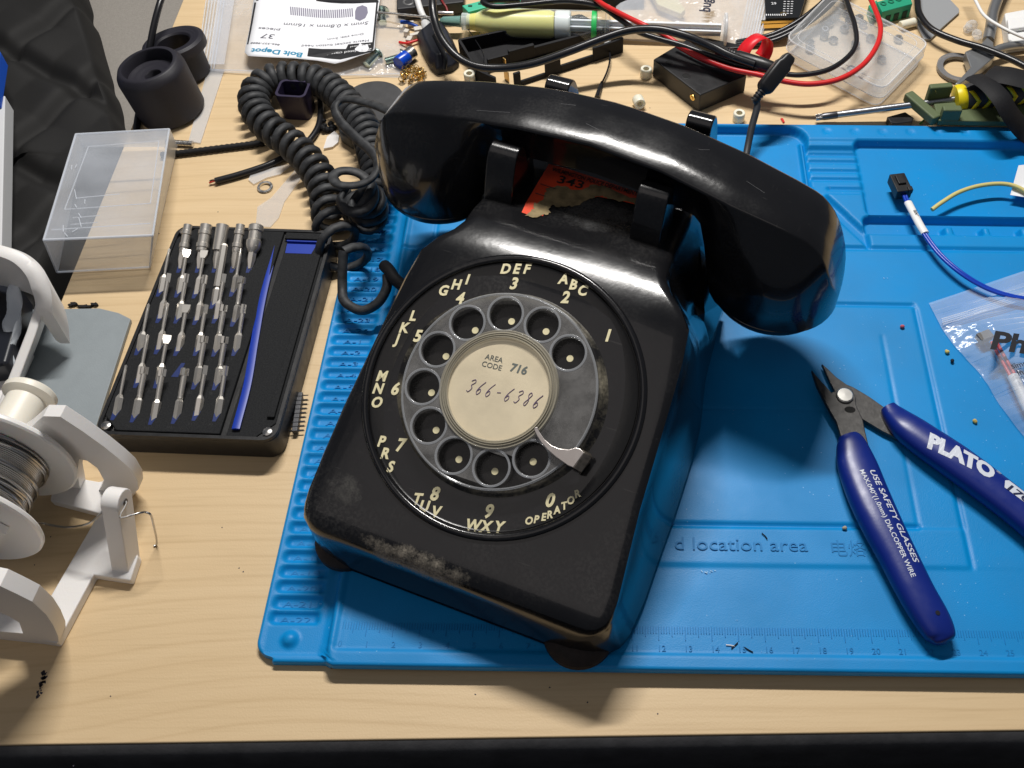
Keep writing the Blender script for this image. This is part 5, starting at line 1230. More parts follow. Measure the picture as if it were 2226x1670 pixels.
# ------------------------------------------------------------------ behind the telephone, left to right
DG = mat('dark_grey_plastic', (.03, .03, .033, 1), .5, bump=.3, bscale=1200)
def prism_px(m, P, z0, z1, zp=None):
    """outline read at height z1 (or zp)"""
    return m.prism([(W(x, y, z1 if zp is None else zp).x, W(x, y, z1 if zp is None else zp).y) for x, y in P], z0, z1)
t = thing('black_module', 'flat black electronics module at the top edge behind the white stick', 'module', W(930, 0, 0))
prism_px(MB(), [(862, -60), (1010, -70), (1008, 4), (862, 20)], 0, 9).build('module_case', DG, t, world=True, bevel=.8)
p = W(888, 4, 9); MB().ring([(2.3, 0), (2.9, .3), (3.5, 0), (3.0, -.4)], 30, Matrix.Translation(p + Vector((0, 0, .1)))).build('screw_ring', mat('grey_ring', (.12, .12, .12, 1), .4), t, world=True)
m = MB(); prism_px(m, [(1060, -40), (1400, -60), (1400, -2), (1060, 4)], 0, 7); o = m.build('dark_board', BLKM, bevel=.5); tag(o, 'dark board at the top edge behind the yellow syringe', 'board')
cable('white_stick', [(898, -40, 14), (906, -5, 12), (914, 22, 9), (920, 36, 7), (926, 50, 5), (931, 62, 4)], 1.9, WHITE, 'white plastic stick leaning at the top, right of the bolt bag', 'stick', n=12)
bpy.data.objects['white_stick'].name = 'white_stick'
m = MB(); m.lathe([(2.8, 0), (3.2, 1), (3.2, 6), (2.2, 8), (1.9, 9.5)], 20, axisM(W(930, 66, 3.4), (-.25, 1, .3))); o = m.build('white_sleeve', WHITE, smooth=40); tag(o, 'short white sleeve at the foot of the white stick', 'sleeve')
cable('steel_probe', [(820, 27, 9), (880, 32, 9), (942, 39, 9)], .75, STEEL, 'thin steel rod crossing from the bolt bag to the black cable', 'rod')
cap_ = thing('blue_capacitor', 'blue and silver cylinder between the bolt bag and the black wedge', 'capacitor', Mx=axisM(W(866, 138, 4.4), W(908, 104, 4.4) - W(866, 138, 4.4)))
MB().lathe([(3.9, 0), (4.1, .4), (4.1, 7.4), (3.9, 7.6)], 24).build('sleeve', mat('blue_shrink_wrap', (.004, .06, .5, 1), .25), cap_, smooth=35)
MB().lathe([(3.95, 7.3), (3.95, 12.6), (3.5, 13), (.001, 13)], 24).build('can', STEEL, cap_, smooth=35)
m = MB(); rd = random.Random(4)
for i, (x, y) in enumerate([(893, 52), (884, 72), (902, 78), (873, 60), (912, 66), (890, 88)]):
    p = W(x, y, 2); m.box((p.x, p.y, 2.2), (rd.uniform(3, 7), rd.uniform(2, 4), rd.uniform(2, 4)), rz=rd.uniform(0, 90))
o = m.build('white_terminal', mat('ivory_terminal', (.62, .58, .52, 1), .4), bevel=.4); tag(o, 'small cream connector pieces beside the white stick', 'connector')
cable('blue_wire', [(872, 48, 3), (890, 50, 4), (908, 58, 3)], 1.1, BLUEP, 'short blue wire left of the white stick', 'wire')
cable('dark_red_wire', [(868, 92, 1.5), (884, 94, 2.5), (906, 88, 2.5), (930, 80, 2)], .8, RED, 'short red wire passing under the black wedge', 'wire')
cable('thin_red_wire', [(950, -20, 10), (962, 4, 10), (970, 16, 9), (973, 26, 8)], .7, mat('maroon_wire', (.2, .015, .015, 1), .4), 'thin maroon wire above the syringe nozzle', 'wire')
m = MB(); m.lathe([(1.0, 0), (1.1, .4), (1.1, 8.8), (.9, 9.2)], 14, axisM(W(953, 28, 8), W(990, 29, 8)-W(953, 28, 8))); o = m.build('pin_sleeve', mat('silver_sleeve', (.7, .66, .68, 1), .25, metal=.7), smooth=40); tag(o, 'small silver sleeve lying just above the syringe nozzle', 'sleeve')
# wedge shaped black clip
wd_ = thing('black_wedge', 'black rubbery wedge shaped clip under the loop of black cable', 'clip', W(950, 120, 0))
B = [(908, 90), (940, 63), (962, 62), (982, 92), (998, 128), (999, 146), (985, 158), (952, 166), (936, 152), (918, 118)]
base = [W(x, y, 0) for x, y in B]; c_ = sum(base, Vector((0, 0, 0)))/len(base)
m = MB(); ring0 = [p for p in base]; ring1 = [lerp(c_, p, 1.0) + Vector((0, 0, 5)) for p in base]; ring2 = [lerp(c_, p, .72) + Vector((0, 0, 11)) for p in base]
m.loft([ring0, ring1, ring2]).build('clip_body', mat('blue_black_rubber', (.014, .016, .026, 1), .5, bump=.4, noise=.3), wd_, world=True, bevel=1.2)
MB().tube(catmull(Wp([(944, 78, 11), (958, 104, 11.6), (968, 128, 10), (966, 152, 6)]), 6), 1.2, 8).build('groove', BLK, wd_, world=True)
# gold chain
m = MB(); rd = random.Random(12)
for i in range(46):
    a, r_ = rd.uniform(0, 6.28), 7.4*math.sqrt(rd.random()); p = W(897, 168, 1) + Vector((r_*math.cos(a), r_*math.sin(a)*1.1, 0))
    m.ring([(1.15, -.28), (1.5, -.28), (1.5, .28), (1.15, .28)], 10, axisM((p.x, p.y, rd.uniform(.8, 3.6)), (rd.uniform(-1, 1), rd.uniform(-1, 1), rd.uniform(0, 1.2))))
o = m.build('gold_chain', GOLD, smooth=40); tag(o, 'small heap of fine gold chain links beside the handset ear end', 'chain')

# green terminal strip behind the syringe
m = MB(); prism_px(m, [(1004, 12), (1128, -20), (1132, 2), (1064, 14), (1018, 26)], 0, 12)
GRN = mat('green_nylon', (.02, .30, .17, 1), .4); GRN2 = mat('mint_plastic', (.06, .45, .28, 1), .45)
tgs = thing('green_terminal_strip', 'mint green terminal strip at the top behind the syringe', 'terminal strip', W(1060, 10, 0))
m.build('strip_body', GRN2, tgs, world=True, bevel=.5)
m = MB()
for x, y in ((1022, 13), (1044, 8), (1066, 3), (1090, -2), (1108, 2)): p = W(x, y, 12.2); m.box((p.x, p.y, 12.1), (2.4, 1.6, .5))
m.build('strip_slot', mat('deep_green', (.005, .07, .04, 1), .6), tgs, world=True, smooth=0)

# syringe of yellow flux
sa, sb = W(1000, 47, 9.2), W(1326, 57.5, 9.2)
sx_ = (sb-sa); SL = sx_.length; SM = axisM(sa, sx_)
syr = thing('flux_syringe', 'clear syringe of pale yellow paste with a green mark on its barrel', 'syringe', Mx=SM)
def k_(px_): return (W(px_, 50, 9.2)-sa).length
R1 = 8.7
BAR = film('syringe_polypropylene', (.80, .86, .86, 1), .10, .08)
MB().lathe([(4.4, k_(1012)), (4.6, k_(1030)), (7.6, k_(1052)), (R1, k_(1070)), (R1, k_(1316)), (R1+3.5, k_(1318)), (R1+3.8, k_(1322)), (R1+3.4, k_(1326)), (R1, k_(1327))], 40).build('barrel', BAR, syr, smooth=35)
MB().lathe([(4.2, k_(1014)), (5.6, k_(1040)), (8.2, k_(1066)), (8.3, k_(1080)), (8.3, k_(1196)), (7.2, k_(1206)), (.001, k_(1206))], 40).build('paste', mat('yellow_flux', srgb(226, 222, 138), .35, sss=.5), syr, smooth=35)
MB().lathe([(8.0, k_(1208)), (8.3, k_(1212)), (8.3, k_(1238)), (7.6, k_(1241)), (.001, k_(1241))], 36).build('stopper', mat('milky_stopper', (.72, .76, .72, 1), .4), syr, smooth=35)
MB().lathe([(R1+.06, k_(1287)), (R1+.16, k_(1288)), (R1+.16, k_(1297)), (R1+.06, k_(1298))], 40).build('green_mark', mat('green_mark', (.03, .5, .12, 1), .4), syr, smooth=60)
MB().lathe([(4.5, k_(997)), (5.1, k_(998)), (5.1, k_(1016)), (4.7, k_(1018)), (4.5, k_(1030))], 28).build('cap', film('clear_cap', (.8, .88, .87, 1), .4, .2), syr, smooth=35)
MB().lathe([(1.2, -12), (2.6, -10), (3.2, -1), (3.4, .5)], 20).build('nozzle', mat('teal_clear', (.25, .5, .48, 1), .15, trans=.5), syr, smooth=40)
MB().box((0, 0, k_(1206)+ (k_(1566)-k_(1206))/2), (5.6, 1.8, k_(1566)-k_(1206))).box((0, 0, k_(1206)+(k_(1566)-k_(1206))/2), (1.8, 8.2, k_(1566)-k_(1206))).build('plunger', mat('white_translucent_rod', (.74, .77, .80, 1), .35, sss=.2), syr, bevel=.3)
MB().lathe([(9.5, k_(1572)), (10, k_(1573)), (10, k_(1577)), (9.5, k_(1578))], 36).build('thumb_rest', film('milky_disc', (.82, .84, .86, 1), .5, .25), syr, smooth=35)

# battery holder tray
bh = thing('battery_holder', 'long black open battery holder lying slanted under the syringe', 'battery holder', W(1180, 130, 0))
F1, F2, K2, K1 = W(1118, 190, 0), W(1353, 113, 0), W(1262, 62, 0), W(1002, 116, 0)
L0 = W(1040, 178, 0)
def wallp(m, A_, B_, h0, h1, th_, z0=0.0):
    d = (B_-A_); d.z = 0; n_ = Vector((-d.y, d.x, 0)).normalized()*th_/2
    V = [A_-n_, B_-n_, B_+n_, A_+n_]; V = [Vector((v.x, v.y, z0)) for v in V] + [Vector((v.x, v.y, h)) for v, h in zip(V, (h0, h1, h1, h0))]
    m.add(V, [(3, 2, 1, 0), (4, 5, 6, 7), (0, 1, 5, 4), (1, 2, 6, 5), (2, 3, 7, 6), (3, 0, 4, 7)])
m = MB(); m.prism([(p.x, p.y) for p in (F1 + (K1-F1)*.42, F2 + (K2-F2)*.42, K2, K1, L0)], .3, 1.6); m.build('tray_floor', BLKM, bh, world=True, bevel=.2)
m = MB(); u = (F2-F1)
wallp(m, F1, F1+u*.06, 10, 10, 1.6); wallp(m, F1+u*.06, F1+u*.28, 3.2, 3.2, 1.5); wallp(m, F1+u*.28, F1+u*.42, 10, 10, 1.5); wallp(m, F1+u*.42, F1+u*.72, 5, 5, 1.5); wallp(m, F1+u*.72, F2, 10, 10, 1.6)
m.build('side_rail', BLKM, bh, world=True, bevel=.4)
m = MB(); wallp(m, K1, K2, 10, 10, 1.6); m.build('side_rail', BLKM, bh, world=True, bevel=.4)
m = MB(); md0, md1 = lerp(K1, F1, .52), lerp(K2, F2, .52); wallp(m, md0, md1, 8.5, 8.5, 2.0); wallp(m, lerp(md0, md1, .18), lerp(md0, md1, .4), 10.5, 10.5, 2.4); m.build('divider', BLKM, bh, world=True, bevel=.4)
m = MB(); wallp(m, L0, K1, 10, 10, 1.8); wallp(m, L0, lerp(L0, F1, .5), 9, 5, 1.8); wallp(m, F2, K2, 10, 10, 1.8); m.build('end_wall', BLKM, bh, world=True, bevel=.4)
for x, y in ((1095, 136), (1101, 164)): p = W(x, y, 4); MB().box((p.x, p.y, 4), (4.2, .8, 7), rz=-50).build('copper_contact', mat('brass_contact', (.55, .38, .16, 1), .35, metal=.9), bh, world=True, bevel=.2)

# lead with white plug
ld = thing('plug_lead', 'thin black lead with a white plug below the syringe flange', 'lead', W(1318, 150, 0))
p = W(1321, 98, 4); MB().box((p.x, p.y, 4.5), (3.8, 7.5, 3.6), rz=-4).build('plug', WHITE, ld, world=True, bevel=.5)
MB().tube(catmull(Wp([(1325, 108, 4), (1326, 130, 4), (1320, 155, 3), (1309, 180, 2)]), 6), .55, 6).build('lead_wire', CABLE, ld, world=True)
MB().tube(catmull(Wp([(1309, 179, 2), (1303, 195, 2), (1298, 212, 2)]), 6), [1.0+.05*i for i in range(13)], 8).build('boot', CABLE, ld, world=True)
cable('hair_wire', [(1015, 60, 5), (1032, 85, 8), (1047, 110, 8), (1052, 130, 6), (1045, 160, 2), (1030, 175, 1)], .3, CABLE, 'hair thin dark wire beside the battery holder', 'wire', n=5)
# nylon spacers
spm = [(1404, 166, 0), (1605, 262, 0), (1386, 227, 1), (1022, 176, 0)]
spl = ['white nylon spacer standing against the left side of the black box', 'white nylon spacer standing at the rear edge of the blue mat', 'white nylon spacer tipped on its side between the handset and the black box', 'white nylon spacer nearly hidden behind the handset, left of the battery holder']
s0 = thing('nylon_spacer', spl[0], 'spacer', Mx=upright(*spm[0][:2]), group='white nylon spacers scattered behind the telephone')
MB().ring([(1.75, .2), (3.0, 0), (3.25, .3), (3.25, 5.5), (3.0, 5.8), (1.75, 5.6)], 32).build('tube', NYLON, s0, smooth=40)
for (x, y, t_), l_ in list(zip(spm, spl))[1:]:
    Mx = upright(x, y) if not t_ else axisM(W(x, y - 12, 3.3), (.25, -1, .12))
    copy_thing(s0, Mx, l_)

# black project box with a gold socket
pb = thing('project_box', 'small black plastic box with screw holes and a gold socket', 'box', W(1522, 205, 0))
tp = [W(1420, 129, 12.6), W(1522, 207, 12.6), W(1624, 163, 12.6), W(1492, 86, 12.6)]
holes3 = [(1454, 137, 1.7), (1491, 166, 2.0), (1503, 125, 1.0), (1566, 130, 1.4)]
lid_c = sum(tp, Vector((0, 0, 0)))/4
MB().prism([(p.x, p.y) for p in tp], .2, 12.6).build('shell', BLK, pb, world=True, bevel=.7)
m = MB()
for x, y, r_ in holes3: m.lathe([(r_, 0), (r_, .06), (.001, .06)], 20, Matrix.Translation(W(x, y, 12.6)))
m.build('screw_hole', mat('hole_black', (.002, .002, .002, 1), .8), pb, world=True, smooth=0)
m = MB()
for x, y, r_ in holes3[:2]: m.ring([(r_, 0), (r_+.1, .14), (r_+.5, .1), (r_+.6, 0)], 24, Matrix.Translation(W(x, y, 12.62)))
m.build('hole_rim', BLK, pb, world=True)
dd = (tp[1]-tp[0]); dd.z = 0; dd.normalize(); no = Vector((dd.y, -dd.x, 0)); gp = RP(1506, 212, tp[0] + no*.0, no)
MB().ring([(1.0, -.4), (1.0, .5), (1.8, .5), (2.0, 0), (2.0, -.4)], 24, axisM(gp, no)).lathe([(.7, -.4), (.7, .7), (.001, .8)], 12, axisM(gp, no)).build('gold_socket', GOLD, pb, world=True)

# cables
cable('thick_cable', [(940, -60, 34), (940, 0, 32), (944, 40, 28), (960, 84, 22), (992, 122, 17), (1035, 144, 15), (1092, 148, 15), (1160, 138, 18), (1240, 111, 23), (1310, 84, 27), (1370, 66, 30), (1430, 64, 32), (1490, 78, 31), (1545, 100, 28), (1590, 122, 26), (1640, 140, 24)], 2.35, CABLE, 'thick glossy black cable sweeping across the top over the syringe', 'cable', n=14)
cable('second_cable', [(1130, 0, 20), (1052, 2, 22), (1075, 14, 22), (1140, 10, 21), (1230, 2, 20), (1300, 12, 20), (1345, 40, 21), (1385, 68, 22), (1430, 84, 22), (1480, 98, 22), (1540, 120, 21), (1600, 140, 21), (1660, 152, 21)], 1.7, CABLE, 'thinner black cable running beside the red one under the thick cable', 'cable')
cable('black_loop_cable', [(1660, 150, 19), (1700, 160, 18), (1745, 163, 18), (1800, 152, 19), (1842, 125, 20), (1861, 95, 21), (1858, 55, 22), (1846, 18, 22), (1830, -30, 22)], 1.5, CABLE, 'black cable looping over the clear box of nuts', 'cable')
cable('red_cable', [(1262, -40, 22), (1300, 2, 24), (1345, 28, 25), (1398, 54, 26), (1440, 74, 24), (1490, 106, 21), (1540, 132, 20), (1590, 150, 20), (1650, 163, 20), (1710, 178, 19), (1765, 183, 19), (1825, 172, 20), (1875, 142, 21), (1906, 100, 22), (1914, 60, 22), (1902, 20, 22), (1880, -30, 22)], 1.55, RED, 'bright red cable curving past the black box and over the clear box', 'cable')
cable('second_red_wire', [(1470, 100, 16), (1520, 128, 15), (1560, 143, 15), (1610, 153, 16)], 1.1, RED, 'second red wire lying just under the red cable on the black box', 'wire')
jk = thing('barrel_plug', 'black barrel plug moulded on the cable behind the black box', 'plug', W(1620, 125, 18))
a_, b__ = W(1568, 113, 22), W(1684, 150, 22)
MB().lathe([(2.3, -3), (3.3, 0), (3.4, 9), (3.9, 10), (4.1, 24), (3.6, 32), (3.0, 33)], 24, axisM(a_, b__-a_)).build('plug_body', BLK, jk, world=True, smooth=35)
m = MB(); [m.ring([(3.2, 3+i*1.5), (3.65, 3.1+i*1.5), (3.65, 3.7+i*1.5), (3.2, 3.8+i*1.5)], 24, axisM(a_, b__-a_)) for i in range(4)]; m.build('grip_ring', BLK, jk, world=True)
# upright black connector with its lead
c0, c1 = W(1659, 196, 30), W(1718, 122, 41)
ax_ = (c1-c0); LC = ax_.length; CM = axisM(c0, ax_, (1, .3, 0))
usb = thing('cable_connector', 'black moulded cable connector sticking up behind the handset', 'connector', Mx=CM)
def rr(x, y, z): return [(p[0], p[1], z) for p in rrect(-x, -y, x, y, min(x, y)*.5, 3)]
MB().loft([rr(2.6, 2.2, -1), rr(3.9, 3.2, .5), rr(4.4, 3.6, 2), rr(4.5, 3.6, LC*.72), rr(3.6, 3.4, LC*.8), rr(3.4, 3.3, LC-2), rr(2.6, 2.6, LC)]).build('connector_body', BLK, usb, smooth=35)
MB().lathe([(1.5, 0), (1.6, .5), (.001, .5)], 20, axisM((0, 3.0, LC-4), (0, 1, .0))).build('eye', STEEL, usb)
m = MB()
for i in range(4): m.lathe([(2.2, -2.2-i*1.8), (2.6-.1*i, -1.9-i*1.8), (2.6-.1*i, -1.1-i*1.8), (2.0, -.9-i*1.8)], 20)
m.build('strain_rib', BLK, usb, smooth=35)
p_ = CM @ Vector((0, 0, -6))
MB().tube(catmull([CM @ Vector((0, 0, 0)), p_] + Wp([(1646, 232, 24), (1634, 278, 17), (1625, 322, 11), (1617, 365, 8), (1605, 420, 8)]), 8), 1.9, 12).build('lead', mat('grey_black_lead', (.03, .033, .038, 1), .5), usb, world=True, smooth=70)
# red tape loop
rt = MB(); Mx = axisM(W(1641, 112, 9.5), (.55, -.8, .18)); prf = 9.2
vs = []; fs = []
for i in range(49):
    a = math.radians(-40 + 330*i/48); r_ = 9.2 + .6*math.sin(a*2); w0, w1 = -5.5 + 2.2*math.sin(a), 5.2
    vs += [(r_*math.cos(a), r_*math.sin(a), w0), (r_*math.cos(a), r_*math.sin(a), w1)]
fs = [(2*i, 2*i+1, 2*i+3, 2*i+2) for i in range(48)]
rt.add(vs, fs, Mx); o = rt.build('red_tape_loop', mat('red_tape', (.75, .015, .025, 1), .38), solid=.25); tag(o, 'curled loop of bright red tape behind the black box', 'tape')
m = MB(); prism_px(m, [(1500, 78), (1540, 82), (1610, 96), (1612, 104), (1560, 106), (1515, 96)], 0, 4); o = m.build('black_cable_clip', BLK, bevel=1.0); tag(o, 'flat black piece showing between the zip bag and the thick cable', 'clip')

# clear zip bag with handwriting at the top
zb = thing('parts_bag', 'clear zip bag with dark handwriting at the top behind the syringe plunger', 'plastic bag', W(1500, 30, 0))
q = [W(1345, 88, 2), W(1652, 97, 2), W(1700, -80, 2), W(1330, -80, 2)]
MB().grid(bagq(q, puff=10, seed=9, wr=.9, z0=2), 34, 24).build('bag_film', film('hazy_film', (.80, .83, .88, 1), .34, .2, noise=.12, bump=.5), zb, world=True, smooth=50)
m = MB()
for i in range(8): m.tube(Wp([(1606+i*6, 95, 2.4), (1616+i*6.2, 50, 4.5), (1634+i*6.6, -40, 5)]), .45, 5)
m.build('zip_closure', EDGE, zb, world=True, smooth=60)
m = MB(); tmp = MB(); text(tmp, 'bug', 6.6, axisM(W(1535, 12, 17), (0, 0, 1), (.12, 1, 0)), ext=.1, off=.03); 
m.add(tmp.v, tmp.f); m.build('handwriting', mat('marker_ink', (.03, .03, .05, 1), .5), zb, world=True, smooth=0)
m = MB(); prism_px(m, [(1395, -50), (1440, -50), (1490, 20), (1480, 30), (1430, 10)], 3, 7); m.build('yellowish_insert', mat('pale_yellow_foam', (.62, .55, .3, 1), .6), zb, world=True, bevel=.5)

# circuit board and cable bundle
pcb = thing('circuit_board', 'black circuit board with white printing at the top beside the zip bag', 'circuit board', W(1700, 20, 0))
prism_px(MB(), [(1660, -40), (1762, -40), (1738, 38), (1665, 40)], 6, 7.6).build('board', mat('black_soldermask', (.012, .013, .015, 1), .3), pcb, world=True, bevel=.1)
m = MB()
for i in range(6):
    for j in range(3): p = W(1706+j*8-i*.4, 4+i*5.2, 7.6); m.box((p.x, p.y, 7.75), (1.3, .55, .2))
for i in range(10): p = W(1666+i*4.6, 33, 7.6); m.box((p.x, p.y, 7.75), (.55, 1.6, .2))
text(m, '29', 2.4, Matrix.Translation(W(1682, 8, 7.62)), ext=.05)
m.build('silkscreen', mat('white_silkscreen', (.75, .76, .78, 1), .5), pcb, world=True, smooth=0)
MB().ring([(1.2, 0), (1.2, .2), (2.1, .2), (2.1, 0)], 24, Matrix.Translation(W(1703, 31, 7.6))).build('mounting_pad', GOLD, pcb, world=True)
m = MB(); [prism_px(m, [(1655, 44+i*7), (1745, 40+i*7), (1744, 43+i*7), (1655, 47+i*7)], 1+.2*i, 6-i*2) for i in range(2)]; m.build('board_edge', GOLD, pcb, world=True, smooth=0)
for i, (dx, lbx) in enumerate([(0, 'uppermost'), (9, 'middle'), (18, 'lowest')]):
    cable('bundle_cable', [(1840+dx, -60, 14), (1800+dx, -8+dx*.3, 13), (1760+dx, 28+dx*.4, 11), (1715+dx*.6, 58+dx*.6, 7), (1668+dx*.3, 78+dx*.7, 3), (1600, 92+dx*.5, 2)], 1.5, CABLE, '%s of the three black cables bundled left of the clear box of nuts' % lbx, 'cable', 'black cables bundled beside the circuit board')
cable('yellow_wire', [(1850, -30, 12), (1800, 12, 11), (1750, 45, 9), (1700, 72, 4), (1660, 84, 2)], .45, mat('yellow_insulation', (.65, .5, .12, 1), .4), 'thin yellow wire following the bundle of black cables', 'wire')

# clear box with nuts
nb = thing('nut_box', 'flat clear plastic box holding small steel nuts, under the red cable', 'plastic box', W(1860, 110, 0))
T4 = [W(1706, 84, 15), W(1921, 196, 15), W(2022, 92, 15), W(1806, -16, 15)]
cxy = sum(T4, Vector((0, 0, 0)))/4
def rquad(Q, k, r=.12, z=None):
    out = []
    for i in range(4):
        a_, b__, c_ = Q[i-1], Q[i], Q[(i+1) % 4]
        for t in (r, r*.5, r*.15): out.append(lerp(lerp(b__, a_, t), lerp(b__, c_, r-t if t < r else 0), .5) if 0 < t < r else lerp(b__, a_, t))
        out.append(lerp(b__, c_, r))
    out = [lerp(cxy, p, k) for p in out]
    return [Vector((p.x, p.y, z if z is not None else p.z)) for p in out]
def rq(k, z): 
    Q = T4; out = []
    for i in range(4):
        a_, b__, c_ = Q[i-1], Q[i], Q[(i+1) % 4]; A_, C_ = lerp(b__, a_, .11), lerp(b__, c_, .11)
        for t in (0, .25, .5, .75, 1): out.append(A_*(1-t)**2 + b__*2*t*(1-t) + C_*t*t)
    return [Vector((lerp(cxy, p, k).x, lerp(cxy, p, k).y, z)) for p in out]
NB = film('clear_styrene', (.8, .82, .82, 1), .10, .1, noise=.05)
MB().loft([rq(.955, .6), rq(.98, 7.4)], cap=True).build('box_base', NB, nb, world=True, smooth=30)
MB().loft([rq(1.0, 7.6), rq(1.0, 13.6), rq(.975, 15)], cap=True).build('lid', NB, nb, world=True, smooth=30)
m = MB(); r_ = rq(.99, 14.9); m.tube(r_ + [r_[0]], .5, 6); r_ = rq(1.0, 7.5); m.tube(r_ + [r_[0]], .4, 6); r_ = rq(.955, .9); m.tube(r_+[r_[0]], .4, 6); r_ = rq(.86, 15.1); m.tube(r_+[r_[0]], .22, 6)
m.build('box_edge', film('styrene_edge', (.9, .9, .9, 1), .42, .1), nb, world=True, smooth=60)
npx = [(1803, 49), (1793, 64), (1792, 77), (1812, 86), (1761, 92), (1761, 105), (1836, 61), (1842, 28), (1847, 41), (1868, 38), (1876, 51), (1893, 82), (1860, 95), (1953, 83), (1917, 128), (1851, 150)]
n0 = None
pos_w = ['at the back left corner pair', 'above two others in the left stack', 'in the middle of the left stack', 'lower right of the left stack', 'upper of the pair by the left wall', 'lower of the pair by the left wall', 'alone left of the black cable', 'furthest back under the black cable', 'just below the furthest back one', 'right of the black cable near the back', 'lower right of the black cable near the back', 'under the red cable at the middle', 'under the bend of the black cable', 'nearest the right end of the box', 'alone beside the red cable near the front', 'nearest the front wall of the box']
for i, (x, y) in enumerate(npx):
    p = W(x, y, 2.5); Mx = Matrix.Translation((p.x, p.y, 1.2)) @ Matrix.Rotation(random.uniform(-.25, .25), 4, 'X') @ Matrix.Rotation(random.uniform(0, 1), 4, 'Z')
    lb_ = 'small steel nut in the clear box, %s' % pos_w[i]
    if n0 is None:
        n0 = thing('lock_nut', lb_, 'nut', Mx=Mx, group='small steel nuts in the clear box')
        m = MB(); hx = [(2.9*math.cos(math.pi/3*k), 2.9*math.sin(math.pi/3*k)) for k in range(6)]
        n6 = 24; V = []; 
        def hexr(a): a = (a + math.pi/6) % (math.pi/3) - math.pi/6; return 2.5/math.cos(a)
        prf = []
        for k in range(n6):
            a = 2*math.pi*k/n6; R_ = hexr(a)
            V += [((R_*math.cos(a)), R_*math.sin(a), 0), (R_*math.cos(a), R_*math.sin(a), 1.7), (1.9*math.cos(a), 1.9*math.sin(a), 2.6), (1.3*math.cos(a), 1.3*math.sin(a), 2.6), (1.3*math.cos(a), 1.3*math.sin(a), 0)]
        F = [(k*5+j, ((k+1) % n6)*5+j, ((k+1) % n6)*5+(j+1) % 5, k*5+(j+1) % 5) for k in range(n6) for j in range(5)]
        m.add(V, F); m.build('nut_body', mat('dull_zinc', (.38, .38, .39, 1), .3, metal=1), n0, smooth=30)
    else: copy_thing(n0, Mx, lb_)

# green terminal block
gb = thing('green_terminal_block', 'green screw terminal block with four screws behind the clear box', 'terminal block', W(1950, 30, 0))
G4 = [W(1918, 26, 10), W(1984, 8, 10), W(1976, -16, 10), W(1906, 4, 10)]
MB().prism([(p.x, p.y) for p in G4], 0, 10).build('block_body', GRN, gb, world=True, bevel=.5)
m = MB()
for i in range(4):
    p = lerp(G4[3], G4[2], (i+.6)/4.3) + (G4[0]-G4[3])*.35; m.ring([(1.1, 0), (1.1, .5), (1.9, .5), (1.9, 0)], 16, Matrix.Translation((p.x, p.y, 10)))
m.build('screw_well', mat('dark_green_nylon', (.01, .16, .09, 1), .5), gb, world=True)
m = MB()
d_ = (G4[1]-G4[0]); d_.z = 0; nf = Vector((d_.y, -d_.x, 0)).normalized()
for i in range(3):
    p = lerp(G4[0], G4[1], (i+.9)/3.6); m.box((p.x+nf.x*.05, p.y+nf.y*.05, 3.4), (3.4, .6, 5.2), rz=math.degrees(math.atan2(d_.y, d_.x)))
m.build('wire_entry', mat('green_black', (.003, .03, .02, 1), .6), gb, world=True, smooth=0)
m = MB(); prism_px(m, [(1888, 12), (1906, 0), (1914, 18), (1896, 34)], 0, 7); o = m.build('green_connector', GRN, bevel=.4); tag(o, 'small green connector just left of the green terminal block', 'connector')
m = MB(); m.lathe([(2.3, 0), (2.7, .4), (2.7, 10), (2.3, 10.4)], 22, axisM(W(1957, 56, 3), W(1996, 46, 3)-W(1957, 56, 3))); o = m.build('nylon_standoff', NYLON, smooth=40); tag(o, 'white nylon standoff lying in front of the green terminal block', 'standoff')
m = MB(); prism_px(m, [(1990, -30), (2046, -18), (2084, 22), (2084, 30), (2048, 62), (2022, 88), (2008, 88), (1994, 60)], .5, 2.0, zp=1)
o = m.build('grey_bracket', mat('grey_translucent_bracket', (.30, .31, .32, 1), .35), bevel=.3); tag(o, 'flat grey bracket plate behind the thick black cable at the top right', 'bracket')
cable('right_black_cable', [(1990, -60, 10), (1994, 0, 9), (2000, 32, 9), (2026, 64, 9), (2080, 88, 10), (2140, 106, 12), (2200, 130, 14), (2250, 156, 15), (2320, 190, 15)], 2.0, CABLE, 'black cable running from the green block to the right edge', 'cable')
m = MB(); m.sphere(W(2112, 56, 4), 4.0, 10, (1, .8, .9)); m.sphere(W(2124, 76, 4), 3.6, 8, (.9, 1.2, .8)); m.sphere(W(2104, 62, 3), 3.0, 8)
o = m.build('clear_connector', film('clear_glossy', (.8, .8, .8, 1), .3, .05), smooth=0); tag(o, 'clear plastic connector piece between the bracket and the grey pliers', 'connector')
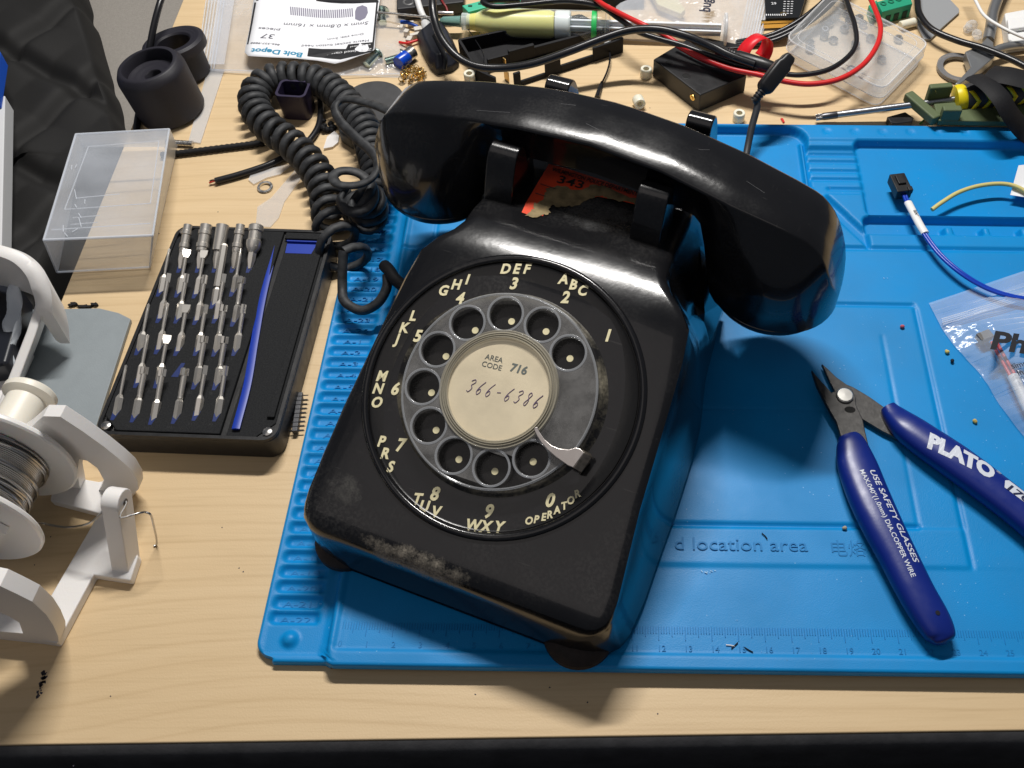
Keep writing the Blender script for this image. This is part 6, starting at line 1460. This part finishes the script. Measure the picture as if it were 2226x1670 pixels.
# pliers (only their grey jaws and handle show)
pl = thing('grey_pliers', 'grey metal pliers with a curved handle in the top right corner', 'pliers', W(2140, 80, 0))
GM = mat('satin_grey_metal', (.36, .37, .38, 1), .35, metal=.8)
MB().tube(catmull(Wp([(2186, -40, 8), (2168, 0, 8), (2158, 30, 8), (2154, 60, 8), (2148, 88, 7)]), 8), 3.4, 12).build('handle', GM, pl, world=True, smooth=70)
MB().tube(catmull(Wp([(2150, 120, 8), (2180, 104, 8), (2230, 98, 8), (2300, 100, 8)]), 8), 2.6, 12).build('handle', GM, pl, world=True, smooth=70)
prism_px(MB(), [(2098, 112), (2130, 98), (2146, 80), (2160, 92), (2162, 124), (2120, 160), (2084, 184), (2076, 182), (2110, 146)], 3, 9).build('jaw', GM, pl, world=True, bevel=.6)
m = MB(); m.ring([(9.5, 0), (13, 0), (13, 2.2), (9.5, 2.2)], 40, Matrix.Translation(W(2084, 152, 1))); m.build('ring_guard', mat('clear_grey_ring', (.35, .35, .36, 1), .15, trans=.5), pl, world=True, smooth=40)
# white switch and wire at the right edge
sw = thing('white_switch', 'white plastic switch body at the right edge with a white wire in front', 'switch', W(2210, 60, 0))
prism_px(MB(), [(2184, 28), (2260, 14), (2270, 80), (2194, 92)], 0, 9).build('switch_body', WHITE, sw, world=True, bevel=1)
prism_px(MB(), [(2190, 40), (2262, 30), (2264, 54), (2193, 64)], 9, 12).build('rocker', WHITE, sw, world=True, bevel=1)
prism_px(MB(), [(2188, 92), (2275, 84), (2276, 96), (2190, 102)], 0, 2.5, zp=2).build('base_strip', DG, sw, world=True, bevel=.3)
cable('white_wire', [(2100, -40, 16), (2122, 4, 16), (2140, 34, 15), (2175, 58, 15), (2226, 82, 15), (2300, 110, 14)], 1.0, WHITE, 'thin white wire crossing in front of the grey pliers handle', 'wire')
# phillips screwdriver with its striped handle, lying in an olive holder
tipp, endp = W(1772, 256, 4), W(2030, 222, 12)
dS = endp - tipp; SLn = dS.length; SDM = axisM(tipp, dS)
sd = thing('screwdriver', 'cross tip screwdriver with a black and yellow striped handle', 'screwdriver', Mx=SDM)
m = MB(); m.lathe([(.25, 0), (1.7, 3.2), (2.1, 5), (2.1, 12), (1.95, 12.3)], 16)
m.build('tip', mat('gunmetal', (.12, .12, .13, 1), .35, metal=.9), sd, smooth=35)
m = MB(); [m.box((0, 0, 2.6), (3.6 if k else .7, .7 if k else 3.6, 4.4)) for k in (0, 1)]; m.build('tip_blade', STEEL, sd, bevel=.15)
MB().lathe([(1.9, 12.2), (1.9, SLn+14)], 18).build('blade_shaft', mat('satin_steel', (.42, .43, .45, 1), .3, metal=1), sd, smooth=50)
h0 = SLn + 11
YEL = mat('yellow_grip', (.78, .62, .01, 1), .4); GRP = mat('dark_grip', (.035, .035, .038, 1), .6, bump=.4)
MB().lathe([(4, h0), (7.2, h0+.6), (7.9, h0+2.5), (7.6, h0+5.2), (7.0, h0+6)], 32).build('yellow_collar', YEL, sd, smooth=40)
MB().lathe([(7.0, h0+5), (7.6, h0+8), (7.8, h0+30), (8.6, h0+60), (8.8, h0+70)], 32).build('grip', GRP, sd, smooth=40)
m = MB()
for i in range(5):
    z = h0 + 10 + i*6.6
    for s_ in (0, 1):
        V = []
        for k in range(6):
            a = math.radians(-8 + k*9) if s_ == 0 else math.radians(-8 - k*9); zz = z - (k*.75)
            V += [(7.95, a, zz), (7.95, a, zz+2.3)]
        # local y/x axes: the visible side faces the viewer and up
        P = [Vector((r_*math.cos(a-1.25), r_*math.sin(a-1.25), z_)) for r_, a, z_ in V]
        m.add(P, [(2*k, 2*k+1, 2*k+3, 2*k+2) for k in range(5)])
m.build('chevron', YEL, sd, smooth=60, solid=.5)
oh = thing('olive_holder', 'olive green printed bracket carrying the striped screwdriver handle', 'bracket', W(2060, 270, 5))
OLV = mat('olive_print', (.10, .13, .06, 1), .55, bump=.5, bscale=1400)
def boxed(m, px0, py0, px1, py1, z0, z1, depth):
    a_, b__ = W(px0, py0, z1), W(px1, py1, z1); d = (b__-a_); d.z = 0; n_ = Vector((-d.y, d.x, 0)).normalized()*depth
    V = [a_, b__, b__+n_, a_+n_]; m.add([Vector((v.x, v.y, z0)) for v in V] + [Vector((v.x, v.y, z1)) for v in V], [(3, 2, 1, 0), (4, 5, 6, 7), (0, 1, 5, 4), (1, 2, 6, 5), (2, 3, 7, 6), (3, 0, 4, 7)])
m = MB(); boxed(m, 2052, 240, 2094, 240, 9.4, 20, 4.5); m.build('front_lip', OLV, oh, world=True, bevel=1)
m = MB(); boxed(m, 2030, 258, 2048, 250, 9.3, 15, 24); boxed(m, 2024, 192, 2074, 188, 9.4, 22, 4); m.build('end_arm', OLV, oh, world=True, bevel=1)
m = MB(); boxed(m, 2040, 262, 2290, 266, 9.3, 13, 20); m.build('holder_base', OLV, oh, world=True, bevel=.8)
cst = MB(); cst.lathe([(2.6, 0), (3.0, .5), (3.0, 5), (2.4, 6), (3.2, 7), (3.2, 12), (2.2, 13)], 18, axisM(W(2020, 252, 3), (.12, .55, .8))); o = cst.build('blue_grey_sleeve', film('blue_clear_sleeve', (.45, .62, .68, 1), .62, .12), smooth=35); tag(o, 'pale blue translucent sleeve leaning on the olive bracket', 'sleeve')
m = MB(); m.tube(Wp([(2028, 205, 14), (2034, 196, 20), (2044, 204, 16)]), 1.2, 6); o = m.build('twist_tie', STEEL, smooth=0); tag(o, 'crumpled shiny foil twist on the corner of the olive bracket', 'foil')
stp = MB(); strap = catmull(Wp([(2118, 168, 26), (2150, 186, 30), (2176, 214, 30), (2196, 248, 24), (2222, 280, 14), (2250, 300, 10)]), 8); stp.tube(strap, 3, 8, flat=(1.6, 6.2)); strap2 = catmull(Wp([(2150, 160, 26), (2190, 164, 30), (2240, 176, 30), (2300, 190, 28)]), 8); stp.tube(strap2, 3, 8, flat=(2, 9))
o = stp.build('black_strap', BLKM, smooth=60); tag(o, 'wide black strap draped over the striped screwdriver handle', 'strap')
# bits in front
m = MB(); prism_px(m, [(1928, 254), (1968, 243), (1987, 256), (1984, 264), (1950, 268), (1936, 266)], .2, 5); p = W(1960, 254, 5); 
o = m.build('dark_housing', BLK, bevel=.5); tag(o, 'small black connector housing just in front of the screwdriver shaft', 'connector')
for nm, P, z, mt, lb_ in [('red_chip', [(1697, 257), (1702, 257), (1706, 265), (1702, 266)], .1, RED, 'tiny red plastic chip on the desk behind the blue mat'), ('green_sliver', [(1999, 268), (2009, 258), (2011, 259), (2001, 270)], .1, mat('green_wire_bit', (.05, .3, .04, 1), .5), 'tiny green sliver beside the black connector housing')]:
    m = MB(); prism_px(m, P, z, .9); o = m.build(nm, mt, smooth=0); tag(o, lb_, 'scrap')
# ------------------------------------------------------------------ right side, on the mat
def hz(px, py): p = W(px, py, 6.5); return HZ(p.x, p.y)
# white two pin connector lead
jc = thing('connector_lead', 'blue wire lead with a black plug and a white printed sleeve', 'lead', W(1960, 400, 6))
p, q = W(1948, 383, 11), W(1966, 421, 11); d = (q-p); JM = axisM((p+q)/2, (0, 0, 1), d); JL = d.length
MB().box((0, 0, -1.0), (JL, 8.2, 6), M=JM).box((-JL*.1, 0, 2.4), (JL*.5, 4.2, 1.6), M=JM).box((JL*.42, 2.9, 1.2), (3, 2.6, 3), M=JM).build('plug_housing', BLK, jc, world=True, bevel=.45)
wp = [(1964, 418, 10), (1972, 438, 10), (1985, 462, 11), (2002, 494, 12), (2016, 518, 12), (2046, 556, 12), (2090, 594, 12), (2140, 624, 11), (2190, 642, 11), (2240, 650, 11), (2320, 652, 11)]
BW = mat('blue_wire_jacket', (.006, .05, .45, 1), .3)
for dx in (-.75, .75):
    P = [p + Vector((dx*.8, dx*.4, 0)) for p in Wp(wp)]; MB().tube(catmull(P, 8), .8, 8).build('blue_conductor', BW, jc, world=True, smooth=70)
sl = catmull(Wp([(1974, 441, 10), (1985, 462, 11), (2000, 490, 12), (2011, 508, 12)]), 8)
MB().tube(sl, 2.0, 14, flat=(1.6, 2.1)).build('white_sleeve', WHITE, jc, world=True, smooth=70)
m = MB(); a_, b__ = sl[3], sl[-4]; d = b__-a_; text(m, 'B060114', 1.7, axisM((a_+b__)/2 + Vector((0, 0, 1.75)), (0, 0, 1), d), ext=.05); m.build('sleeve_print', mat('black_sleeve_print', (.02, .02, .02, 1), .5), jc, world=True, smooth=0)
cable('cream_wire', [(2026, 456, 7.4), (2048, 440, 8.5), (2085, 418, 9.6), (2130, 404, 10), (2180, 400, 10), (2218, 410, 10), (2260, 440, 9)], 1.15, mat('pale_yellow_wire', (.62, .54, .2, 1), .4), 'pale yellow wire arching over the mat near the right edge', 'wire')
pp = MB(); pp.add([Vector((W(x, y, z).x, W(x, y, z).y, z)) for x, y, z in ((2196, 424, 7.4), (2214, 360, 12), (2290, 350, 12), (2300, 440, 8))], [(0, 1, 2, 3)])
o = pp.build('paper_slip', PAP, solid=.15, smooth=0); tag(o, 'corner of white paper at the right edge next to the pale yellow wire', 'paper')
# zip bag with dark print
pg = thing('lead_bag', 'clear zip bag with bold black print and red wires at the right edge', 'plastic bag', W(2150, 760, 7))
left = catmull([Vector(v) for v in ((2021, 654, 0), (2034, 680, 0), (2052, 712, 0), (2090, 762, 0), (2132, 806, 0), (2160, 850, 0), (2190, 895, 0), (2240, 960, 0))], 8)
right_ = catmull([Vector(v) for v in ((2300, 560, 0), (2310, 640, 0), (2320, 760, 0), (2330, 860, 0), (2340, 960, 0))], 8)
def bag2(u, v):
    a_ = left[int(v*(len(left)-1))]; b__ = right_[int(v*(len(right_)-1))]; px_, py_ = lerp(a_.x, b__.x, u), lerp(a_.y, b__.y, u)
    z = 7.2 + (9.5*min(1, u*3.2)*min(1, max(0, v-.12)*3) + .9*math.sin(9*u+14*v)*math.sin(8*v) + .5*math.sin(31*v-9*u))*(1 if v > .12 else .25)
    p = W(px_, py_, 9); return (p.x, p.y, max(z, 7.0))
MB().grid(bag2, 60, 90).build('bag_film', film('bright_film', (.8, .86, .95, 1), .22, .12, noise=.06, bump=.5, bscale=60), pg, world=True, smooth=60)
m = MB()
for i in range(4): m.tube(Wp([(2046+i, 694+i*4, 8.3), (2100, 678+i*4, 8.8), (2170, 656+i*4, 9.6), (2260, 628+i*4, 9.6)]), .3, 5)
m.build('zip_closure', film('zip_edge', (.85, .9, .97, 1), .4, .12), pg, world=True, smooth=60)
m = MB(); text(m, 'Pha', 10.5, axisM(W(2206, 748, 19.4), (0, 0, 1), (1, -.16, 0)), ext=.08, off=.035, shear=.25, wscale=1.1); k0 = len(m.v)
text(m, 'simple', 3.0, axisM(W(2222, 792, 18.6), (0, 0, 1), (1, .25, 0)), ext=.05); text(m, 'Inc', 3.0, axisM(W(2222, 810, 18.6), (0, 0, 1), (1, .25, 0)), ext=.05)
m.build('bag_print', mat('black_bag_print', (.012, .013, .018, 1), .4), pg, world=True, smooth=0)
rl = thing('bagged_lead', 'red wire pair with white sleeve inside the zip bag at the right', 'lead', W(2190, 800, 7))
for dx in (-1.0, 1.0):
    P = [p + Vector((dx*1.0, dx*.5, 0)) for p in Wp([(2160, 742, 10), (2176, 772, 11), (2192, 800, 11), (2208, 830, 11), (2240, 900, 10)])]; MB().tube(catmull(P, 8), .85, 8).build('red_conductor', mat('pinkish_red', (.6, .05, .06, 1), .35), rl, world=True, smooth=70)
MB().tube(catmull(Wp([(2202, 818, 11.5), (2216, 848, 11.5), (2236, 890, 11)]), 8), 2.5, 12).build('white_sleeve', WHITE, rl, world=True, smooth=70)
p = W(2142, 728, 12); MB().box((p.x, p.y, 10.5), (7, 4.5, 3.5), rz=25).build('plug_housing', mat('grey_plug', (.13, .125, .12, 1), .5), rl, world=True, bevel=.5)
# crumbs
for nm, x, y, r_, c_, lb_ in [('pink_crumb', 1960, 712, 1.15, srgb(200, 96, 110), 'tiny pink plastic crumb on the mat left of the zip bag'), ('yellow_crumb', 2058, 767, 1.2, srgb(214, 196, 110), 'tiny yellow crumb on the mat next to the black crumb'),
                              ('black_crumb', 2070, 787, 1.25, (.006, .01, .02, 1), 'tiny black crumb on the mat below the yellow crumb'), ('yellow_crumb', 2118, 918, 1.15, srgb(206, 180, 96), 'tiny yellow crumb on the mat right of the cutters'),
                              ('beige_crumb', 1835, 1150, 1.0, srgb(176, 170, 150), 'tiny beige crumb on the mat left of the upright cutter handle')]:
    p = W(x, y, hz(x, y)); m = MB(); rd = random.Random(x); 
    for k in range(3): m.sphere((p.x+rd.uniform(-.4, .4)*r_, p.y+rd.uniform(-.3, .3)*r_, hz(x, y)+r_*.7), r_*rd.uniform(.6, .9), 7)
    o = m.build(nm, mat(nm + '_mat', c_, .5, noise=.2, nscale=900), smooth=60); tag(o, lb_, 'crumb')
for i, (P, lb_) in enumerate([([(1656, 1159), (1664, 1166), (1668, 1172)], 'short black fibre on the mat above the embossed words'), ([(1590, 1410), (1600, 1401), (1604, 1397)], 'short black fibre on the ruler, leftmost of three'), ([(1578, 1402), (1588, 1403), (1597, 1405)], 'short pale fibre on the ruler, middle of three'), ([(1619, 1408), (1629, 1414), (1637, 1418)], 'short black fibre on the ruler, rightmost of three')]):
    m = MB(); m.tube([W(x, y, hz(x, y)+.35) for x, y in P], .22, 5); o = m.build('fibre', BLK if i != 2 else WHITE, smooth=0); tag(o, lb_, 'fibre')

# ------------------------------------------------------------------ flush cutters
cu = thing('flush_cutters', 'open flush cutters with dark blue grips and white printed letters', 'cutters', W(1836, 860, 7))
def c8(x, y): return (1666 + x*.25316, 750 + y*.25316)
LP = [c8(*p) for p in ((388, 208), (430, 262), (480, 318), (560, 405), (640, 372), (735, 372), (765, 440), (775, 520), (830, 640), (850, 740), (895, 925), (760, 880), (640, 790), (600, 660), (548, 570), (500, 480), (430, 340))]
RPp = [c8(*p) for p in ((475, 158), (540, 215), (600, 275), (690, 338), (745, 360), (880, 440), (1022, 540), (1070, 680), (1130, 805), (1000, 742), (830, 640), (740, 560), (600, 420), (545, 315))]
m = MB(); prism_px(m, RPp, 7.4, 9.6); m.build('jaw_plate', DARKST, cu, world=True, bevel=.35)
m = MB(); prism_px(m, LP, 9.7, 12.2); m.build('jaw_plate', DARKST, cu, world=True, bevel=.45)
MB().lathe([(3.7, -.6), (3.8, 0), (3.7, .9), (3.2, 1.3), (.001, 1.4)], 36, Matrix.Translation(W(*c8(671, 440), 12.2))).build('pivot_rivet', mat('satin_rivet', (.5, .49, .46, 1), .35, metal=.8), cu, world=True)
MB().lathe([(1.9, 0), (1.9, .05), (.001, .05)], 20, Matrix.Translation(W(*c8(718, 556), 12.2)) @ Matrix.Diagonal((1.25, .85, 1, 1))).build('plate_hole', mat('hole_dark', (.004, .004, .004, 1), .8), cu, world=True, smooth=0)
GRIP = mat('dark_blue_vinyl', (.004, .018, .185, 1), .33, spec=.5, bump=.08, rvar=.04)
def grip(cl, wd_, ht_):
    """centre line in pixels, widths and heights in mm, flat oval section"""
    P = catmull([W(x, y, z) for x, y, z in cl], 8); k = len(P)
    WD = catmull([(w, 0, 0) for w in wd_], 8); HT = catmull([(h_, 0, 0) for h_ in ht_], 8); T_, _ = frames(P); rings = []
    for i in range(k):
        s_ = Vector((0, 0, 1)).cross(T_[i]).normalized(); up = T_[i].cross(s_); rings.append([P[i] + s_*WD[i].x*math.copysign(abs(math.cos(a))**.85, math.cos(a)) + up*HT[i].x*math.copysign(abs(math.sin(a))**.8, math.sin(a)) for a in [2*math.pi*j/28 for j in range(28)]])
    return MB().loft(rings), P, WD, HT, T_
g1, P1, W1, H1, T1 = grip([(1842, 950, 12), (1850, 966, 12), (1863, 1010, 12), (1885, 1070, 12.5), (1914, 1135, 13), (1952, 1210, 13), (1990, 1285, 13), (2025, 1345, 12.5), (2044, 1378, 12), (2051, 1394, 12), (2054, 1400, 12)],
      [4.5, 6.3, 8.2, 8.6, 8.3, 7.6, 7.2, 6.8, 5.8, 3.8, .6], [3.4, 4.2, 4.8, 5.2, 5.4, 5.4, 5.2, 5.0, 4.2, 2.8, .5])
g1.build('grip', GRIP, cu, world=True, smooth=60)
g2, P2, W2_, H2, T2 = grip([(1930, 886, 11), (1943, 903, 11), (1972, 930, 12), (2020, 965, 12.5), (2080, 1006, 13), (2150, 1058, 13), (2226, 1118, 13), (2300, 1185, 13)],
      [3.5, 5.0, 6.8, 7.6, 7.8, 7.6, 7.4, 7.0], [3.0, 3.8, 4.8, 5.2, 5.4, 5.4, 5.2, 5.0])
g2.build('grip', GRIP, cu, world=True, smooth=60)
def finer(mb, L_):
    V = [Vector(v) for v in mb.v]; T_ = []
    for f in mb.f:
        for i in range(1, len(f)-1): T_.append((f[0], f[i], f[i+1]))
    mid = {}; out = []
    while T_:
        a, b_, c = T_.pop()
        e = sorted((((V[p]-V[q]).length, p, q, r) for p, q, r in ((a, b_, c), (b_, c, a), (c, a, b_))), reverse=True)[0]
        if e[0] <= L_ or len(out) > 60000: out.append((a, b_, c)); continue
        key = (min(e[1], e[2]), max(e[1], e[2]))
        if key not in mid: mid[key] = len(V); V.append((V[e[1]]+V[e[2]])/2)
        m_ = mid[key]; T_.append((e[1], m_, e[3])); T_.append((m_, e[2], e[3]))
    mb.v = V; mb.f = out
def griptext(mb, s, ax0, ay0, ax1, ay1, cap, P, WD, HT, T_, **kw):
    """lettering wrapped on to the top of a grip, reading from the first to the second pixel"""
    a_, b__ = W(ax0, ay0, 17), W(ax1, ay1, 17); d = b__-a_; L_ = d.length; d.z = 0
    tmp = MB(); text(tmp, s, cap, Matrix.Identity(4), ext=0.0, align='LEFT', **kw); xs_ = [v.x for v in tmp.v]; kx_ = L_/(max(xs_)-min(xs_)); finer(tmp, .9)
    Mx = axisM((a_.x, a_.y, 0), (0, 0, 1), d); V = []
    for v in tmp.v:
        q = Mx @ Vector(((v.x-min(xs_))*kx_, v.y, 0)); best = min(range(len(P)), key=lambda i: (P[i].x-q.x)**2 + (P[i].y-q.y)**2)
        s_ = Vector((0, 0, 1)).cross(T_[best]).normalized(); off = (Vector((q.x, q.y, 0)) - Vector((P[best].x, P[best].y, 0))).dot(s_)
        r_ = min(.97, abs(off)/WD[best].x); c_ = r_**(1/.85); z = P[best].z + HT[best].x*(math.sqrt(max(0, 1-c_*c_)))**.8
        V.append(Vector((q.x, q.y, z + .10)))
    mb.add(V, tmp.f)
m = MB()
griptext(m, 'USE SAFETY GLASSES', *c8(905, 1075), 1991, 1225, 2.5, P1, W1, H1, T1, shear=.15, off=.012)
griptext(m, 'MAX.040"(1.0mm) DIA.COPPER WIRE', *c8(815, 1075), 1984, 1257, 2.0, P1, W1, H1, T1, off=.012)
griptext(m, 'PLATO', *c8(1370, 815), *c8(1950, 1120), 6.6, P2, W2_, H2, T2, off=.062, shear=-.25)
griptext(m, '\u00ae', *c8(1978, 1075), *c8(2022, 1100), 2.6, P2, W2_, H2, T2)
m.build('grip_print', mat('white_grip_print', (.62, .66, .74, 1), .45), cu, world=True, smooth=0)
# number in a printed box
m = MB(); q0 = [c8(2050, 1175), c8(2090, 1160), c8(2300, 1300), c8(2290, 1400), c8(2240, 1390), c8(2040, 1240)]
def onP2(x, y, dz=.12):
    q = W(x, y, 17.5); best = min(range(len(P2)), key=lambda i: (P2[i].x-q.x)**2 + (P2[i].y-q.y)**2); s_ = Vector((0, 0, 1)).cross(T2[best]).normalized()
    off = (q-P2[best]).dot(s_); r_ = min(.97, abs(off)/W2_[best].x); c_ = r_**(1/.85); return Vector((q.x, q.y, P2[best].z + H2[best].x*(math.sqrt(max(0, 1-c_*c_)))**.8 + dz))
bx_ = [(2184, 1046), (2194, 1044), (2250, 1084), (2262, 1100), (2252, 1110), (2242, 1106), (2182, 1062)]
sheet(bx_, .12, lambda x, y, dz: onP2(x, y, dz)).build('number_patch', mat('white_patch', (.62, .66, .74, 1), .45), cu, world=True, smooth=60)
m = MB(); griptext(m, '170', 2190, 1062, 2236, 1094, 3.3, P2, W2_, H2, T2, off=.03, shear=.1); m.v = [v + Vector((0, 0, .1)) for v in m.v]
m.build('grip_number', mat('navy_print', (.01, .015, .06, 1), .5), cu, world=True, smooth=0)
MB().lathe([(.9, 0), (.9, .05), (.001, .05)], 16, Matrix.Translation((W(2038, 1333, 17.2) + Vector((0, 0, .35))))).build('grip_dimple', mat('hole_dark2', (.002, .002, .01, 1), .8), cu, world=True, smooth=0)
